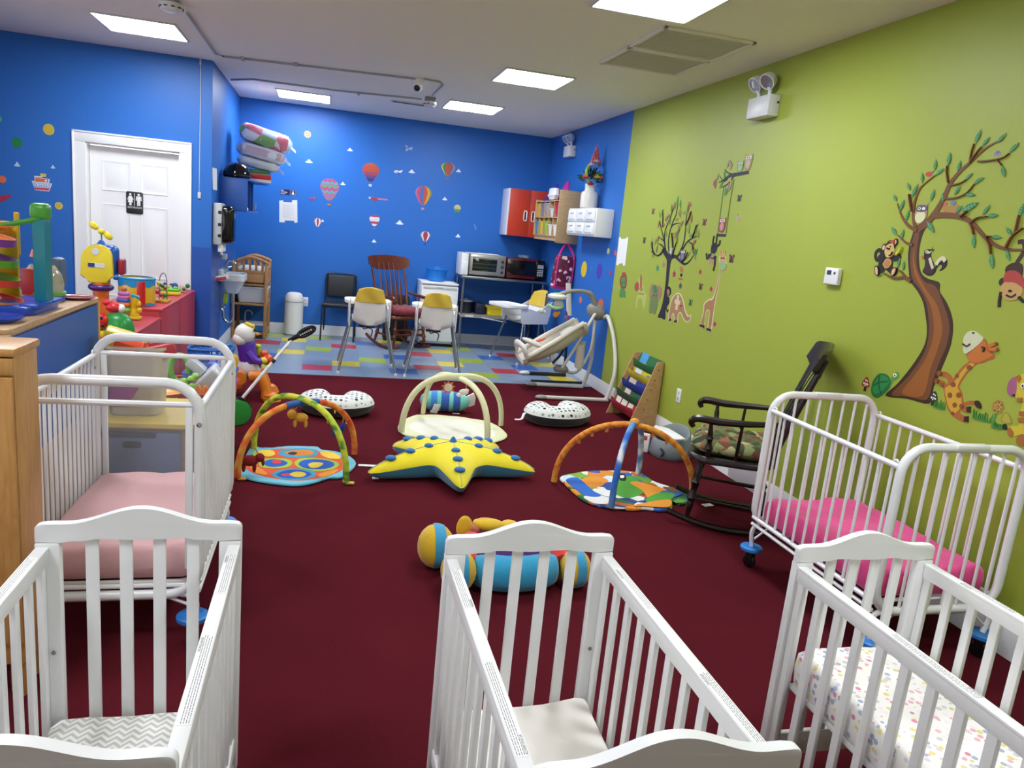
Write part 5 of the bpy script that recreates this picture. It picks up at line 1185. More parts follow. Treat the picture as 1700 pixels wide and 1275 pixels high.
G('elephant_sticker', 'brown elephant sticker with a white patch, walking right of the dark tree', ['#d2cba0', '#a67a56', '#cfc79a', '#231c20', '#9c2f3a'], [(0, 'C', [(5.893,0.974),(5.905,1.053),(5.887,1.155),(5.818,1.217),(5.735,1.225),(5.655,1.171),(5.602,1.101),(5.539,1.061),(5.513,1.074),(5.489,1.063),(5.497,1.024),(5.552,1.004),(5.619,1.022),(5.674,1.063),(5.712,1.048),(5.712,0.98),(5.767,0.97),(5.8,1.032),(5.827,1.033),(5.826,0.976)]), (1, 'C', [(5.883,0.984),(5.889,1.055),(5.873,1.147),(5.811,1.208),(5.742,1.215),(5.67,1.165),(5.615,1.095),(5.545,1.049),(5.503,1.064),(5.509,1.029),(5.554,1.012),(5.612,1.033),(5.671,1.073),(5.724,1.055),(5.725,0.988),(5.762,0.981),(5.794,1.042),(5.833,1.04),(5.838,0.984)]),
  (2, 'P', [(5.784,1.211),(5.746,1.205),(5.743,1.079),(5.787,1.083)]), (2, 'P', [(5.814,1.168),(5.712,1.165),(5.714,1.131),(5.814,1.134)]), (3, 'P', [(5.875,0.987),(5.833,0.998),(5.835,0.974),(5.879,0.97)]), (3, 'P', [(5.769,0.99),(5.724,1),(5.726,0.976),(5.768,0.972)]), (4, 'E', [(5.687,1.126,0.014,0.009)])])
G('monkey_sticker', 'small monkey sticker hugging the trunk of the dark tree', ['#1f1a20', '#a07a58'], [(0, 'C', [(5.997,1.254),(5.962,1.265),(5.919,1.241),(5.913,1.202),(5.959,1.182),(5.989,1.204)]), (1, 'C', [(5.995,1.224),(5.964,1.242),(5.936,1.21),(5.96,1.187)]), (0, 'C', [(5.984,1.175),(5.943,1.174),(5.92,1.132),(5.942,1.099),(5.979,1.1),(5.983,1.135)]), (0, 'S', [(5.95,1.103),(5.962,1.076),(5.929,1.045),(5.918,1.067)], .012)])
G('lion_sticker', 'red maned green lion sticker next to the blue wall', ['#8a4038', '#4f8a4a', '#231c20', '#b03a34'], [(0, 'C', [(7.073,1.272),(7.018,1.301),(6.948,1.282),(6.915,1.22),(6.93,1.162),(7.007,1.139),(7.086,1.18),(7.105,1.237)]), (1, 'C', [(7.065,1.248),(7.006,1.264),(6.958,1.249),(6.94,1.194),(6.974,1.169),(7.037,1.177)]), (1, 'C', [(7.052,1.142),(6.965,1.143),(6.925,1.122),(6.915,1.066),(6.976,1.071),(7.002,1.057),(7.062,1.067)]), (2, 'E', [(7.029,1.205,0.013,0.006), (6.978,1.207,0.012,0.006)]), (3, 'C', [(7.057,1.29),(7.055,1.309),(7.019,1.306),(6.996,1.314),(6.963,1.289),(7.01,1.277)])])
G('zebra_sticker', 'faint yellowish zebra sticker with a red muzzle', ['#b2b860', '#a04a44', '#8f8f4a'], [(0, 'C', [(6.638,1.26),(6.591,1.295),(6.524,1.239),(6.464,1.168),(6.406,1.129),(6.409,1.022),(6.452,1.017),(6.498,1.088),(6.579,1.079),(6.585,1),(6.625,1.003),(6.632,1.097),(6.604,1.154)]), (1, 'E', [(6.657,1.199,0.053,0.045)]), (1, 'C', [(6.604,1.309),(6.586,1.314),(6.556,1.267),(6.532,1.169),(6.569,1.189)]), (2, 'S', [(6.599,1.139),(6.467,1.145)], .014), (2, 'S', [(6.606,1.185),(6.5,1.188)], .014)])
G('giraffe_sticker', 'tall brown giraffe sticker with a green nose under the swing', ['#d2cba0', '#a5794e', '#8fae74', '#231c20', '#c49a6a'], [(0, 'C', [(5.317,1.008),(5.302,1.126),(5.308,1.186),(5.248,1.23),(5.193,1.247),(5.164,1.309),(5.15,1.416),(5.151,1.497),(5.18,1.553),(5.156,1.589),(5.099,1.586),(5.058,1.526),(5.067,1.48),(5.119,1.465),(5.123,1.325),(5.132,1.242),(5.132,1.124),(5.128,0.994),(5.193,0.994),(5.206,1.133),(5.253,1.127),(5.253,1.005)]), (1, 'C', [(5.308,1.022),(5.288,1.128),(5.295,1.182),(5.238,1.221),(5.178,1.237),(5.154,1.305),(5.141,1.417),(5.138,1.498),(5.089,1.501),(5.125,1.47),(5.132,1.324),(5.143,1.239),(5.143,1.123),(5.145,1.009),(5.183,1.007),(5.199,1.142),(5.26,1.134),(5.259,1.017)]),
  (4, 'C', [(5.165,1.543),(5.153,1.58),(5.109,1.583),(5.07,1.543),(5.099,1.512),(5.145,1.515)]), (2, 'C', [(5.163,1.52),(5.117,1.536),(5.059,1.52),(5.058,1.486),(5.097,1.469),(5.147,1.484)]), (4, 'S', [(5.126,1.579),(5.14,1.624)], .012), (4, 'S', [(5.104,1.58),(5.097,1.617)], .012), (4, 'S', [(5.153,1.578),(5.173,1.606)], .014), (3, 'E', [(5.138,1.559,0.009,0.006), (5.106,1.56,0.009,0.006)]), (3, 'P', [(5.32,1.02),(5.251,1.021),(5.25,1.004),(5.316,1.005)]), (3, 'P', [(5.198,1.01),(5.134,1.007),(5.134,0.991),(5.198,0.993)])])
t = thing('swing_sticker', 'dark branch sticker with two owls and a swing hanging from it', 'sticker', (XR, (5.179,2.187)[0], (5.179,2.187)[1]), world=True); t['group'] = G1
b = MB(); flat(b, 'R', [(0, 'P', [(5.191,2.19),(4.952,2.199),(4.938,2.175),(5.161,2.162)]), (0, 'S', [(5.133,2.179),(5.219,2.172),(5.3,2.142),(5.355,2.133)], [0.0300, 0.0079]), (0, 'S', [(5.217,2.167),(5.275,2.136),(5.357,2.179)], [0.0120, 0.0040]), (0, 'S', [(5.143,2.174),(5.204,2.122),(5.296,2.091)], [0.0132, 0.0040]), (0, 'S', [(5.19,2.188),(5.25,2.202),(5.291,2.227)], [0.0096, 0.0040])]); part('branch', b, tk, t)
b = MB(); flat(b, 'R', [(0, 'S', [(5.271,2.09),(5.264,1.908),(5.258,1.735)], .012), (0, 'S', [(5.137,2.147),(5.142,1.952),(5.131,1.744)], .012)]); part('rope', b, mat('#556a24', .6), t)
b = MB(); flat(b, 'R', [(0, 'P', [(5.276,1.741),(5.13,1.741),(5.128,1.721),(5.269,1.719)])]); part('swing_seat', b, tk, t)
owl(t, (5.072,2.238,0.041,0.044), '#6f9a62', '#a9b48a'); owl(t, (4.97,2.262,0.049,0.059), '#9c8a6c', '#b9a88c'); owl(t, (5.207,1.811,0.05,0.059), '#8a3f4a', '#c08a84')
leafset([(5.313,2.109),(5.236,2.067),(5.286,2.187),(5.217,2.055)], '#4f8a4c', .02, .034, [.6, .1, -.3]); leafset([(5.387,2.177),(5.172,2.128),(5.206,2.094),(5.178,2.087),(5.225,2.267),(5.257,2.264),(5.207,2.244)], '#a2907a', .02, .028, [.5, -.4, .2]); leafset([(5.419,2.136),(5.408,2.116)], '#a8506a', .026, .032, [.7, -.2])
G('monkey_sticker', 'dark monkey sticker hanging upside down below the swing', ['#1d1a22', '#a98a68', '#c0a284'], [(0, 'C', [(5.322,1.657),(5.286,1.671),(5.241,1.655),(5.236,1.608),(5.281,1.577),(5.325,1.604)]), (1, 'C', [(5.328,1.551),(5.296,1.588),(5.242,1.567),(5.24,1.521),(5.274,1.498),(5.322,1.516)]), (0, 'E', [(5.244,1.556,0.021,0.018), (5.343,1.568,0.017,0.014)]), (0, 'S', [(5.29,1.647),(5.311,1.676),(5.306,1.723)], .02), (0, 'S', [(5.247,1.643),(5.206,1.662),(5.205,1.691)], .02), (0, 'S', [(5.306,1.582),(5.36,1.543),(5.387,1.583)], .018), (0, 'S', [(5.238,1.538),(5.228,1.504),(5.237,1.456)], .018), (0, 'S', [(5.253,1.666),(5.259,1.701),(5.262,1.724)], .014), (0, 'E', [(5.3,1.552,0.007,0.005), (5.271,1.551,0.007,0.005)])])
def butterfly(lb, e, c1, c2):
    u, v, a, h = e
    G('butterfly_sticker', lb, [c1, c2, '#20181c'], [(0, 'C', [(u, v), (u+a*.5, v+h), (u+a, v+h*.7), (u+a*.7, v+.1*h), (u+a*.8, v-h*.7), (u+a*.3, v-h*.9)]), (0, 'C', [(u, v), (u-a*.5, v+h), (u-a, v+h*.7), (u-a*.7, v+.1*h), (u-a*.8, v-h*.7), (u-a*.3, v-h*.9)]), (1, 'E', [(u+a*.5, v+h*.4, a*.25, h*.25), (u-a*.5, v+h*.4, a*.25, h*.25)]), (2, 'E', [(u, v, a*.13, h*.75)])])
for lb, e, c1, c2 in (('dark butterfly sticker right of the swing ropes', (5.019,2.004,0.032,0.026), '#3d4a40', '#5a6a58'), ('maroon butterfly sticker left of the swing seat', (5.496,1.825,0.035,0.03), '#8a3c44', '#b06a5a'), ('dark brown butterfly sticker right of the giraffe head', (4.999,1.561,0.038,0.033), '#5c3a34', '#8a5a48'),
                      ('brown butterfly sticker above the brown elephant', (5.403,1.315,0.033,0.028), '#5f3e34', '#8a5a48'), ('green butterfly sticker between elephant and giraffe', (5.532,1.171,0.035,0.029), '#2f7f4a', '#58a05a'), ('small brown butterfly sticker left of the dark tree', (6.622,1.644,0.034,0.03), '#5a4038', '#7a5a48'), ('olive butterfly sticker at the upper left of the dark tree', (6.507,1.914,0.038,0.029), '#7c6a4a', '#a08a5c')): butterfly(lb, e, c1, c2)
def apple(lb, e, c, nm='apple_sticker', lf='#5a7a34'):
    u, v, a, h = e; G(nm, lb, ['#c8bd8c', c, lf], [(0, 'E', [(u, v, a*1.15, h*1.1)]), (1, 'E', [(u, v, a, h)]), (2, 'P', [(u-a*.1, v+h*.8), (u+a*.5, v+h*1.4), (u+a*.2, v+h*.8)])])
for lb, e, c in (('red apple sticker above the brown butterfly', (5.442,1.43,0.024,0.018), '#a83a30'), ('red apple sticker left of the giraffe neck', (5.229,1.313,0.023,0.018), '#a83c30'), ('red apple sticker at the giraffe hooves', (5.094,1.054,0.025,0.019), '#a84034'), ('crimson ladybird sticker under the dark tree', (5.897,1.378,0.03,0.027), '#a03040'), ('green beetle sticker left of the dark trunk', (6.246,1.404,0.036,0.026), '#3f8a48'), ('brown beetle sticker beside the dark trunk', (6.129,1.442,0.028,0.026), '#9a7a58'), ('dark grey beetle sticker above the brown elephant', (5.752,1.289,0.027,0.024), '#4a4a48'), ('pale peach leaf sticker right of the swing owl', (4.989,1.858,0.027,0.024), '#a89070')): apple(lb, e, c)
G('bird_sticker', 'small orange and black toucan sticker on a red perch', ['#a86a3a', '#1d1a20', '#a83038'], [(0, 'C', [(5.813,1.441),(5.773,1.449),(5.743,1.422),(5.752,1.402),(5.792,1.409)]), (1, 'E', [(5.766,1.38,0.021,0.015)]), (2, 'P', [(5.802,1.352),(5.732,1.351),(5.729,1.344),(5.799,1.343)])])

# ---- the big tree on the green wall
t = thing('tree_sticker', 'large brown tree sticker with green leaves on the green wall', 'sticker', (XR, (3.091,0.953)[0], (3.091,0.953)[1]), world=True)
bk1, bk2, bk3 = mat('#3a2212', .6), mat('#6f4420', .6), mat('#94591f', .6)
b = MB(); flat(b, 'R', [(0, 'C', [(3.224,0.935),(3.162,1.013),(3.098,1.11),(3.052,1.2),(3.035,1.263),(3.044,1.328),(3.077,1.403),(3.104,1.452),(3.151,1.5),(3.214,1.548),(3.24,1.6),(3.267,1.679),(3.271,1.745),(3.264,1.799),(3.279,1.825),(3.248,1.823),(3.223,1.826),(3.182,1.865),(3.185,1.827),(3.2,1.774),(3.199,1.709),(3.182,1.644),(3.151,1.593),(3.102,1.571),(3.027,1.558),(3.012,1.514),(2.96,1.469),(2.913,1.411),(2.888,1.351),(2.88,1.276),(2.89,1.211),(2.908,1.129),(2.926,1.046),(2.929,0.966),(3.073,0.955)]),
  (1, 'C', [(3.183,0.952),(3.102,1.061),(3.048,1.154),(3.023,1.232),(3.027,1.318),(3.057,1.405),(3.09,1.464),(3.148,1.521),(3.203,1.562),(3.243,1.653),(3.254,1.733),(3.25,1.799),(3.223,1.813),(3.217,1.774),(3.211,1.695),(3.183,1.617),(3.123,1.556),(3.043,1.537),(2.972,1.455),(2.928,1.396),(2.904,1.336),(2.903,1.26),(2.922,1.179),(2.937,1.084),(2.95,0.981),(3.077,0.968)]),
  (2, 'C', [(3.115,0.975),(3.056,1.085),(3.007,1.189),(2.994,1.296),(3.018,1.384),(3.063,1.457),(3.131,1.522),(3.197,1.59),(3.229,1.667),(3.232,1.72),(3.215,1.655),(3.164,1.579),(3.085,1.507),(3.011,1.45),(2.964,1.379),(2.943,1.317),(2.95,1.225),(2.966,1.131),(2.979,0.994)]),
  (1, 'S', [(3.236,1.813),(3.178,1.852),(3.136,1.91),(3.105,1.979),(3.089,2.034),(3.048,2.087),(2.993,2.132),(2.927,2.186),(2.865,2.215)], [0.0420, 0.0055]), (1, 'S', [(3.169,1.881),(3.072,1.885),(2.984,1.876),(2.909,1.849),(2.82,1.785),(2.741,1.747),(2.672,1.735),(2.608,1.738)], [0.0294, 0.0092]), (1, 'S', [(3.25,1.812),(3.281,1.878),(3.293,1.944),(3.281,2.009),(3.247,2.044),(3.19,2.082)], [0.0210, 0.0046]),
  (1, 'S', [(3.238,1.806),(3.304,1.831),(3.362,1.878),(3.412,1.945)], [0.0210, 0.0046]), (1, 'S', [(3.246,1.733),(3.298,1.744),(3.363,1.78)], [0.0168, 0.0037]), (1, 'S', [(3.209,1.548),(3.258,1.565),(3.33,1.555),(3.423,1.579)], [0.0210, 0.0046]), (1, 'S', [(3.249,1.565),(3.283,1.59),(3.308,1.599)], [0.0126, 0.0037]), (1, 'S', [(3.101,1.964),(3.032,1.967),(2.976,1.988),(2.943,2.028)], [0.0092, 0.0037]), (1, 'S', [(3.079,2.027),(3.027,2.035),(2.993,2.051)], [0.0076, 0.0028]),
  (1, 'S', [(2.996,2.132),(2.998,2.18),(2.993,2.215)], [0.0067, 0.0028]), (1, 'S', [(2.998,2.126),(2.972,2.166),(2.947,2.197)], [0.0067, 0.0028]), (1, 'S', [(2.949,2.131),(2.884,2.131),(2.818,2.138),(2.789,2.155)], [0.0076, 0.0028]), (1, 'S', [(2.851,2.134),(2.825,2.115),(2.813,2.103)], [0.0042, 0.0023]), (1, 'S', [(3.098,2.041),(3.12,2.091),(3.125,2.122)], [0.0059, 0.0028]), (1, 'S', [(2.91,1.853),(2.88,1.873),(2.834,1.879)], [0.0067, 0.0037]), (1, 'S', [(2.917,1.849),(2.894,1.819),(2.883,1.795)], [0.0084, 0.0037]),
  (1, 'S', [(2.822,1.791),(2.783,1.751),(2.766,1.711)], [0.0076, 0.0037]), (1, 'S', [(2.697,1.741),(2.675,1.795),(2.633,1.83)], [0.0084, 0.0046]), (1, 'S', [(2.665,1.807),(2.666,1.868),(2.666,1.885)], [0.0050, 0.0028]), (1, 'S', [(2.98,1.876),(2.958,1.893),(2.947,1.905)], [0.0067, 0.0028]), (1, 'S', [(3.293,1.904),(3.32,1.957),(3.335,1.991)], [0.0084, 0.0037]), (1, 'S', [(2.775,1.746),(2.807,1.786),(2.783,1.791)], [0.0050, 0.0028])])
part('trunk', b, [bk1, bk2, bk3], t)
lo = MB(); lo.prism([(-.01, 0), (.17, .1), (.42, .17), (.7, .13), (1.0, 0), (.7, -.13), (.42, -.17), (.17, -.1)], .0012)
lf = lo.mesh(mat('#2f7f4e', .6))
vi = MB(); vi.prism([(0, .012), (1, 0), (0, -.012)], .0006, M.Translation((0, 0, .0012)))
for k in range(4):
    for s in (-1, 1): vi.prism([(.2+.18*k, 0), (.23+.18*k, 0), (.34+.17*k, s*.1), (.32+.17*k, s*.1)], .0006, M.Translation((0, 0, .0012)))
vein = vi.mesh(mat('#8fc08a', .6))
def big_leaf(p, q):
    d = math.hypot(q[0]-p[0], q[1]-p[1]); a = math.atan2(q[1]-p[1], -(q[0]-p[0]))
    o = part('leaf', lf, None, t)
    o.matrix_local = M.Translation(V((XR-.0042, p[0], p[1]))-t.location) @ M.Rotation(PI/2, 4, 'Z') @ M.Rotation(PI/2, 4, 'X') @ M.Rotation(PI, 4, 'Y') @ M.Rotation(a if False else PI-a if False else 0, 4, 'Z')
    # basis: local x along the leaf, local z off the wall (-x)
    ex = V((0, q[0]-p[0], q[1]-p[1])).normalized(); ez = V((-1, 0, 0)); ey = ez.cross(ex)
    o.matrix_local = M(((ex.x*d, ey.x*d, ez.x, XR-.0042-t.location.x), (ex.y*d, ey.y*d, ez.y, p[0]-t.location.y), (ex.z*d, ey.z*d, ez.z, p[1]-t.location.z), (0, 0, 0, 1)))
    part('leaf_vein', vein, None, o)
LV = [(2.99,2.215),(2.972,2.277),(2.948,2.199),(2.913,2.238),(2.869,2.206),(2.828,2.247),(2.793,2.158),(2.752,2.199),(2.813,2.103),(2.787,2.051),(3.124,2.12),(3.127,2.187),(3.057,2.09),(3.052,2.142),(3.201,2.104),(3.208,2.159),(3.19,2.08),(3.146,2.111),(3.268,2.045),(3.279,2.097),(3.34,2.011),(3.369,2.051),(3.32,1.977),(3.295,2.042),(3.187,1.953),(3.178,2.012),(3.108,1.948),(3.12,1.992),(3.047,1.98),(3.021,2.025),(3.003,2.049),(2.966,2.081),(2.947,2.029),(2.899,2.058),(2.982,1.982),(2.923,1.978),(2.986,1.901),(2.896,1.944),(2.861,1.885),(2.831,1.932),(2.832,1.881),(2.774,1.886),(3.182,1.852),(3.122,1.799),(2.884,1.793),(2.867,1.733),(2.785,1.789),(2.731,1.786),(2.766,1.711),(2.742,1.645),(2.686,1.8),(2.721,1.832),(2.67,1.874),(2.66,1.935),(2.692,1.732),(2.665,1.685),(3.421,1.956),(3.454,1.994),(3.384,1.905),(3.368,1.965),(3.328,1.854),(3.32,1.911),(3.373,1.78),(3.421,1.823),(3.334,1.759),(3.33,1.813),(3.321,1.61),(3.315,1.665),(3.277,1.6),(3.282,1.651),(3.443,1.557),(3.422,1.572),(3.019,1.891),(2.985,1.931)]
for i in range(0, len(LV)-1, 2): big_leaf(LV[i], LV[i+1])
u, v, a, h = (3.235,1.891,0.042,0.052)
b = MB(); flat(b, 'R', [(0, 'C', [(u-a, v-h*.3), (u-a*.8, v+h*.6), (u-a*.75, v+h), (u-a*.2, v+h*.8), (u+a*.6, v+h), (u+a*.8, v+h*.6), (u+a, v-h*.4), (u, v-h)]), (1, 'E', [(u, v-h*.3, a*.8, h*.6)]), (2, 'C', [(u-a*.85, v+h*.35), (u-a*.6, v+h*.8), (u+a*.6, v+h*.8), (u+a*.85, v+h*.35), (u, v+h*.15)]), (3, 'E', [(u-a*.35, v+h*.5, a*.25, h*.14), (u+a*.35, v+h*.5, a*.25, h*.14)]), (4, 'E', [(u+a*.35, v+h*.5, a*.12, h*.08)])], .003)
G2 = 'animal stickers around the large brown tree'
def S2(name, label, cols, L): return decal(name, label, 'sticker', 'R', cols, [(l[0], l[1], *l[2:]) for l in L], G2)
o = solid('owl_sticker', b, [mat(c, .6) for c in ('#b08a70', '#d5d6a4', '#5c5a6c', '#e8e6da', '#15131a')], 'plump owl sticker sitting in the fork of the large brown tree', 'sticker', G2)
S2('nest_sticker', 'nest sticker with little birds on the large tree branch', ['#a8803c', '#b86a4a', '#6a7a9c'], [(0, 'C', [(3.118,1.935),(3.068,1.928),(3.015,1.934),(3.016,1.897),(3.048,1.885),(3.088,1.897)]), (1, 'E', [(3.093,1.939,0.016,0.01)]), (2, 'E', [(3.045,1.943,0.017,0.011)]), (1, 'P', [(3.118,1.935),(3.103,1.941),(3.1,1.929)])])
S2('bird_sticker', 'red bird sticker on an upper branch of the large tree', ['#b83a40', '#6a7a30'], [(0, 'C', [(3.26,2.092),(3.237,2.101),(3.217,2.094),(3.223,2.077),(3.246,2.076)]), (1, 'P', [(3.223,2.096),(3.207,2.106),(3.214,2.091)])])
S2('bird_sticker', 'grey bird sticker at the top right of the large tree', ['#8a8aa0', '#6a6a84'], [(0, 'C', [(2.875,2.159),(2.857,2.175),(2.838,2.162),(2.845,2.149),(2.864,2.149)]), (1, 'E', [(2.854,2.165,0.01,0.006)])])
S2('monkey_sticker', 'smiling monkey sticker sitting on the left branch of the large tree', ['#1f1713', '#d0b06a', '#b07a3e', '#d9b08a', '#b8442c', '#d8d43a'], [
  (0, 'S', [(3.433,1.657),(3.453,1.68),(3.481,1.696),(3.502,1.684),(3.501,1.659),(3.481,1.642),(3.463,1.655),(3.476,1.67)], .022), (0, 'C', [(3.434,1.66),(3.404,1.658),(3.371,1.66),(3.361,1.631),(3.363,1.6),(3.381,1.59),(3.412,1.597),(3.431,1.626)]), (0, 'S', [(3.375,1.66),(3.342,1.659),(3.318,1.678)], .03), (0, 'S', [(3.434,1.653),(3.453,1.634),(3.45,1.606)], .026), (0, 'S', [(3.418,1.602),(3.449,1.588)], .035), (0, 'S', [(3.376,1.602),(3.352,1.592)], .035),
  (0, 'E', [(3.446,1.711,0.018,0.021), (3.369,1.743,0.015,0.019)]), (3, 'E', [(3.447,1.711,0.01,0.014), (3.369,1.743,0.008,0.012)]), (0, 'C', [(3.433,1.702),(3.434,1.73),(3.409,1.752),(3.377,1.744),(3.367,1.714),(3.386,1.698)]), (1, 'C', [(3.431,1.687),(3.432,1.715),(3.411,1.731),(3.383,1.735),(3.367,1.705),(3.37,1.672),(3.396,1.659),(3.419,1.667)]), (1, 'E', [(3.396,1.628,0.027,0.027)]), (2, 'E', [(3.395,1.627,0.022,0.023)]),
  (0, 'C', [(3.483,1.607),(3.464,1.61),(3.45,1.594),(3.444,1.564),(3.458,1.558),(3.476,1.574)]), (3, 'C', [(3.477,1.602),(3.463,1.603),(3.454,1.588),(3.449,1.566),(3.458,1.563),(3.471,1.577)]), (0, 'C', [(3.353,1.595),(3.333,1.611),(3.32,1.609),(3.319,1.585),(3.336,1.565),(3.35,1.571)]), (3, 'C', [(3.347,1.595),(3.331,1.607),(3.324,1.603),(3.325,1.585),(3.337,1.569),(3.345,1.574)]), (4, 'C', [(3.406,1.744),(3.388,1.752),(3.375,1.751),(3.373,1.735),(3.392,1.739)]),
  (0, 'E', [(3.417,1.709,0.005,0.004), (3.395,1.719,0.004,0.003), (3.403,1.706,0.008,0.005)]), (0, 'S', [(3.39,1.67),(3.376,1.678),(3.373,1.692)], .006), (5, 'C', [(3.344,1.684),(3.328,1.698),(3.312,1.72),(3.322,1.692),(3.335,1.68)])])
S2('skunk_sticker', 'dark squirrel like skunk sticker on the right of the large trunk', ['#201518', '#3a2626', '#d2cba8', '#b06a3c'], [(0, 'C', [(3.148,1.604),(3.141,1.627),(3.145,1.656),(3.158,1.675),(3.16,1.689),(3.163,1.706),(3.14,1.717),(3.121,1.716),(3.116,1.731),(3.115,1.718),(3.1,1.717),(3.114,1.703),(3.115,1.691),(3.105,1.669),(3.085,1.648),(3.077,1.632),(3.059,1.661),(3.073,1.643),(3.059,1.672),(3.034,1.684),(3.009,1.669),(3.005,1.642),(3.021,1.622),(3.043,1.614),(3.031,1.635),(3.045,1.645),(3.061,1.627),(3.068,1.601),(3.09,1.587),(3.12,1.589)]),
  (1, 'C', [(3.139,1.605),(3.136,1.633),(3.143,1.661),(3.138,1.682),(3.119,1.683),(3.111,1.663),(3.089,1.637),(3.078,1.612),(3.095,1.594),(3.121,1.595)]), (2, 'S', [(3.119,1.674),(3.106,1.652),(3.085,1.623)], .016), (2, 'S', [(3.069,1.643),(3.057,1.666),(3.036,1.677),(3.018,1.663)], .02), (2, 'C', [(3.154,1.701),(3.146,1.711),(3.126,1.705),(3.113,1.711),(3.123,1.696),(3.141,1.694)]), (0, 'E', [(3.143,1.701,0.003,0.003)]), (3, 'C', [(3.172,1.677),(3.16,1.683),(3.153,1.675),(3.161,1.666)])])
S2('turtle_sticker', 'green turtle sticker left of the large trunk base', ['#1f6f38', '#2c8a48', '#58964a', '#e8e8dc', '#14211a', '#1a5c30'], [(2, 'C', [(3.214,1.015),(3.2,1.056),(3.184,1.075),(3.163,1.07),(3.16,1.049),(3.179,1.031),(3.194,1.02),(3.206,0.974)]), (0, 'C', [(3.337,0.943),(3.335,0.989),(3.309,1.033),(3.275,1.047),(3.237,1.043),(3.207,1.017),(3.211,0.978),(3.244,0.937),(3.282,0.909),(3.318,0.914)]), (1, 'C', [(3.323,0.947),(3.321,0.983),(3.298,1.024),(3.268,1.037),(3.236,1.03),(3.22,1.009),(3.239,0.972),(3.274,0.936),(3.306,0.928)]), (5, 'S', [(3.321,0.969),(3.283,0.995),(3.228,1.012)], .008), (5, 'S', [(3.293,1.031),(3.288,0.988),(3.26,0.939)], .008), (3, 'E', [(3.187,1.055,0.011,0.01)]), (4, 'E', [(3.186,1.054,0.005,0.005)])])
def shroom(lb, e, cap, stem):
    u, v, a, h = e; S2('mushroom_sticker', lb, ['#d8cf9c', cap, '#efe9da', stem], [(3, 'P', [(u-a*.4, v-h), (u+a*.3, v-h*1.05), (u+a*.25, v-h*.2), (u-a*.35, v-h*.2)]), (1, 'C', [(u-a, v-h*.25), (u-a*.6, v+h*.6), (u, v+h), (u+a*.6, v+h*.6), (u+a, v-h*.25), (u, v-h*.4)]), (2, 'E', [(u-a*.45, v, a*.2), (u+a*.1, v+h*.55, a*.18), (u+a*.45, v+h*.05, a*.2), (u-a*.05, v+h*.05, a*.17), (u-a*.3, v+h*.45, a*.15), (u+a*.1, v-h*.2, a*.14)])])
shroom('red mushroom sticker with white dots left of the turtle', (3.385,0.963,0.03,0.04), '#8a3226', '#2a1a12'); shroom('dark mushroom sticker with white dots at the right of the trunk base', (2.912,0.997,0.026,0.036), '#20301f', '#1d140e')
def tuft(lb, e):
    u, v, a, h = e; rnd = random.Random(int(u*100)); S2('grass_sticker', lb, ['#3f8a3a', '#5c9a38'], [(0, 'P', [(u+a*x-a*.09, v-h), (u+a*x+a*.09, v-h), (u+a*(x+rnd.uniform(-.15, .15)), v+h*rnd.uniform(.2, 1))]) for x in [-.9+.2*i for i in range(10)]])
tuft('grass tuft sticker at the right of the large trunk', (2.864,0.979,0.034,0.023)); tuft('grass tuft sticker between the giraffe tail and the flower', (2.619,0.987,0.05,0.024)); tuft('small grass tuft sticker beside the zebra hoof', (2.531,0.967,0.024,0.017))
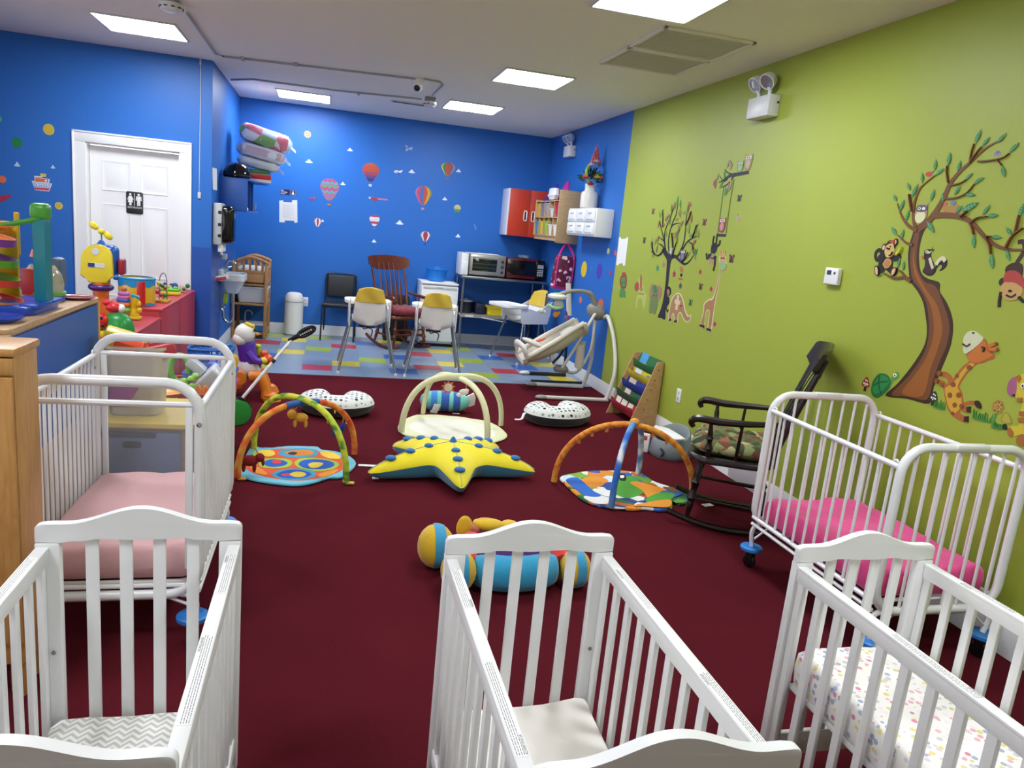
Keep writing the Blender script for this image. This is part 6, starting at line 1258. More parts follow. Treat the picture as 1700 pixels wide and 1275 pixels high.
S2('giraffe_sticker', 'yellow giraffe sticker lying back, its pale muzzle pointing up', ['#a8642c', '#c8a030', '#c0702c', '#ccd0ac', '#2a1c12', '#8a4a1e'], [
  (0, 'C', [(2.826,1.116),(2.808,1.149),(2.784,1.188),(2.757,1.215),(2.773,1.233),(2.777,1.247),(2.711,1.328),(2.678,1.306),(2.658,1.282),(2.634,1.268),(2.632,1.25),(2.659,1.236),(2.682,1.22),(2.711,1.209),(2.741,1.177),(2.764,1.135),(2.78,1.088),(2.755,1.06),(2.736,1.021),(2.709,1.035),(2.675,1.041),(2.662,1.025),(2.704,1.017),(2.725,1.002),(2.696,1.007),(2.69,0.985),(2.721,0.976),(2.753,0.978),(2.728,0.96),(2.695,0.962),(2.691,0.939),(2.732,0.93),(2.775,0.94),(2.811,0.962),(2.845,1.013),(2.865,1.053),(2.896,1.076),(2.9,1.093),(2.87,1.092),(2.852,1.081),(2.855,1.105),(2.895,1.116),(2.899,1.133),(2.87,1.139),(2.84,1.128)]),
  (1, 'C', [(2.811,1.105),(2.795,1.142),(2.771,1.181),(2.747,1.207),(2.726,1.202),(2.752,1.175),(2.775,1.132),(2.788,1.086),(2.766,1.057),(2.747,1.018),(2.748,0.989),(2.774,0.957),(2.808,0.973),(2.837,1.015),(2.857,1.055),(2.846,1.072),(2.826,1.087)]), (2, 'C', [(2.769,1.239),(2.711,1.319),(2.682,1.301),(2.665,1.276),(2.64,1.263),(2.666,1.242),(2.713,1.216),(2.758,1.217)]), (3, 'C', [(2.808,1.279),(2.814,1.321),(2.793,1.35),(2.761,1.355),(2.731,1.344),(2.708,1.329),(2.733,1.292),(2.782,1.246),(2.802,1.256)]),
  (5, 'E', [(2.82,1.035,0.012,0.013), (2.772,1.047,0.013,0.013), (2.781,0.996,0.012,0.012), (2.815,1.089,0.014,0.012), (2.747,1.186,0.014,0.012), (2.805,1.133,0.01,0.01), (2.742,1,0.012,0.011), (2.877,1.073,0.011,0.01), (2.782,0.955,0.008,0.008)]), (4, 'P', [(2.715,1.004),(2.693,1.012),(2.687,0.984),(2.706,0.98)]), (4, 'P', [(2.713,0.957),(2.693,0.965),(2.687,0.937),(2.71,0.933)]), (4, 'C', [(2.677,1.038),(2.66,1.047),(2.641,1.031),(2.639,1.015),(2.663,1.018)]), (4, 'E', [(2.766,1.347,0.006,0.004)]), (4, 'S', [(2.811,1.288),(2.786,1.281),(2.77,1.294)], .006), (4, 'S', [(2.703,1.29),(2.689,1.288),(2.693,1.271)], .008),
  (2, 'S', [(2.671,1.3),(2.634,1.319)], .016), (2, 'S', [(2.663,1.288),(2.622,1.294)], .016), (5, 'E', [(2.634,1.318,0.006,0.006), (2.622,1.293,0.006,0.006)]), (5, 'E', [(2.904,1.125,0.013,0.013), (2.911,1.085,0.012,0.013)])])
S2('zebra_sticker', 'yellow striped zebra sticker with a pink muzzle, cut by the right edge', ['#c8b830', '#a05a7c', '#a0652c', '#18140f', '#e8e8dc'], [(0, 'C', [(2.51,1.19),(2.49,1.207),(2.445,1.217),(2.42,1.157),(2.416,1.106),(2.409,1.046),(2.402,0.999),(2.394,0.917),(2.421,0.911),(2.433,0.928),(2.427,0.952),(2.466,0.931),(2.485,0.957),(2.469,0.98),(2.438,0.993),(2.449,1.035),(2.446,1.094),(2.471,1.101),(2.49,1.114)]), (1, 'C', [(2.533,1.13),(2.533,1.167),(2.51,1.192),(2.494,1.166),(2.486,1.119),(2.497,1.105),(2.521,1.111)]), (2, 'C', [(2.485,0.957),(2.476,0.971),(2.452,0.953),(2.456,0.933),(2.474,0.936)]), (2, 'C', [(2.433,0.928),(2.427,0.952),(2.396,0.961),(2.39,0.919),(2.421,0.909)]), (2, 'S', [(2.498,1.201),(2.487,1.186),(2.481,1.183)], .02), (2, 'S', [(2.449,1.044),(2.429,1.047),(2.412,1.054)], .02), (2, 'S', [(2.444,1.014),(2.427,1.021),(2.405,1.02)], .02), (2, 'S', [(2.472,1.103),(2.462,1.101),(2.449,1.106)], .015), (4, 'E', [(2.462,1.163,0.008,0.01)]), (3, 'E', [(2.46,1.163,0.004,0.006)]), (3, 'S', [(2.494,1.111),(2.493,1.118)], .008)])
u, v, a, h = (2.557,1.045,0.027,0.03)
S2('flower_sticker', 'brown flower sticker with seven petals right of the giraffe', ['#a8843a', '#c0a050', '#8a5a28', '#4f8a3a'], [(3, 'S', [(2.559,1.015),(2.561,0.977),(2.563,0.944)], .012), (0, 'E', [(u+a*.7*math.cos(2*PI*i/7+.3), v+h*.7*math.sin(2*PI*i/7+.3), a*.42, h*.38) for i in range(7)]), (1, 'E', [(u, v, a*.62, h*.58)]), (2, 'E', [(u, v, a*.38, h*.36)]), (1, 'E', [(u, v, a*.24, h*.22)]), (2, 'E', [(u, v, a*.12, h*.1)])])
S2('mushroom_sticker', 'outlined yellow mushroom sticker beside the zebra', ['#a8a838', '#9a8a30', '#141d12'], [(1, 'C', [(2.526,0.987),(2.528,1.014),(2.508,1.033),(2.48,1.013),(2.473,0.988),(2.499,0.981)]), (0, 'C', [(2.521,0.991),(2.521,1.012),(2.506,1.027),(2.486,1.009),(2.481,0.993),(2.5,0.986)]), (2, 'C', [(2.512,0.973),(2.499,0.981),(2.487,0.959),(2.507,0.956)])])
S2('monkey_sticker', 'brown monkey sticker with a red hat hanging at the right edge', ['#3a2418', '#a84038', '#c09a5c', '#201510'], [(0, 'S', [(2.631,1.678),(2.608,1.736),(2.623,1.771),(2.648,1.768)], .02), (0, 'C', [(2.677,1.658),(2.644,1.68),(2.602,1.674),(2.591,1.624),(2.629,1.599),(2.669,1.624)]), (0, 'E', [(2.68,1.592,0.016,0.018)]), (2, 'C', [(2.68,1.565),(2.661,1.596),(2.61,1.6),(2.57,1.57),(2.579,1.529),(2.62,1.514),(2.659,1.526)]), (1, 'C', [(2.671,1.595),(2.669,1.636),(2.635,1.646),(2.6,1.635),(2.573,1.603),(2.568,1.576),(2.615,1.594)]), (3, 'E', [(2.628,1.556,0.01,0.006)]), (3, 'S', [(2.643,1.537),(2.615,1.531),(2.595,1.545)], .008), (3, 'S', [(2.672,1.548),(2.67,1.508),(2.664,1.481)], .012), (3, 'S', [(2.58,1.535),(2.55,1.516)], .012)])
# ================================================================ things lying on the carpet
WALLP['M'] = lambda u, v, d: (u, v, d)
def mat_body(outline, h, c):
    """padded play mat from a world outline"""
    P = spline([(p[0], p[1], 0) for p in outline], 4, True); n = len(P); cx = sum(p.x for p in P)/n; cy = sum(p.y for p in P)/n
    b = MB(); prof = [(0, 0), (.97, 0), (1, .35), (1, .7), (.985, 1), (.93, .8), (.6, .8), (0, .8)]
    b.grid(lambda u, v: (lambda p, q: (cx+(p.x-cx)*q[0], cy+(p.y-cy)*q[0], .002+h*q[1]+(.002*math.sin(u*90) if q[1] > .9 else 0)))(P[int(round(u*n)) % n], prof[int(round(v*7))]), n, 7, cu=True)
    return b
def hoop_pts(A, B, z, n=28, p=.85, z0=.02):
    out = []
    for i in range(n+1):
        t = PI*i/n; k = (1-math.copysign(abs(math.cos(t))**p, math.cos(t)))/2
        out.append((A[0]+(B[0]-A[0])*k, A[1]+(B[1]-A[1])*k, z0+(z-z0)*math.sin(t)**.9))
    return out
def striped(cs, scale, axis='Z', rough=.85):
    """cloth with blotchy bands in the given colours"""
    m = mat(cs[0], rough, var=.0101+len(MATS)*1e-6).copy(); MATS[('st', len(MATS))] = m; nt = m.node_tree; b = nt.nodes['Principled BSDF']
    tc = nt.nodes.new('ShaderNodeTexCoord'); n = nt.nodes.new('ShaderNodeTexNoise'); n.inputs['Scale'].default_value = scale; n.inputs['Detail'].default_value = 1
    r = nt.nodes.new('ShaderNodeValToRGB'); es = r.color_ramp.elements; r.color_ramp.interpolation = 'EASE'
    while len(es) < len(cs): es.new(.5)
    for i, c in enumerate(cs): es[i].position = .35+.3*i/max(1, len(cs)-1); es[i].color = lin(c)
    nt.links.new(tc.outputs['Object'], n.inputs[0]); nt.links.new(n.outputs[0], r.inputs[0]); nt.links.new(r.outputs[0], b.inputs['Base Color'])
    return m
def hang_toy(parent, name, shapes, m, cord_from, label=None):
    b = MB()
    for c, r in shapes: b.ball(c, r, 10, k=6)
    o = part(name, b, m, parent, label, sharp=80)
    if cord_from:
        top = max(shapes, key=lambda q: q[0][2])[0]; b = MB(); b.tube([cord_from, top], .003, 5); part('cord', b, mat('#d89040', .8), o)
    return o
# ---- left play gym
t = thing('play_gym', 'colourful animal play gym with orange and green arches, left of the starfish', 'play gym', (-.11, 4.67, 0), group='baby play gyms', world=True)
OL = [(-0.462,4.5),(-0.405,4.387),(-0.275,4.314),(-0.116,4.275),(-0.008,4.328),(0.073,4.408),(0.151,4.428),(0.246,4.698),(0.16,4.903),(0.034,4.962),(-0.027,5.037),(-0.224,5.024),(-0.281,4.998),(-0.369,4.982),(-0.441,5)]
mt = part('mat', mat_body(OL, .018, None), CL('#5fb4cc'), t, 'pale blue edged mat', sharp=60)
def gym1_print():
    b = MB(); f = lambda L: flat(b, 'M', L, .0160)
    f([(0, 'C', [(-0.43,4.575),(-0.367,4.467),(-0.234,4.374),(-0.107,4.351),(-0.003,4.388),(0.073,4.462),(0.147,4.538),(0.188,4.716),(0.132,4.838),(0.021,4.907),(-0.032,4.98),(-0.221,4.98),(-0.309,4.942),(-0.383,4.916),(-0.414,4.851),(-0.425,4.709)])])
    base = .0175
    def el(c, pts, lift):
        flat(b, 'M', [(c, 'C', pts)], base+lift)
    el(1, [(-0.36,4.653),(-0.337,4.743),(-0.259,4.766),(-0.184,4.74),(-0.156,4.671),(-0.182,4.593),(-0.264,4.562),(-0.337,4.587)], 0); el(2, [(-0.331,4.664),(-0.306,4.724),(-0.257,4.736),(-0.207,4.709),(-0.186,4.66),(-0.213,4.611),(-0.266,4.59),(-0.309,4.607)], .001); el(3, [(-0.285,4.685),(-0.263,4.726),(-0.231,4.708),(-0.223,4.669),(-0.252,4.648)], .002)
    el(1, [(-0.143,4.662),(-0.11,4.763),(-0.009,4.778),(0.086,4.742),(0.136,4.663),(0.098,4.565),(0.007,4.524),(-0.091,4.559)], 0); el(2, [(-0.118,4.653),(-0.084,4.734),(-0.003,4.752),(0.074,4.721),(0.108,4.652),(0.074,4.583),(0,4.552),(-0.079,4.578)], .001); el(4, [(-0.057,4.646),(-0.02,4.687),(0.036,4.669),(0.006,4.59),(-0.037,4.579)], .002)
    el(5, [(-0.253,4.86),(-0.232,4.946),(-0.131,4.986),(-0.032,4.969),(0.002,4.895),(-0.023,4.819),(-0.123,4.783),(-0.212,4.799)], 0); el(6, [(-0.216,4.872),(-0.18,4.928),(-0.103,4.943),(-0.044,4.936),(-0.033,4.861),(-0.099,4.826),(-0.163,4.833)], .001); el(7, [(-0.196,4.863),(-0.166,4.896),(-0.133,4.877),(-0.157,4.833)], .002)
    el(5, [(-0.268,4.452),(-0.221,4.536),(-0.139,4.566),(-0.054,4.541),(-0.005,4.478),(-0.033,4.396),(-0.119,4.36),(-0.212,4.375)], 0); el(2, [(-0.239,4.444),(-0.196,4.518),(-0.132,4.538),(-0.071,4.513),(-0.034,4.459),(-0.074,4.395),(-0.137,4.377),(-0.201,4.392)], .001); el(4, [(-0.164,4.455),(-0.125,4.502),(-0.07,4.476),(-0.075,4.422),(-0.115,4.403),(-0.145,4.42)], .002); el(3, [(-0.21,4.445),(-0.171,4.473),(-0.163,4.437),(-0.191,4.419)], .002)
    el(4, [(-0.385,4.874),(-0.365,4.928),(-0.295,4.921),(-0.276,4.837),(-0.323,4.794)], .0005); el(2, [(-0.425,4.65),(-0.419,4.83),(-0.384,4.853),(-0.387,4.75),(-0.404,4.671)], .0005); el(4, [(0.015,4.874),(0.041,4.94),(0.12,4.88),(0.144,4.775),(0.067,4.782)], .0005); el(6, [(-0.408,4.594),(-0.354,4.577),(-0.291,4.452),(-0.356,4.468)], .0005); el(6, [(0.007,4.46),(0.086,4.536),(0.129,4.557),(0.098,4.472),(0.032,4.407)], .0005); el(1, [(-0.412,4.893),(-0.386,4.884),(-0.377,4.711),(-0.408,4.651)], .0008)
    return b
part('mat_print', gym1_print(), [mat(c, .85) for c in ('#d8552f', '#9cc238', '#1f56b8', '#d83a3a', '#e0c23c', '#3f9ab8', '#e08a2c', '#2a2a30')], mt)
org = striped(['#d8502c', '#e07a30', '#e0a040'], 14); grn_ = striped(['#4c8a34', '#b8cc38', '#d8d040'], 16)
A1, B1 = (-0.458,4.387), (0.241,4.882); A2, B2 = (0.172,4.328), (-0.419,4.963)
h1 = hoop_pts(A1, B1, .43); h2 = hoop_pts(A2, B2, .455)
b = MB(); b.tube(h1, .02, 10); part('arch', b, org, t, 'orange arch'); b = MB(); b.tube(h2, .02, 10); ar = part('arch', b, grn_, t, 'yellow green arch')
b = MB(); b.tube(h1[12:17], .0215, 10); part('arch_sleeve', b, mat('#2a5a9c', .8), t)
b = MB()
for p in (h1[6], h1[22], h2[6], h2[22], h2[9], h1[19]): b.box(p[0]-.006, p[0]+.006, p[1]-.003, p[1]+.003, p[2]-.045, p[2]-.015)
part('hanging_loops', b, mat('#e0c070', .8), t)
q = h1[5]; hang_toy(t, 'hanging_elephant', [((q[0]+.02, q[1], .115), (.05, .03, .035)), ((q[0]+.075, q[1], .135), (.028, .025, .028)), ((q[0]-.015, q[1], .075), (.012, .012, .035)), ((q[0]+.045, q[1], .075), (.012, .012, .035)), ((q[0]+.095, q[1]-.01, .11), (.01, .01, .025))], mat('#8e1a22', .9), (q[0]+.02, q[1], q[2]), 'dark red hanging elephant')
q = (-0.124,0.321); ln = hang_toy(t, 'hanging_lion', [((q[0]+.01, 4.68, q[1]), (.045, .022, .03)), ((q[0]-.045, 4.675, q[1]+.02), (.03, .022, .032)), ((q[0]-.025, 4.68, q[1]-.04), (.012, .012, .028)), ((q[0]+.04, 4.68, q[1]-.04), (.012, .012, .028))], mat('#dfa83a', .9), (h1[14][0]-.01, 4.66, h1[14][2]), 'yellow hanging lion')
b = MB(); b.lathe([(.018, -.012), (.034, -.01), (.036, .004), (.02, .01)], (q[0]-.043, 4.69, q[1]+.02), 12, (PI/2, 0, 0)); part('mane', b, mat('#a8322a', .9), ln)
q = h1[21]; hang_toy(t, 'hanging_bird', [((q[0]-.03, q[1], .19), (.04, .022, .025)), ((q[0]+.0, q[1], .225), (.018, .014, .035)), ((q[0]-.055, q[1], .175), (.018, .014, .016))], mat('#24348a', .9), (q[0], q[1], q[2]), 'blue hanging bird')
b = MB(); a0 = (0.25,4.705); b.obox((a0[0]+.09, a0[1]-.03, .006), (.16, .035, .004), (0, 0, -.12), .001); part('care_tag', b, PAPER, t)
for p, c in ((A1, '#e0a030'), (A2, '#e0d040')):
    b = MB(); b.obox((p[0]+.025, p[1], .012), (.05, .03, .012), None, .004); part('toggle', b, mat(c, .6), t)
# ---- cream gym
t = thing('play_gym', 'pale cream play gym with round mat behind the starfish', 'play gym', (1.04, 5.58, 0), group='baby play gyms', world=True)
cream = mat('#dcdcb0', .9, sheen=.2, bump=.15, bscale=70); creamw = mat('#e2e0d0', .9, bump=.2, bscale=60)
mt = part('mat', mat_body([(0.602,5.615),(0.678,5.83),(0.79,5.983),(0.968,6.012),(1.201,5.948),(1.406,5.808),(1.463,5.511),(1.409,5.348),(1.245,5.203),(1.14,5.173),(0.906,5.228),(0.725,5.329),(0.618,5.422)], .016, None), cream, t, sharp=60)
b = MB(); flat(b, 'M', [(0, 'C', [(0.688,5.623),(0.819,5.865),(0.977,5.923),(1.167,5.883),(1.333,5.723),(1.371,5.503),(1.298,5.357),(1.137,5.261),(0.918,5.311),(0.747,5.433)])], .0146); part('mat_print', b, creamw, mt)
A1, B1 = (0.614,5.45), (1.465,5.717); A2, B2 = (1.237,5.198), (0.853,6.031)
for A, B, z in ((A1, B1, .45), (A2, B2, .435)):
    b = MB(); b.tube(hoop_pts(A, B, z, p=.7), .024, 10, flat=.75); part('arch', b, cream, t)
q = (1.003,0.319); b = MB(); b.ball((q[0], 5.75, q[1]), (.036, .014, .036), 14)
for k in range(9): a = 2*PI*k/9; b.m = 1; b.prism([(-.014, .03), (.014, .03), (0, .058)], .01, M.Translation((q[0], 5.755, q[1])) @ M.Rotation(PI/2, 4, 'X') @ M.Rotation(a, 4, 'Z'))
part('hanging_sun', b, [mat('#e2dccf', .9), mat('#d8722c', .9)], t, 'hanging sun with orange rays')
q = (1.115,0.307); hang_toy(t, 'hanging_cloud', [((q[0], 5.65, q[1]), (.04, .02, .025)), ((q[0]-.035, 5.65, q[1]-.025), (.025, .015, .018)), ((q[0]+.02, 5.65, q[1]+.012), (.022, .015, .018))], mat('#e4dfd8', .9), (q[0], 5.62, .43))
b = MB(); q = (0.967,6.105); b.obox((q[0], q[1]-.02, .05), (.06, .004, .09), (.3, .2, .3)); part('care_tag', b, PAPER, t)
# ---- right gym
t = thing('play_gym', 'jungle print play gym with orange and blue arches, right of the starfish', 'play gym', (1.95, 4.22, 0), group='baby play gyms', world=True)
jungle = pattern('#3f7a3a', {'cells': ['#2f6a3a', '#d8882c', '#2c5cb4', '#e0e0dc', '#5a9a34', '#23407c', '#7aa83a', '#c8d8e8', '#b85a2c']}, .9, 11)
mt = part('mat', mat_body([(1.585,4.45),(1.683,4.526),(1.88,4.592),(2.048,4.598),(2.206,4.572),(2.244,4.408),(2.301,4.294),(2.38,4.213),(2.353,4.054),(2.242,3.978),(2.227,4.053),(2.139,3.894),(2.049,3.871),(1.965,3.902),(1.879,3.884),(1.792,3.908),(1.69,3.943),(1.615,4.027),(1.587,4.204),(1.58,4.338)], .02, None), jungle, t, sharp=60)
def gym3_print():
    b = MB()
    for i, (c, pts) in enumerate(((0, [(1.997,4.417),(2.116,4.493),(2.141,4.348),(2.101,4.209),(1.993,4.104),(1.901,4.078),(1.861,4.18),(1.872,4.315)]), (1, [(1.713,4.396),(1.814,4.47),(1.9,4.443),(1.905,4.372),(1.82,4.287),(1.742,4.272),(1.715,4.312)]), (1, [(2.054,4.346),(2.121,4.376),(2.203,4.293),(2.253,4.238),(2.16,4.13),(2.063,4.078),(2.08,4.209)]), (2, [(1.627,4.089),(1.73,4.127),(1.78,4.077),(1.791,4.003),(1.718,3.967),(1.65,3.991)]), (3, [(1.609,4.394),(1.707,4.439),(1.727,4.232),(1.75,4.102),(1.651,4.102),(1.615,4.257)]), (2, [(1.728,4.205),(1.82,4.233),(1.856,4.141),(1.785,4.09)]), (4, [(2.033,4.506),(2.084,4.522),(2.046,4.403),(2.002,4.402)]), (5, [(2.036,4.485),(2.066,4.492),(2.048,4.447),(2.022,4.438)]), (3, [(2.189,4.17),(2.315,4.212),(2.353,4.158),(2.25,4.079),(2.161,4.066)]), (6, [(2.255,4.266),(2.329,4.239),(2.349,4.172),(2.274,4.171)]), (0, [(2.02,4.028),(2.182,4.157),(2.276,4.131),(2.172,4.003),(2.062,3.942)]), (1, [(1.899,3.931),(2.07,4.003),(2.194,4.028),(2.125,3.906),(1.972,3.919)]), (7, [(1.851,4.315),(1.915,4.344),(1.913,4.261),(1.83,4.206)]))):
        flat(b, 'M', [(c, 'C', pts)], .0178+.0006*i)
    return b
part('mat_print', gym3_print(), [mat(c, .9) for c in ('#4f9a34', '#e0902c', '#dfe0de', '#2a62c0', '#18181a', '#f0f0ee', '#6a4a24', '#2a4ea8')], mt)
A1, B1 = (1.516,4.365), (2.383,4.1); A2, B2 = (1.746,3.917), (2.195,4.538)
org2 = striped(['#e0a038', '#e08a2c', '#c86a28'], 26); bl2 = striped(['#2a62b8', '#5a8ac8', '#d8dde4'], 9)
h1 = hoop_pts(A1, B1, .46, p=1); h2 = hoop_pts(A2, B2, .47, p=1)
b = MB(); b.tube(h1, .02, 10); part('arch', b, org2, t, 'orange striped arch')
b = MB(); b.tube(h2, .02, 10); part('arch', b, bl2, t, 'blue and white arch')
b = MB(); b.ball((h2[14][0], h2[14][1], .475), (.034, .034, .03), 12); part('crown_knot', b, mat('#d89030', .8), t)
b = MB()
for i in (7, 9, 11, 17, 19): p = h1[i]; b.box(p[0]-.01, p[0]+.01, p[1]-.003, p[1]+.003, p[2]-.045, p[2]-.012)
part('hanging_loops', b, mat('#e08a40', .8), t)
b = MB(); q = (2.312,4.046); b.obox((q[0]-.01, q[1], .012), (.1, .06, .004), (0, 0, .6)); b.obox((q[0]+.13, q[1]-.06, .006), (.07, .04, .004), (0, 0, .2)); part('care_tag', b, PAPER, t)
# ---- starfish floor cushion
tips = [(0.301,4.384), (0.843,4.082), (1.409,4.444), (1.305,5.083), (0.525,4.897)]
tips = [V((p[0], p[1], 0)) for p in tips]; tips[3] = V((1.27, 4.97, 0)); tips[4] = V((.5, 4.93, 0))
sc_ = sum(tips, V())/5; sc_ = V((.86, 4.58, 0))
t = thing('starfish_cushion', 'large yellow and blue starfish floor cushion in the middle of the carpet', 'cushion', tuple(sc_))
ang = [math.atan2((p-sc_).y, (p-sc_).x) for p in tips]; rad = [(p-sc_).length for p in tips]
def star_r(a):
    best = .255
    for A, R_ in zip(ang, rad):
        k = abs((a-A+PI) % (2*PI)-PI)/.64
        if k < 1: best = max(best, .255+(R_-.255)*(math.cosh(2.2*(1-math.sqrt(k*k+.006)))-1)/(math.cosh(2.03)-1))
    return best
def seam_z(a, R_): return .115*(1-.5*min(1, max(0, (R_-.27)/.3)))
def star_pt(u, v, top):
    a = 2*PI*u; R_ = star_r(a); k = math.sin(v*PI/2); z0 = seam_z(a, R_)
    if top: h = .215-z0; z = z0+h*(max(0, 1-k**1.7))**.7
    else: z = z0-(z0-.002)*(max(0, 1-k**5))**.5
    kk = k if top else k*(1-.0*v)
    return (math.cos(a)*R_*kk, math.sin(a)*R_*kk, z)
b = MB(); b.grid(lambda u, v: star_pt(u, v, True), 120, 14, cu=True); part('yellow_top', b, CL('#e8d81c'), t, sharp=80)
b = MB(); b.grid(lambda u, v: star_pt(u, v, False), 120, 8, cu=True); part('blue_underside', b, CL('#3a86a8'), t, 'blue underside', sharp=80)
bl = CL('#1a66a8'); seam = mat('#9fb0a0', .9)
def on_star(a, f):
    R_ = star_r(a); z0 = seam_z(a, R_)
    return V((math.cos(a)*R_*f, math.sin(a)*R_*f, z0+(.215-z0)*(max(0, 1-f**1.7))**.7))
for A in ang:
    b = MB(); b.tube([on_star(A, f)+V((0, 0, .001)) for f in [.02+.96*i/14 for i in range(15)]], .0025, 6); part('seam', b, seam, t)
    for f, r in ((.3, .03), (.52, .034), (.74, .036)):
        p = on_star(A, f); b = MB(); b.ball(tuple(p), (r, r, .016), 14, k=8); part('spot', b, bl, t, sharp=80)
b = MB(); b.lathe([(.028, 0), (.012, .03), (0, .04)], tuple(on_star(ang[0], 0)-V((0, 0, .004))), 10); part('peak', b, bl, t)
b = MB(); p = tips[0]-sc_; b.obox((p.x*.9, p.y*.9+.02, .01), (.04, .03, .004)); part('care_tag', b, PAPER, t)
# ---- nursing pillows
dots = pattern('#dcdedb', {'cells': ['#1c1d1f', '#6f7a78', '#a3a8a4', '#1c1d1f', '#8f9a96', '#b9bdb8'], 'dot': .34, 'rand': .2}, .9, 25)
blk = CL('#0e0e11')
def nursing(label, loc, rz, s=1):
    t = thing('nursing_pillow', label, 'pillow', loc, rz, 'dotted nursing pillows')
    def path(u):
        a = math.radians(108+324*u)      # open towards +y
        return V((.185*s*math.cos(a), .125*s*math.sin(a), 0)), a
    def sec(u, w):
        c, a = path(u); r = .125*s*min(1, max(.03, 1-max(0, 1-min(u, 1-u)/.09)**2))**.5; n = V((math.cos(a), math.sin(a)*.9, 0)).normalized()
        th = 2*PI*w; return tuple(c+n*r*math.cos(th)+V((0, 0, .088*s+.088*s*math.sin(th)*min(1, r/.125/s))))
    b = MB(); b.grid(lambda u, v: sec(v, .02+.46*u), 10, 60); part('dotted_top', b, dots, t, 'white top with black and grey dots', sharp=80)
    b = MB(); b.grid(lambda u, v: sec(v, .48+.54*u), 10, 60); part('black_underside', b, blk, t, 'black underside', sharp=80)
    return t
n1 = nursing('dotted nursing pillow behind the orange and green play gym', (.13, 6.03, 0), math.radians(-4))
n2 = dup(n1, (2.02, 5.93, 0), math.radians(12), label='dotted nursing pillow between cream gym and book rack')
b = MB(); b.tube(spline([(-.29, .02, .09), (-.33, .0, .09), (-.36, -.02, .05), (-.42, -.01, .045)], 4), .012, 6, flat=.3); part('ribbon_tag', b, PAPER, n2)
# ---- fish bolster
t = thing('fish_bolster', 'plush blue and turquoise striped fish bolster behind the cream gym', 'pillow', (1.06, 6.2, 0), math.radians(-6))
cols = ['#6fc0c0', '#6fc0c0', '#3f86d0', '#6fc4b8', '#2f5cb0', '#74c8bc', '#2f5cb0', '#74c8bc', '#74c8bc']
fr_ = [0, .12, .22, .34, .42, .58, .66, .8, .9, 1]
def fsh(f): return -.22+.44*f, .092*(max(0, 1-abs(2*f-1)**3.2))**.5
for i in range(9):
    b = MB(); b.grid(lambda u, v: (lambda x, r: (x, r*math.cos(2*PI*u), .092+r*math.sin(2*PI*u)))(*fsh(fr_[i]+(fr_[i+1]-fr_[i])*v)), 20, 4, cu=True); part('body_band', b, CL(cols[i]), t, sharp=80)
b = MB(); b.prism([(.16, .03), (.2, .06), (.25, .09), (.27, .05), (.265, -.02), (.22, -.04), (.17, -.02)], .03, M.Translation((0, .012, .095)) @ M.Rotation(PI/2, 4, 'X'), .008); fn = part('tail_fin', b, mat('#d8d8d6', .9), t)
b = MB(); b.obox((-.1, -.09, .012), (.05, .004, .03), (.5, 0, 0)); b.obox((.1, -.09, .01), (.06, .02, .004)); part('care_tag', b, PAPER, t)
# ---- plush crab like floor toy
t = thing('plush_toy', 'stuffed crab like toy with striped yellow paws behind the middle crib', 'toy', (.9, 3.1, 0))
b = MB()
b.grid(lambda u, v: (.2*math.cos(PI*v)*-1, -.085+.09*math.cos(2*PI*u)*math.sin(PI*(.12+.76*v))**.6-.05*math.sin(PI*v), .086+.084*math.sin(2*PI*u)*math.sin(PI*(.12+.76*v))**.5), 18, 20, cu=True); part('front_roll', b, CL('#2a98c4'), t, 'turquoise belly roll', sharp=80)
b = MB(); b.ball((0, .0, .135), (.19, .15, .085), 20, k=12); part('back', b, CL('#4a2470'), t, 'purple back', sharp=80)
yel = '#dcb41e'
for x, y, z, r in ((-.335, .13, .1, .105), (-.27, -.13, .1, .095), (.285, -.12, .095, .09), (.27, .2, .09, .08)):
    b = MB(); b.ball((x, y, z), (r*.85, r, r), 18, k=10); pw = part('paw', b, CL(yel), t, sharp=80)
    b = MB(); b.grid(lambda u, v: (x+r*.87*math.sin(.3*(2*v-1)+.12), y+r*1.02*math.cos(.3*(2*v-1)+.12)*math.cos(2*PI*u), z+r*1.02*math.cos(.3*(2*v-1)+.12)*math.sin(2*PI*u)+.0015*math.sin(u*150)), 28, 4, cu=True); part('paw_stripe', b, CL('#3a9ac8'), pw, sharp=80)
for s in (-1, 1):
    b = MB(); b.tube(spline([(s*.17, .1, .13), (s*.215, .0, .145), (s*.225, -.09, .11)], 5), .055, 10); part('arm', b, CL('#d0302c'), t, sharp=80)
b = MB(); b.ball((-.2, .15, .185), (.04, .022, .06), 12); part('ear', b, CL(yel), t, sharp=80)
b = MB(); b.ball((-.075, .17, .19), (.085, .05, .03), 14, (0, .1, 0)); b.ball((.03, .17, .18), (.05, .05, .03), 12); part('crest', b, CL(yel), t, sharp=80)
b = MB(); b.ball((-.145, .16, .175), (.03, .03, .025), 10); part('cheek', b, CL('#d87060'), t)
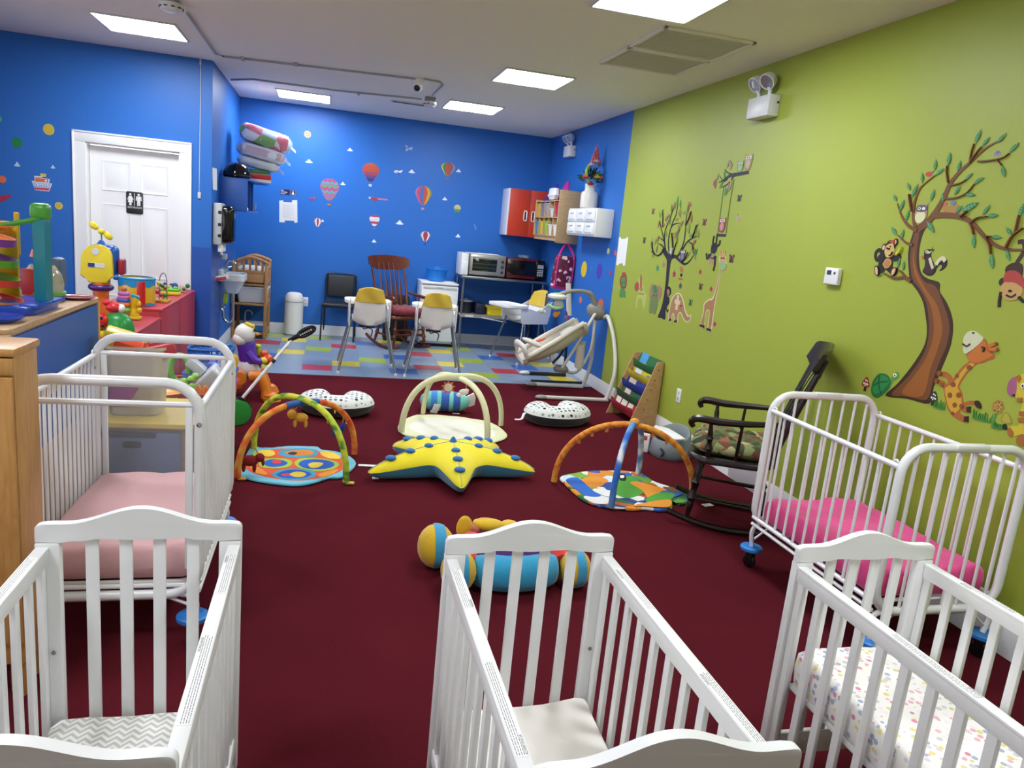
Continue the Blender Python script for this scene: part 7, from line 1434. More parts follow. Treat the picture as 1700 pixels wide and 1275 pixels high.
# ---- book rack
t = thing('book_rack', 'small plywood book rack with coloured cloth pockets against the green wall', 'book rack', (2.8, 6.1, 0), world=True)
mdf = wood('#bf9a66', '#b28c58', .5, (3, 3, 9))
for y in (5.84, 6.355):
    b = MB(); b.prism([(2.655, 0), (2.925, 0), (2.925, .605), (2.865, .605)], .016, M(((1, 0, 0, 0), (0, 0, 1, y-.008), (0, 1, 0, 0), (0, 0, 0, 1))), .003); sp = part('side_panel', b, mdf, t)
    for k in range(5):
        f = k/4; b = MB(); b.lathe([(0, 0), (.006, 0), (.006, .002), (0, .002)], (2.79+.09*f, y-.0085, .17+.36*f), 8, (PI/2, 0, 0)); part('screw', b, mat('#4a3a28', .5), sp)
for k, c in enumerate(('#a82430', '#1f5a34', '#24348c', '#c8b22c', '#2a6a38')):
    x0, z0 = 2.69+.045*k, .07+.095*k
    b = MB(); b.grid(lambda u, v: (x0-.012+.03*(1-v)**2+.014*math.sin(PI*u)*-(v), 5.85+.497*u, z0+.10*v-.012*math.sin(PI*u)*v), 10, 6); b.grid(lambda u, v: (x0-.010+.03*(1-v)**2+.014*math.sin(PI*u)*-(v)+.004, 5.85+.497*u, z0+.10*v-.012*math.sin(PI*u)*v), 10, 6)
    b.grid(lambda u, v: (x0+.02+.05*v, 5.85+.497*u, z0+.17*v), 4, 3); part('pocket', b, mat(c, .8), t, sharp=80)
def book(label, y, k, w, c, h=.15, rz=0, up=.0):
    x0, z0 = 2.69+.045*k, .07+.095*k; q = thing('book', label, 'book', (x0+.014, y, z0+.012+up), rz, 'picture books in the book rack')
    b = MB(); b.obox((.032, 0, h/2), (.006, w, h), (0, .33, 0), .001); part('pages', b, PAPER, q)
    b = MB(); b.obox((.0285, 0, h/2+.002), (.003, w+.004, h+.004), (0, .33, 0)); part('cover', b, mat(c, .4), q)
for a in (('blue covered book at the far end of the top pocket', 6.24, 4, .15, '#4f9ad0', .15), ('red covered book at the near end of the top pocket', 5.93, 4, .09, '#c8505a', .1), ('white and green book in the yellow pocket, far end', 6.22, 3, .14, '#d4dcd0', .13), ('dark teal book in the yellow pocket, near end', 5.96, 3, .13, '#2f8a94', .12),
          ('pale brown book in the blue pocket, far end', 6.22, 2, .15, '#c8b8a4', .13), ('white book at the far end of the red pocket', 6.28, 0, .1, '#e4e2da', .13), ('white book in the middle of the red pocket', 6.14, 0, .11, '#dcd4c8', .14), ('cream book at the near end of the red pocket', 6.0, 0, .1, '#e0d8c4', .13), ('red spined book in the lower green pocket', 6.2, 1, .12, '#d8c8b8', .13)): book(*a)
# ---- grey floor seat
t = thing('floor_seat', 'grey moulded baby floor seat with white tray beside the green wall', 'baby seat', (2.68, 5.04, 0), math.radians(-68))
gs = mat('#6f797c', .5)
def seat_fn(u, v):
    a = 2*PI*u; back = .5+.5*math.sin(a-.2)                      # back is at +y
    h = .14+.1*back**1.5; prof = [(0, 0, 0), (.9, 0, 0), (1, .03, 0), (.93, .5, 1), (.86, .97, 1), (.8, 1, 1), (.72, .96, 1), (.6, .55, 1), (.5, .35, 1), (0, .32, 1)]
    k, z, m = prof[int(round(v*9))]; return (.17*k*math.cos(a), .165*k*math.sin(a), (h*z if m else z))
b = MB(); b.grid(seat_fn, 32, 9, cu=True); part('body', b, gs, t, sharp=60)
b = MB(); b.prism([(-.02-.17, -.05), (-.15, -.14), (-.02, -.2), (.13, -.17), (.17, -.1), (.05, -.06), (-.08, -.02)], .014, M.Translation((0, .06, .19)) @ M.Rotation(.12, 4, 'X'), .005); tr = part('tray', b, WHITE, t, 'white tray')
b = MB(); b.obox((-.15, -.13, .075), (.07, .03, .15), (0, 0, .5), .008); ts_ = part('tray_support', b, WHITE, t)
b = MB(); b.obox((-.1495, -.1465, .115), (.05, .003, .035), (0, 0, .5), .001); part('maker_plate', b, mat('#b84a48', .4), ts_)
b = MB(); b.tube(spline([(.05, -.17, .09), (.08, -.16, .06), (.06, -.17, .03)], 4), .008, 6); part('strap', b, mat('#2a2e34', .6), t)
# ---- dark rocking chair on the right with its cushion
dark = wood('#1c0d0a', '#140808', .3, (10, 10, 2))
rk2 = rocking_chair('dark brown rocking chair facing left beside the green wall', (2.43, 3.78, 0), math.radians(-123), dark)
leafy = pattern('#5c6438', {'cells': ['#5c6438', '#3f4a2a', '#848a58', '#2e3320', '#a9a878', '#6a3f2c', '#505a34', '#8a5a3c']}, .9, 22)
cushion('seat_cushion', 'leafy green patterned cushion on the dark rocking chair', 'cushion', (2.42, 3.79, .445), math.radians(-123), .5, .46, .1, leafy, seed=6)
b = MB(); b.obox((2.90, 4.36, .19), (.012, .38, .36), (0, -.1, 0), .004); solid('white_board', b, mat('#d4d6d8', .5), 'flat white board leaning on the green wall behind the dark rocking chair', 'board')
# ---- baby swing
t = thing('baby_swing', 'cream and grey baby swing in front of the third high chair', 'baby swing', (2.5, 7.4, 0), world=True)
sw = mat('#d2d0ca', .4); swg = mat('#8d8b85', .45); swb = mat('#202124', .35)
for y, xa, xb, m, cap in ((6.80, (2.1,6.877)[0], 2.84, sw, swg), (7.40, (2.166,7.349)[0], 2.78, sw, swg), (8.02, (2.252,7.987)[0], 2.78, swb, mat('#dcdcd8', .4))):
    b = MB(); b.tube([(xa+.05, y, .024), (xb, y, .02)], .02, 10); part('base_rail', b, m, t)
    b = MB(); b.ball((xa+.03, y, .024), (.07, .034, .024), 12, k=6); part('foot_cap', b, cap, t)
b = MB(); b.tube([(2.2, 7.46, .05), (2.80, 7.46, .05)], .013, 8); part('base_rail', b, swb, t)
HX, HY = (2.837,0.836)
b = MB(); b.tube(spline([(2.82, 6.80, .03), (2.895, 6.84, .3), (2.905, 6.98, .6), (2.88, 7.15, .82), (HX+.06, 7.3, HY-.03)], 7), [.021]*29, 10); part('leg', b, sw, t)
b = MB(); b.tube(spline([(2.78, 7.40, .03), (2.84, 7.4, .3), (2.84, 7.42, .7), (HX, 7.4, HY)], 7), .02, 10); part('leg', b, sw, t)
b = MB(); b.tube(spline([(2.76, 8.02, .03), (2.72, 7.95, .5), (2.62, 7.75, .95), (2.56, 7.6, 1.1)], 7), .016, 10); part('leg', b, swb, t)
b = MB(); b.ball((HX-.02, 7.36, HY+.02), (.12, .07, .085), 16, (0, .5, 0)); part('motor_housing', b, swg, t, sharp=80)
MX, MZ = (2.362,1)
b = MB(); b.tube(spline([(HX-.04, 7.34, HY+.07), (HX-.14, 7.32, MZ+.05), (MX+.12, 7.3, MZ+.055), (MX-.02, 7.3, MZ)], 7), [.03]*8+[.022]*14, 10); ma = part('mobile_arm', b, swg, t)
b = MB(); b.lathe([(0, .03), (.07, .028), (.1, .01), (.1, -.01), (.07, -.03), (0, -.04)], (MX-.02, 7.3, MZ-.01), 20); mh = part('mobile_hub', b, mat('#d8dad4', .35), t)
b = MB(); b.ball((MX-.03, 7.28, MZ+.018), (.045, .045, .014), 12); part('hub_light', b, mat('#9cc86a', .4), mh, 'green hub light')
b = MB(); b.ball((MX, 7.28, MZ-.09), (.06, .05, .05), 12); part('clear_dome', b, mat('#c8ccc8', .1, alpha=.7), mh)
q = (2.329,0.885); b = MB(); b.tube([(q[0]+.07*math.cos(a), 7.28+.05*math.sin(a), q[1]+.012*math.cos(2*a)) for a in [2*PI*i/20 for i in range(20)]], .016, 8, closed=True); part('hanging_ring', b, mat('#8fb87a', .5), mh, 'green hanging ring')
for px, c, nm in (((921,520), '#d8822c', 'hanging_toy'),):
    q = (2.338,0.803); b = MB(); b.ball((q[0], 7.27, q[1]), (.03, .025, .03), 10); b.ball((q[0]+.03, 7.27, q[1]+.02), (.02, .018, .02), 8); b.tube([(q[0], 7.28, q[1]), (q[0], 7.28, q[1]+.1)], .003, 5); part('hanging_toy', b, mat(c, .7), mh, 'orange hanging toy')
q = (2.183,0.83); b = MB(); b.ball((q[0], 7.28, q[1]), (.028, .022, .03), 10); b.ball((q[0]+.035, 7.28, q[1]-.01), (.018, .018, .022), 8); b.tube([(q[0], 7.28, q[1]), (MX-.06, 7.29, MZ-.02)], .003, 5); part('hanging_toy', b, mat('#c8ccc0', .7), mh, 'pale hanging toy')
q = (2.468,0.773); b = MB(); b.ball((q[0], 7.3, q[1]), (.03, .025, .03), 10); b.tube([(q[0], 7.3, q[1]), (MX+.02, 7.3, MZ-.02)], .003, 5); part('hanging_toy', b, mat('#7a5aa8', .7), mh, 'purple hanging toy')
# swing arms and seat
b = MB(); b.tube(spline([(HX-.05, 7.3, HY), (HX-.09, 7.28, .78), (2.56, 7.25, .42), (2.46, 7.25, .24)], 7), .017, 10); part('hanger_arm', b, sw, t)
b = MB(); b.tube(spline([(2.56, 7.62, 1.1), (2.58, 7.6, .8), (2.55, 7.52, .42), (2.42, 7.45, .26)], 7), .017, 10); part('hanger_arm', b, swb, t)
b = MB(); b.grid(lambda u, v: (2.55+.03*math.cos(2*PI*u)+.05*v, 7.6+.035*math.sin(2*PI*u), 1.12-.35*v), 10, 4, cu=True); part('arm_sleeve', b, CL('#cfc9bd'), t, sharp=80)
pad = mat('#d3ccc0', .9, sheen=.2, bump=.3, bscale=45)
# reclined seat: lower end at left, head end up right
P0, P1 = (2.042,0.293), (2.671,0.651)
ax = V((P1[0]-P0[0], 0, P1[1]-P0[1])); Ls = ax.length; ax.normalize(); up = V((-ax.z, 0, ax.x))
def seat2(u, v):
    """u around the tub section, v along"""
    th = PI*(1+u); w = .2*(.78+.22*math.sin(PI*min(1, v*1.1+.1))); d = .14*(.6+.4*math.sin(PI*v))
    s = V((P0[0], 7.3, P0[1]))+ax*(Ls*v)+up*.06
    return tuple(s+V((0, w*math.cos(th), 0))+up*(d*math.sin(th)+.05*v*abs(math.cos(th))**3))
b = MB(); b.grid(lambda u, v: seat2(u, v), 16, 14); b.grid(lambda u, v: tuple(V(seat2(u, v))+up*.025), 16, 14)
b.tube([seat2(0, i/14) for i in range(15)], .028, 8); b.tube([seat2(1, i/14) for i in range(15)], .028, 8); b.tube([seat2(i/16, 1) for i in range(17)], .03, 8); b.tube([seat2(i/16, 0) for i in range(17)], .024, 8)
st = part('seat', b, pad, t, 'cream padded seat', sharp=80)
b = MB(); s = V((P0[0], 7.3, P0[1]))+ax*(Ls*.8)+up*.06; b.ball(tuple(s), (.1, .13, .035), 14, (0, -.5, 0)); part('head_pillow', b, mat('#c2c6b8', .9), st, sharp=80)
b = MB(); b.tube(spline([tuple(V((P0[0], 7.12, P0[1]))+ax*.02+up*.06), tuple(V((P0[0], 7.14, P0[1]))+ax*.04+up*.17), tuple(V((P0[0], 7.46, P0[1]))+ax*.04+up*.17), tuple(V((P0[0], 7.48, P0[1]))+ax*.02+up*.06)], 6), .034, 8, flat=.6)
b.ball(tuple(V((P0[0], 7.3, P0[1]))+ax*.18+up*.12), (.14, .1, .03), 12, (0, .35, 0)); part('harness_pad', b, pad, st, sharp=80)
b = MB(); b.ball(tuple(V((P0[0], 7.3, P0[1]))+ax*.26+up*.115), (.06, .02, .012), 8, (0, -.3, 0)); part('harness_strap', b, mat('#d8562c', .8), st, 'orange harness strap')
q = (2.47,0.229); b = MB(); b.lathe([(0, 0), (.07, .005), (.085, .04), (.06, .07), (0, .075)], (q[0], 7.3, q[1]-.04), 18); part('seat_hub', b, swg, t)
b = MB(); b.tube(spline([(q[0]+.05, 7.3, q[1]-.02), (2.66, 7.32, .2), (2.80, 7.36, .42), (2.83, 7.38, .75), (HX, 7.36, HY)], 7), .017, 10); part('hanger_arm', b, sw, t)
b = MB(); b.grid(lambda u, v: (2.66+.05*math.sin(2*PI*u), 7.28+.03*math.cos(2*PI*u), .26+.26*v+.02*math.sin(9*u)), 12, 5, cu=True); part('hanging_cloth', b, pad, t, sharp=80)
# ================================================================ toys on the toy shelf
ST = 1.081
t = thing('ball_tower', 'tall ball run toy with coloured spiral dishes and teal column on the shelf', 'toy', (-1.34, 3.5, ST), world=True)
b = MB(); b.prism([(p[0]-1.315, p[1]+3.5) for p in rim(.34, .36, .05)], .035, M.Translation((0, 0, ST)), .008); b.obox((-1.165, 3.5, ST+.035), (.075, .3, .02), None, .008); part('base', b, PL('#1c46b0'), t)
TX, TY = -1.163, 3.52
b = MB(); b.prism([(TX-.025, TY-.03), (TX+.022, TY-.035), (TX+.028, TY+.025), (TX-.022, TY+.03)], .345, M.Translation((0, 0, ST+.04)), .006); part('column', b, PL('#12808f'), t, 'teal column')
b = MB(); b.obox((TX, TY, ST+.415), (.07, .075, .07), None, .02, 3); b.tube([(TX, TY-.02, ST+.385), (TX-.08, TY-.04, ST+.36), (TX-.14, TY-.05, ST+.345)], .012, 6); part('cap', b, PL('#4aa03a'), t, 'green cap and arm')
b = MB(); b.box(-1.36, -1.283, 3.6, 3.62, ST+.03, ST+.36, .006); b.box(-1.3, -1.28, 3.615, 3.63, ST+.22, ST+.4, .004); part('back_plate', b, PL('#e0b818'), t, 'yellow back plate')
zs = [p[1]-ST for p in [(-1.267,1.434),(-1.269,1.376),(-1.273,1.292),(-1.276,1.213),(-1.279,1.123)]]
for k, (z, c) in enumerate(zip(zs, ('#e8882c', '#e8882c', '#7a3a98', '#6aa82c', '#c83028'))):
    b = MB(); prof = [(0, 0), (.05, 0), (.105, .012), (.118, .026), (.125, .027), (.125, .02), (.108, .004), (.05, -.012), (0, -.012)]
    rt = (.0, .16, 0); dc = (-1.375+.006*k, 3.45, ST+z-.012)
    b.lathe(prof, dc, 30, rt); part('spiral_dish', b, PL(c), t)
    if k:
        b = MB(); b.lathe([(.119, .024), (.1285, .029), (.1285, .0), (.113, -.004)], dc, 30, rt); part('dish_rim', b, PL(('', '#7a3a98', '#5aa02c', '#d03a28', '#e88a2c')[k]), t)
b = MB(); b.tube([(-1.4, 3.45, ST+.03), (-1.4, 3.45, ST+.36)], .03, 12); part('centre_post', b, PL('#d8b020'), t)
b = MB(); b.obox((-1.375, 3.45, ST+.40), (.1, .11, .07), None, .025, 3); b.lathe([(0, 0), (.04, 0), (.025, .03), (0, .035)], (-1.38, 3.45, ST+.43), 12); part('roof', b, PL('#4a9a2c'), t, 'green roof house')
t = thing('pop_up_toy', 'clear domed toy house with an orange mushroom top behind the teal column', 'toy', (-1.27, 3.84, ST))
b = MB(); b.lathe([(0, 0), (.085, 0), (.09, .02), (.09, .035), (0, .035)], n=20); part('base', b, PL('#2a58b0'), t)
b = MB(); b.lathe([(.083, .035), (.086, .08), (.075, .13), (.05, .165), (0, .17)], n=20); part('clear_dome', b, mat('#d8d0b0', .1, alpha=.55), t)
b = MB(); b.lathe([(.084, .028), (.092, .03), (.092, .045), (.084, .047)], n=20); part('green_ring', b, PL('#6aac3a'), t)
b = MB(); b.box(-.06, .03, -.09, -.08, .03, .15, .005); part('red_frame', b, PL('#b8323a'), t)
b = MB(); b.lathe([(0, .165), (.02, .165), (.018, .2), (.04, .2), (.03, .232), (0, .24)], (-.01, 0, 0), 16); part('mushroom', b, PL('#d8622c'), t)
b = MB(); b.box(.02, .075, .02, .1, .06, .2, .02); part('grey_block', b, mat('#5a6e88', .4, alpha=.8), t)
b = MB(); b.lathe([(0, 0), (.05, 0), (.075, .01), (.078, .013), (.05, .005), (0, .005)], (-1.165, 3.97, ST), 24); b.obox((-1.17, 3.97, ST+.012), (.12, .008, .008), (0, 0, .5), .003); solid('toy_plate', b, mat('#a8606c', .25), 'dusty pink toy plate at the far end of the toy shelf', 'plate')
b = MB(); b.lathe([(0, 0), (.07, 0), (.1, .014), (.104, .02), (.07, .007), (0, .006)], (-1.22, 3.16, ST), 24); solid('toy_plate', b, mat('#1f4cc0', .15, alpha=.8), 'translucent blue toy plate at the near end of the toy shelf', 'plate')

# ================================================================ toys on the red cabinets
RZ, LZ = .736, .676
t = thing('activity_tower', 'tall toy pillar with yellow and blue face and bee on top', 'toy', (-1.47, 5.5, LZ))
b = MB(); b.lathe([(0, 0), (.07, 0), (.075, .015), (.05, .035), (.048, .27), (0, .27)], n=20); part('column', b, PL('#dd6a28'), t, 'orange column')
b = MB(); b.tube([(.058*math.cos(a), .058*math.sin(a), .295) for a in [2*PI*i/24 for i in range(24)]], .021, 10, closed=True); part('purple_ring', b, PL('#44206e'), t)
b = MB(); b.lathe([(0, .27), (.055, .27), (.057, .33), (.057, .355), (0, .355)], n=20); part('neck', b, PL('#dd6a28'), t)
b = MB(); b.obox((.015, .04, .47), (.17, .13, .22), None, .04, 3); b.lathe([(.035, 0), (.014, .03), (0, .035)], (.0, .03, .575), 12); part('head', b, PL('#1f56a8'), t, 'blue head')
face = [(-.11, .0), (-.105, .06), (-.1, .13), (-.07, .185), (-.02, .21), (.03, .208), (.075, .17), (.085, .1), (.09, .0), (.06, -.005), (.055, -.04), (-.06, -.045), (-.075, -.005)]
b = MB(); b.prism([(q.x, q.y) for q in spline([(p[0], p[1], 0) for p in face[:8]], 4)]+face[8:], .03, M.Translation((0, -.028, .37)) @ RX90, .008); fc = part('face_plate', b, PL('#e0cc3a'), t, 'yellow face plate')
b = MB(); b.prism(ell(0, 0, .022), .003, M.Translation((-.015, -.058, .535)) @ RX90); part('face_opening', b, mat('#c9ced6', .5), fc)
b = MB(); b.prism(rim(.1, .028, .004), .003, M.Translation((-.01, -.058, .445)) @ RX90); part('face_opening', b, mat('#c9ced6', .5), fc)
b = MB(); b.box(-.06, -.02, -.0615, -.058, .432, .458); part('slot_block', b, mat('#1f3a80', .4), fc)
b = MB(); b.obox((.125, .03, .44), (.035, .09, .11), None, .015, 3); part('side_knob', b, PL('#a02834'), t, 'red side knob')
for x in (-.085, .1):
    b = MB(); b.ball((x, -.03, .37), (.02, .02, .018), 12); part('hinge', b, PL('#2060b8'), t)
b = MB(); b.tube([(0, .03, .60), (.0, .03, .65)], .005, 6); part('stalk', b, PL('#3a9a5a'), t)
b = MB(); b.ball((0, .03, .665), (.022, .022, .02), 10); b.ball((-.045, .03, .70), (.034, .014, .022), 12, (0, .75, 0)); b.ball((.04, .03, .64), (.034, .014, .022), 12, (0, .75, 0)); part('bee', b, PL('#e0cc30'), t, 'yellow toy bee with winged sides')
t = thing('toy_drum', 'yellow and blue toy drum with a red stripe on the taller red cabinet', 'drum', (-1.475, 6.5, RZ))
b = MB(); b.lathe([(0, 0), (.13, 0), (.135, .012), (.135, .2), (.128, .215), (.118, .2), (0, .19)], n=32); part('body', b, PL('#dcb428'), t, 'yellow drum body')
b = MB(); n = 48
b.grid(lambda u, v: (.1365*math.cos(2*PI*u), .1365*math.sin(2*PI*u), .213-.045*v-.022*v*(.5+.5*math.sin(2*PI*u*7))), n, 3, cu=True)
b.grid(lambda u, v: (.1365*math.cos(2*PI*u), .1365*math.sin(2*PI*u), .004+.012*v+.014*v*(.5+.5*math.sin(2*PI*u*7))), n, 2, cu=True); part('drip_band', b, PL('#2a90c8'), t, 'blue wavy bands')
b = MB(); b.lathe([(.115, .208), (.138, .208), (.14, .216), (.135, .222), (.118, .222)], n=32); part('rim', b, PL('#1f86c4'), t)
b = MB(); b.lathe([(0, .203), (.118, .203), (.118, .206), (0, .208)], n=32); part('drum_skin', b, mat('#c8dce8', .4), t)
b = MB(); b.grid(lambda u, v: (.139*math.cos(-1.25+.35*u), .139*math.sin(-1.25+.35*u), .012+.185*v), 5, 2); b.box(.03, .07, -.142, -.13, .02, .19, .005); part('red_stripe', b, PL('#c82424'), t)
t = thing('bead_maze', 'small wire bead maze toy on the taller red cabinet beside the drum', 'toy', (-1.36, 6.76, RZ))
b = MB(); b.box(-.08, .08, -.07, .07, 0, .022, .005); part('base', b, wood('#c8983c', '#b98830', .4, (3, 3, 12)), t)
for nm, pts, c in (('wire_arch', [(-.0, 0, .022), (-.0, .01, .19), (.03, .01, .245), (.055, .01, .19), (.055, 0, .022)], '#5a4a5a'), ('wire_loop', [(-.07, -.03, .022), (-.07, -.03, .15), (-.02, -.03, .17), (.02, -.02, .14), (.05, -.02, .12), (.07, -.03, .1), (.07, -.03, .022)], '#c8a030'), ('wire_coil', [(-.05, .04, .022), (-.05, .03, .1), (0, .02, .07), (.03, 0, .05), (.05, -.04, .07), (.06, -.04, .022)], '#d8c030')):
    b = MB(); b.tube(spline(pts, 7), .0035, 6); part(nm, b, PL(c), t)
for x, y, z, c, r in ((-.065, -.03, .16, '#d89a3c', .022), (0, -.025, .158, '#b8c040', .018), (.025, -.02, .14, '#2f6a4a', .018), (.05, -.02, .122, '#a82430', .016), (-.02, .02, .08, '#c0303a', .02), (.015, .01, .055, '#b02838', .018), (.05, -.03, .06, '#1f6a3a', .02), (.03, .0, .04, '#d8a030', .014)):
    b = MB(); b.ball((x, y, z), r, 10, k=6); part('bead', b, PL(c), t)
t = thing('toy_boat', 'small green and yellow toy on the far red cabinet', 'toy', (-1.37, 7.3, RZ))
b = MB(); b.obox((0, 0, .02), (.16, .1, .04), None, .015, 3); part('hull', b, PL('#d8c830'), t); b = MB(); b.obox((0, 0, .05), (.15, .1, .03), None, .014, 3); b.ball((-.04, -.02, .07), (.03, .025, .02), 10); b.ball((.04, -.02, .07), (.025, .025, .015), 10); part('deck', b, PL('#5cb82c'), t)
t = thing('bead_board', 'flat wooden toy with coloured bead knobs at the far end of red cabinet', 'toy', (-1.43, 7.66, RZ))
b = MB(); b.obox((0, 0, .03), (.26, .22, .014), (.1, .1, .1), .004); part('board', b, wood('#c0a078', '#b08f66', .5, (12, 3, 3)), t)
for x, y, z, c, r in ((-.07, .05, .055, '#24348a', .018), (.03, -.02, .05, '#1f3aa0', .03), (.13, .06, .05, '#1f6a3a', .022), (-.02, .07, .05, '#6a3a5a', .014), (.05, -.11, .03, '#24409a', .022), (.12, -.08, .03, '#5a4a40', .018)):
    b = MB(); b.ball((x, y, z), r, 10, k=6); part('bead', b, PL(c), t)
t = thing('stacking_rings', 'leaning caterpillar of stacked rings on the lower red cabinet', 'toy', (-1.47, 6.08, LZ))
for z, c, r, dx in ((.19, '#b060a8', .042, 0), (.165, '#d070b0', .045, 0), (.14, '#2f62c0', .05, -.003), (.112, '#e07a30', .055, -.005), (.07, '#7ac02c', .058, -.006)):
    b = MB(); b.tube([(dx+r*.62*math.cos(a), r*.62*math.sin(a), z) for a in [2*PI*i/20 for i in range(20)]], r*.38, 8, closed=True); part('ring', b, PL(c), t)
b = MB(); b.ball((.0, 0, .225), .022, 10); part('knob', b, PL('#b06a2c'), t)
b = MB(); b.tube([(0, 0, .02), (0, 0, .22)], .016, 8); b.lathe([(0, 0), (.055, 0), (.05, .02), (0, .024)], n=16); part('post', b, PL('#d8b828'), t)
b = MB(); b.tube(spline([(.075, .01, .0), (.065, .01, .08), (.08, .0, .14), (.075, .0, .17)], 5), [.034]*5+[.026]*11, 10); b.obox((.06, 0, .012), (.12, .08, .024), None, .01); b.ball((.1, .0, .12), (.02, .02, .025), 10); b.ball((.105, .0, .07), (.02, .02, .022), 10); part('yellow_figure', b, PL('#dcb81e'), t); b = MB(); b.obox((.08, 0, .175), (.06, .05, .025), (0, .3, 0), .01); part('teal_block', b, PL('#2a90a8'), t)
t = thing('ladybug_toy', 'green hill shaped toy with a spotted red ladybug and red bird', 'toy', (-1.37, 5.30, LZ))
b = MB(); b.grid(lambda u, v: (lambda k, z: (.04+.11*k*math.cos(2*PI*u), .02+.09*k*math.sin(2*PI*u), z))(math.cos(v*PI/2)**.6, .15*math.sin(v*PI/2)), 20, 8, cu=True); part('hill', b, PL('#1f8a3c'), t, sharp=80)
b = MB(); b.box(-.1, -.01, -.1, -.02, 0, .04, .01); part('yellow_foot', b, PL('#dcc420'), t)
b = MB(); b.ball((-.05, -.04, .1), (.058, .045, .058), 16); lb = part('ladybug', b, PL('#c41c1e'), t, 'red ladybug')
b = MB()
for x, z in ((-.07, .13), (-.03, .125), (-.075, .08), (-.025, .075), (-.05, .105)): b.ball((x, -.04-.045*math.sqrt(max(.05, 1-((x+.05)/.058)**2-((z-.1)/.058)**2)), z), (.012, .004, .012), 8, k=5)
b.ball((-.1, -.05, .1), (.02, .02, .022), 8); part('spots', b, BLACK, lb)
b = MB(); b.ball((0.02, .03, .185), (.05, .04, .035), 14); b.ball((-.02, .03, .215), (.03, .025, .022), 10); part('bird', b, PL('#cc2a34'), t, 'red toy bird'); b = MB(); b.ball((.065, .03, .18), (.025, .03, .03), 10); part('white_head', b, PL('#e2dfe2'), t)
# toys inside the translucent bin
BX, BY, BZ = -.9, 3.97, .54
for nm, lb, c, bl_ in (('toy_scoop', 'yellow toy piece sticking out of the translucent bin', '#dcc428', [((-.06, .02, .335), (.2, .12, .10), (.1, .3, .2)), ((.07, .08, .33), (.12, .06, .05), (0, .2, .4))]), ('toy_block', 'orange red toy in the translucent bin', '#cc4a28', [((-.03, -.07, .31), (.13, .09, .12), (.3, .3, .1))]), ('toy_car', 'pinkish red toy lying on top of the bin at the right', '#c04048', [((.09, -.02, .31), (.18, .12, .07), (.1, -.25, .2)), ((.1, -.02, .345), (.09, .08, .04), (.1, -.2, .2))]),
                      ('toy_block', 'green toy seen through the frosted bin', '#5a9a4a', [((.06, .05, .24), (.11, .12, .09), (.2, .1, .5))]), ('toy_block', 'purple toy seen low inside the frosted bin', '#9a5a8a', [((-.04, -.02, .11), (.15, .18, .17), (.1, .2, .1))])):
    b = MB()
    for c0, sz, rt in bl_: b.obox((BX+c0[0], BY+c0[1], BZ+c0[2]), sz, rt, .015, 2)
    solid(nm, b, PL(c), lb, 'toy')

# ================================================================ toys on the floor left of the gyms
t = thing('toy_wagon', 'red plastic toy wagon piled with toys behind the left metal crib', 'toy cart', (-.75, 4.95, 0))
b = MB(); o = rim(.40, .52, .05, 5); n_ = len(o); prof = [(0, .06), (.82, .06), (.86, .08), (1, .425), (1.05, .43), (1.05, .445), (.96, .445), (.82, .1), (0, .09)]
b.grid(lambda u, v: (o[int(round(u*n_)) % n_][0]*prof[int(round(v*8))][0], o[int(round(u*n_)) % n_][1]*prof[int(round(v*8))][0], prof[int(round(v*8))][1]), n_, 8, cu=True); part('tub', b, PL('#b81e26'), t)
b = MB(); b.grid(lambda u, v: (o[int(round(u*n_)) % n_][0]*(.965+.012*v), o[int(round(u*n_)) % n_][1]*(.965+.012*v), .358+.014*v), n_, 1, cu=True); part('white_line', b, WHITE, t)
for x in (-.16, .16):
    for y in (-.18, .18):
        b = MB(); b.lathe([(0, -.015), (.04, -.015), (.045, -.008), (.045, .008), (.04, .015), (0, .015)], (x, y, .046), 16, (0, PI/2, 0)); part('wheel', b, BLACK, t)
W0 = V((-.745, 4.95, .38))
def wtoy(nm, lb, c, fn):
    b = MB(); fn(b); return solid(nm, b, PL(c), lb, 'toy')
wtoy('loop_toy', 'lime green plastic loop handle standing in the toy wagon', '#6cb83a', lambda b: (b.tube([(W0.x-.13+.055*math.cos(a)+.03*math.sin(a)*0, W0.y-.02, W0.z+.17+.085*math.sin(a)) for a in [2*PI*i/26 for i in range(26)]], .02, 10, closed=True), b.tube([(W0.x-.12, W0.y-.02, W0.z+.1), (W0.x-.1, W0.y-.02, W0.z+.02)], .02, 8)))
v_ = wtoy('toy_vehicle', 'light grey toy vehicle body lying tilted in the wagon', '#b8bcc2', lambda b: (b.obox((W0.x+.04, W0.y-.05, W0.z+.10), (.10, .14, .22), (.15, .75, .1), .02, 3), b.obox((W0.x-.03, W0.y-.02, W0.z+.19), (.12, .1, .06), (0, .7, 0), .012)))
wtoy('toy_train', 'blue toy engine on the right side of the wagon', '#2a52b4', lambda b: (b.obox((W0.x+.11, W0.y+.09, W0.z+.10), (.17, .14, .12), (0, .35, .1), .03, 3), b.obox((W0.x+.07, W0.y+.09, W0.z+.17), (.1, .1, .05), (0, .3, 0), .012)))
wtoy('ring_toy', 'yellow ring shaped toy leaning in the wagon', '#e0a824', lambda b: (b.tube([(W0.x+.16+.035*math.cos(a)+.02*math.sin(a), W0.y+.05, W0.z+.20+.055*math.sin(a)) for a in [2*PI*i/22 for i in range(22)]], .016, 8, closed=True),))
wtoy('flower_toy', 'lime green and red leafy toy at the front of the wagon', '#8cc83a', lambda b: [b.ball((W0.x-.05+.03*math.cos(k*1.3)*1.2, W0.y-.16+.02*math.sin(k*1.3), W0.z+.07+.018*k), (.03, .02, .022), 8, (k, 0, k), 5) for k in range(6)])
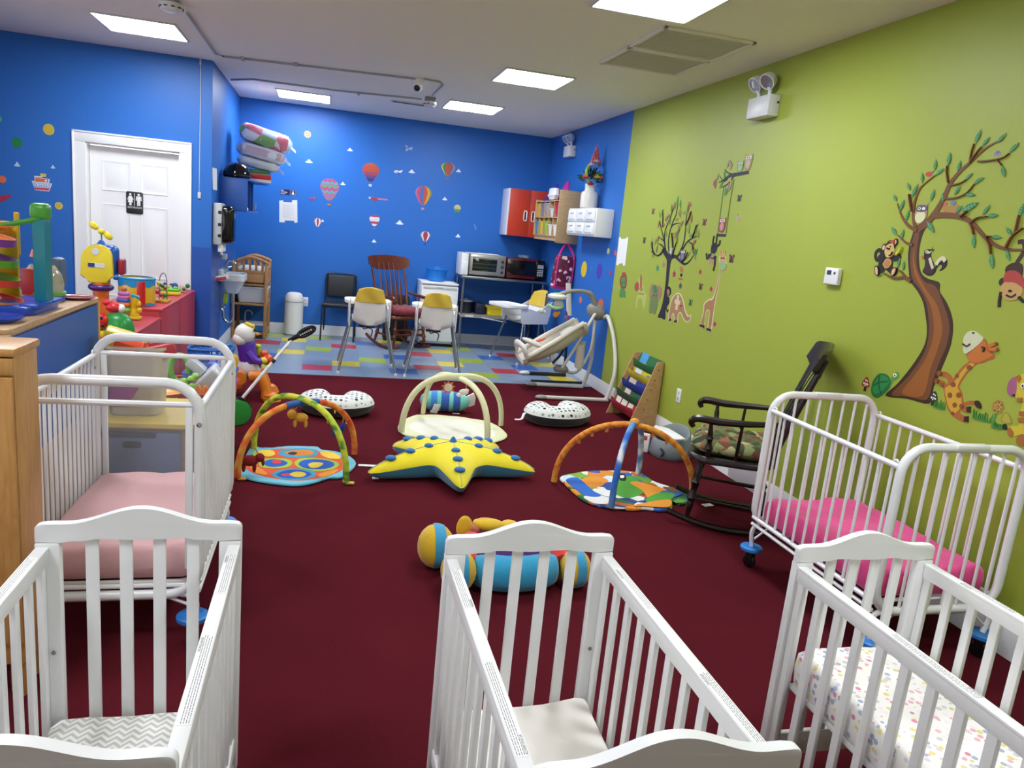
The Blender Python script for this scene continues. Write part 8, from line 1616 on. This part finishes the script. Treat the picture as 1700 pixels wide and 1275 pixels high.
wtoy('shape_toy', 'orange wavy toy in front of the grey vehicle', '#e8862a', lambda b: b.tube(spline([(W0.x-.0, W0.y-.18, W0.z+.03), (W0.x+.01, W0.y-.19, W0.z+.1), (W0.x+.03, W0.y-.19, W0.z+.03), (W0.x+.05, W0.y-.19, W0.z+.1), (W0.x+.065, W0.y-.18, W0.z+.03)], 5), .013, 8))
wtoy('toy_star', 'pale yellow ridged toy beside the blue engine', '#dcc058', lambda b: [b.ball((W0.x+.1+.02*k, W0.y-.15, W0.z+.06-.008*k), (.022, .03, .025), 8, k=5) for k in range(4)])
wtoy('toy_blocks', 'navy and red building pieces beside the green loop', '#24468a', lambda b: (b.obox((W0.x-.07, W0.y-.08, W0.z+.12), (.06, .06, .05), (.3, .3, .5), .008), b.obox((W0.x-.1, W0.y-.1, W0.z+.07), (.05, .07, .05), (.1, .5, .2), .008)))
wtoy('toy_bowl', 'orange yellow toy dish behind the yellow cabinet', '#dc962a', lambda b: (b.lathe([(0, .0), (.09, 0), (.13, .035), (.136, .04), (.1, .015), (0, .01)], (-.9, 4.5, .47), 20), b.obox((-.9, 4.5, .235), (.16, .16, .47), None, .02)))
# blue basket standing on a low play table
t = thing('play_table', 'low toy table with red legs under the blue basket', 'table', (-.80, 5.75, 0))
b = MB(); b.prism([(p[0], p[1]) for p in rim(.36, .36, .04)], .025, M.Translation((0, 0, .355)), .006); part('top', b, PL('#1f56b0'), t)
for x in (-.14, .14):
    for y in (-.14, .14):
        b = MB(); b.tube([(x, y, 0), (x*.95, y*.95, .356)], .02, 8); part('leg', b, PL('#b8262e'), t)
bx_ = MB(); ob = rim(.30, .26, .05, 4); nb = len(ob)
t = thing('toy_basket', 'blue plastic basket with cut out sides near the red cabinet', 'basket', (-.80, 5.75, .381))
b = MB()
for z, k in ((.0, .82), (.05, .88), (.125, .97), (.16, 1.0)): b.tube([(p[0]*k, p[1]*k, z+.008) for p in ob], .009, 6, closed=True)
b.prism([(p[0]*.82, p[1]*.82) for p in ob], .008); part('rims', b, PL('#1a64b8'), t)
b = MB()
for i in range(0, nb, 1):
    p, q = ob[i], ob[(i+1) % nb]; L = math.hypot(q[0]-p[0], q[1]-p[1]); k = max(1, int(L/.035))
    for j in range(k):
        x, y = p[0]+(q[0]-p[0])*j/k, p[1]+(q[1]-p[1])*j/k; b.tube([(x*.82, y*.82, 0), (x*1.0, y*1.0, .165)], .006, 5)
part('side_slats', b, PL('#1a64b8'), t)
# sit-on duck toy
t = thing('duck_toy', 'white headed toy duck with purple body and orange legs left of gyms', 'toy', (-.58, 6.5, 0), math.radians(8))
og = mat('#e07f22', .4)
for pts in ([(-.02, -.12, .2), (.06, -.14, .2), (.11, -.15, .1), (.12, -.16, .02)], [(-.02, .12, .2), (.07, .14, .19), (.12, .15, .1), (.13, .16, .02)]):
    b = MB(); b.tube(spline(pts, 6), [.05]*8+[.045]*6+[.05]*5, 12); q = pts[-1]; b.grid(lambda u, v: (q[0]+.03+(.085 if math.cos(2*PI*u) > 0 else .07)*math.cos(2*PI*u)*(1-.25*v), q[1]+.075*math.sin(2*PI*u)*(1-.25*v)*(1+.25*math.cos(2*PI*u)), .004+.05*v), 20, 4, cu=True); b.ball((q[0]+.02, q[1], .05), (.07, .06, .03), 12); part('leg', b, og, t, 'orange leg and webbed foot', sharp=80)
b = MB(); b.tube([(-.1, -.16, .19), (-.1, .16, .19)], .055, 10); b.obox((-.14, 0, .14), (.12, .3, .12), None, .04, 3); part('seat_base', b, og, t)
b = MB(); b.ball((-.02, 0, .25), (.1, .1, .1), 16); part('belly', b, PL('#dcdce0'), t)
b = MB(); b.tube(spline([(.0, 0, .24), (-.03, 0, .34), (-.05, 0, .46)], 6), [.085]*5+[.075]*8, 12); part('body', b, PL('#5a32a8'), t, 'purple jacket')
b = MB(); b.ball((-.06, 0, .55), (.085, .08, .085), 16); b.ball((-.1, 0, .5), (.06, .075, .06), 12); part('head', b, PL('#e4e2de'), t, 'white head', sharp=80)
b = MB(); b.ball((.02, 0, .545), (.04, .035, .018), 10); part('beak', b, mat('#a8742c', .4), t)
b = MB(); b.ball((-.03, -.02, .625), (.04, .03, .02), 10, (0, .5, 0)); b.ball((.005, .0, .6), (.012, .03, .035), 8); part('crest', b, PL('#d8c030'), t)
b = MB()
for y in (-.045, .045): b.ball((.015, y, .585), (.01, .014, .016), 8)
part('eyes', b, mat('#1a1414', .2), t)
for s in (-1, 1):
    b = MB(); b.tube(spline([(-.03, s*.07, .4), (.02, s*.11, .34), (.07, s*.1, .33)], 5), .03, 8); ar = part('arm', b, PL('#5a32a8'), t)
    b = MB(); b.ball((.085, s*.1, .335), (.035, .03, .03), 10); part('hand', b, PL('#d8cc2a'), ar, 'yellow hand')
b = MB(); b.obox((.045, 0, .29), (.05, .12, .07), (0, .5, 0), .015); part('sash', b, PL('#b81a3a'), t, 'red sash')
b = MB(); b.ball((.12, .05, .32), (.06, .055, .05), 12); b.ball((.1, .05, .37), (.035, .035, .03), 10); part('toy_box', b, PL('#d8521c'), t, 'orange red knob box'); b = MB(); b.tube(spline([(.05, .06, .42), (.06, .07, .37), (.08, .06, .36)], 4), .022, 8); b.ball((.05, .06, .43), (.028, .028, .02), 8); part('lever', b, PL('#b8c830'), t)
# push toy with long white handle
HXp, HZp = (-0.226,0.651)
t = thing('push_toy', 'push along popper toy with white pole and black handle', 'toy', (-.61, 5.62, 0), world=True)
p0 = V((-.565, 5.6, .2)); p1 = V((HXp, 5.72, HZp)); dd = (p1-p0).normalized()
b = MB(); b.tube([p0, p0.lerp(p1, .82), p1], .0125, 10); part('pole', b, WHITE, t)
b = MB(); b.tube([p0.lerp(p1, .6), p0.lerp(p1, .65)], .0145, 10); b.tube([p0-dd*.1, p0+dd*.01], .03, 10); part('joint', b, BLACK, t)
qx, qz = (-0.062,0.748); p2 = V((qx, 5.72, qz)); d2 = (p2-p1).normalized(); nrm = V((-d2.z, 0, d2.x))
b = MB(); L_ = (p2-p1).length
b.tube([p1-d2*.03, p1+d2*.05], [.014, .02], 10)
b.tube([tuple(p1+d2*(L_*.62+L_*.36*math.cos(a))+nrm*(.024*math.sin(a))) for a in [2*PI*i/26 for i in range(26)]], .013, 8, closed=True); b.tube([p1+d2*(L_*.3), p1+d2*(L_*.92)], .012, 6); part('handle', b, mat('#0c0c0e', .2), t, 'black loop handle')
b = MB()
for i in range(6): c = p1+d2*(L_*(.38+.09*i)); b.ball((c.x, c.y-.02, c.z), .007, 6, k=4)
part('beads', b, mat('#b8b8bc', .3), t)
WX, WY = -.62, 5.6
b = MB(); b.lathe([(0, -.05), (.07, -.05), (.095, -.045), (.1, -.03), (.1, .03), (.095, .045), (.07, .05), (0, .05)], (WX+.02, WY, .1), 28, (PI/2, 0, .5)); part('wheel', b, PL('#2f9a44'), t, 'green wheel')
b = MB(); b.grid(lambda u, v: (lambda a, y: (WX+.02+(.102*math.cos(a))*math.cos(.5)-y*math.sin(.5)*-1, WY+(.102*math.cos(a))*math.sin(.5)-y*math.cos(.5), .1+.102*math.sin(a)))(.15+1.25*u, -.046+.092*v), 12, 3); part('white_panel', b, PL('#e4e6e6'), t, 'white wheel panel'); 
b = MB(); b.obox((WX-.03, WY-.05, .15), (.05, .03, .16), (0, .2, 0), .012); b.ball((WX-.05, WY-.04, .26), (.03, .028, .04), 10); part('figure', b, PL('#b82024'), t, 'red figure on the wheel')
b = MB(); b.ball((WX-.05, WY-.045, .31), (.028, .028, .03), 10); part('figure_head', b, mat('#d0a898', .5), t)

# ================================================================ ceiling and wall fittings
def smoke(label, x, y, r=.075, jb=.045):
    t = thing('smoke_detector', label, 'smoke detector', (x, y, H-.05-jb), group='ceiling smoke detectors')
    b = MB(); b.box(-.055, .055, -.055, .055, .05, .0499+jb, .004); part('junction_box', b, mat('#8f959c', .4, .5), t)
    b = MB(); b.lathe([(0, 0), (r*.7, 0), (r*.92, .012), (r, .028), (r, .05), (0, .05)], n=24); part('housing', b, mat('#d8dadb', .4), t)
    b = MB()
    for k in range(10):
        a = 2*PI*k/10; b.obox((r*.97*math.cos(a), r*.97*math.sin(a), .022), (.012, .022, .008), (0, 0, a))
    part('vents', b, mat('#3a3c40', .5), t)
    return t
smoke('smoke detector on the ceiling at the top edge above the conduit', *(-1.094,5.83), jb=.02); smoke('smoke detector on the ceiling near the back lights', *(0.997,8.248), r=.07)
cm = mat('#a4a8ac', .45)
z = H-.011
def conduit(label, pts, clips):
    t = thing('conduit', label, 'conduit', (pts[0][0], pts[0][1], H-.03), world=True)
    b = MB(); b.tube([(p[0], p[1], z) for p in pts], .009, 8); part('pipe', b, cm, t)
    for c in clips: b = MB(); b.obox((c[0], c[1], H-.016), (.03, .07, .028), None, .004); part('clip', b, cm, t)
C1 = [(-1.037,6.074),(-1.039,7.471),(-0.974,7.552),(-0.19,7.417),(0.732,7.271)]; C2 = [(0.804,7.211),(0.955,7.244),(1.002,7.37),(0.99,8.007)]; C3 = [(-1.071,8.851),(-0.822,8.606),(0.038,8.584),(0.921,8.362)]
conduit('grey conduit running from the near smoke detector across to the camera', C1, [(-0.809,7.508), (-0.343,7.395)]); conduit('short bent conduit between camera and far smoke detector', C2, []); conduit('grey conduit leading from the alcove corner to the far smoke detector', C3, [(0.26,8.548)])
x, y = (0.763,7.341); t = thing('security_camera', 'white dome security camera on the ceiling', 'camera', (x, y, H-.12))
b = MB(); b.lathe([(0, .119), (.062, .119), (.064, .1), (.06, .07), (0, .07)], n=24); part('mount', b, WHITE, t)
b = MB(); b.ball((0, -.005, .055), (.05, .05, .05), 18); part('ball', b, WHITE, t); b = MB(); b.ball((-.005, -.022, .045), (.036, .036, .036), 16); part('lens', b, BLACK, t)
# big two part air register
t = thing('air_register', 'large two panel air return register in the ceiling', 'vent', (2.25, 5.08, H-.03), world=True)
vg = mat('#e4e0d6', .5)
for nm, pts in (('return_panel', [(1.939,5.069),(1.918,4.52),(2.547,4.4),(2.578,4.99)]), ('supply_panel', [(1.963,5.622),(1.945,5.084),(2.503,5.006),(2.481,5.574)])):
    xs = [p[0] for p in pts]; ys = [p[1] for p in pts]; x0, x1 = (pts[0][0]+pts[1][0])/2, (pts[2][0]+pts[3][0])/2; y0, y1 = (pts[1][1]+pts[2][1])/2, (pts[0][1]+pts[3][1])/2
    if nm == 'supply_panel': x0, x1 = X0p, X1p
    X0p, X1p = x0, x1
    b = MB()
    for a in ((x0, x1, y0, y0+.025), (x0, x1, y1-.025, y1), (x0, x0+.025, y0, y1), (x1-.025, x1, y0, y1)): b.box(a[0], a[1], a[2], a[3], H-.016, H-.0005, .003)
    pn = part(nm, b, vg, t)
    b = MB(); b.box(x0+.025, x1-.025, y0+.025, y1-.025, H-.004, H-.0005); part('backing', b, mat('#c9c6c0', .7), pn)
    ns = max(4, int((y1-y0)/.022)); sl = MB(); sl.obox((0, 0, 0), (x1-x0-.05, .014, .003), (.25, 0, 0)); sl = sl.mesh(vg)
    for i in range(ns):
        o = part('slat', sl, None, pn); o.location = V(((x0+x1)/2, y0+.03+(y1-y0-.06)*i/(ns-1), H-.010))-t.location
x, y = (0.856,8.785); t = thing('slot_vent', 'narrow slotted air vent in the ceiling beside the far smoke detector', 'vent', (x, y, H-.012))
b = MB(); b.box(-.23, .23, -.05, .05, 0, .0115, .003); part('frame', b, mat('#c8c8c8', .5), t)
for i in range(4): b = MB(); b.box(-.21, .21, -.038+.02*i, -.03+.02*i, -.002, .003); part('slat', b, mat('#55585c', .5), t)
def emergency(label, y, zc, sc):
    t = thing('emergency_light', label, 'emergency light', (XR, y, zc), group='twin head emergency lights')
    b = MB(); b.obox((-.045*sc, 0, 0), (.088*sc, .27*sc, .14*sc), None, .008); bd = part('housing', b, mat('#dcdedf', .35), t)
    b = MB(); b.lathe([(0, 0), (.008, 0), (.008, .004), (0, .004)], (-.02*sc, -.1355*sc, .02*sc), 10, (PI/2, 0, 0)); part('test_button', b, mat('#30181a', .4), bd)
    for q in (-1, 1):
        b = MB(); b.tube([(-.05*sc, q*.065*sc, .065*sc), (-.055*sc, q*.07*sc, .115*sc), (-.06*sc, q*.07*sc, .14*sc)], .013*sc, 8); b.ball((-.06*sc, q*.07*sc, .12*sc), .018*sc, 8); ar = part('arm', b, WHITE, t)
        b = MB(); b.lathe([(0, .03), (.03, .028), (.048, .008), (.056, -.02), (.058, -.045), (.05, -.045), (.046, -.036), (0, -.03)], (-.065*sc, q*.07*sc, .175*sc), 18, (0, .9, .35 if q < 0 else .1)); b.bm.verts.ensure_lookup_table()
        hd = part('lamp_head', b, mat('#d8dadb', .3), t)
        b = MB(); b.lathe([(0, -.032), (.048, -.036), (.047, -.043), (0, -.046)], (-.065*sc, q*.07*sc, .175*sc), 18, (0, .9, .35 if q < 0 else .1)); part('lens', b, mat('#aeb4ba', .08, .6), hd)
    return t
emergency('twin head emergency light high on the green wall', (4.816,2.606)[0], 2.61, 1.0)
emergency('twin head emergency light high on the blue wall above the vase', (9.246,2.672)[0]-.1, (9.246,2.672)[1]-.02, .95)
t = thing('thermostat', 'white thermostat on the green wall', 'thermostat', (XR, 3.805, 1.525))
b = MB(); b.obox((-.016, 0, 0), (.03, .125, .1), None, .008, 3); part('body', b, mat('#e2e3e2', .35), t)
b = MB(); b.box(-.0325, -.031, .0, .038, .008, .034); part('display', b, mat('#3a4038', .3), t)
b = MB(); b.lathe([(0, 0), (.009, 0), (.007, .004), (0, .004)], (-.031, -.03, .02), 12, (0, -PI/2, 0)); part('dial', b, mat('#5a5c5a', .4), t)
def outlet(label, loc, rz):
    t = thing('wall_outlet', label, 'outlet', loc, rz)
    b = MB(); b.obox((0, -.003, 0), (.075, .006, .12), None, .002); part('cover_plate', b, mat('#e4e6e6', .35), t)
    for q in (-1, 1):
        b = MB(); b.obox((0, -.0065, q*.026), (.034, .002, .03), None, .0008); so = part('socket', b, mat('#d4d6d6', .35), t)
        b = MB(); b.box(-.009, -.006, -.0082, -.0072, q*.026-.004, q*.026+.008); b.box(.006, .009, -.0082, -.0072, q*.026-.004, q*.026+.008); part('slots', b, mat('#4a4c50', .5), so)
    return t
outlet('white wall outlet on the green wall above the floor seat', (XR-.0002, 5.5, .385), -PI/2)
outlet('white wall outlet on the blue back wall behind the diaper pail', (-.25, YB-.0002, .43), 0)
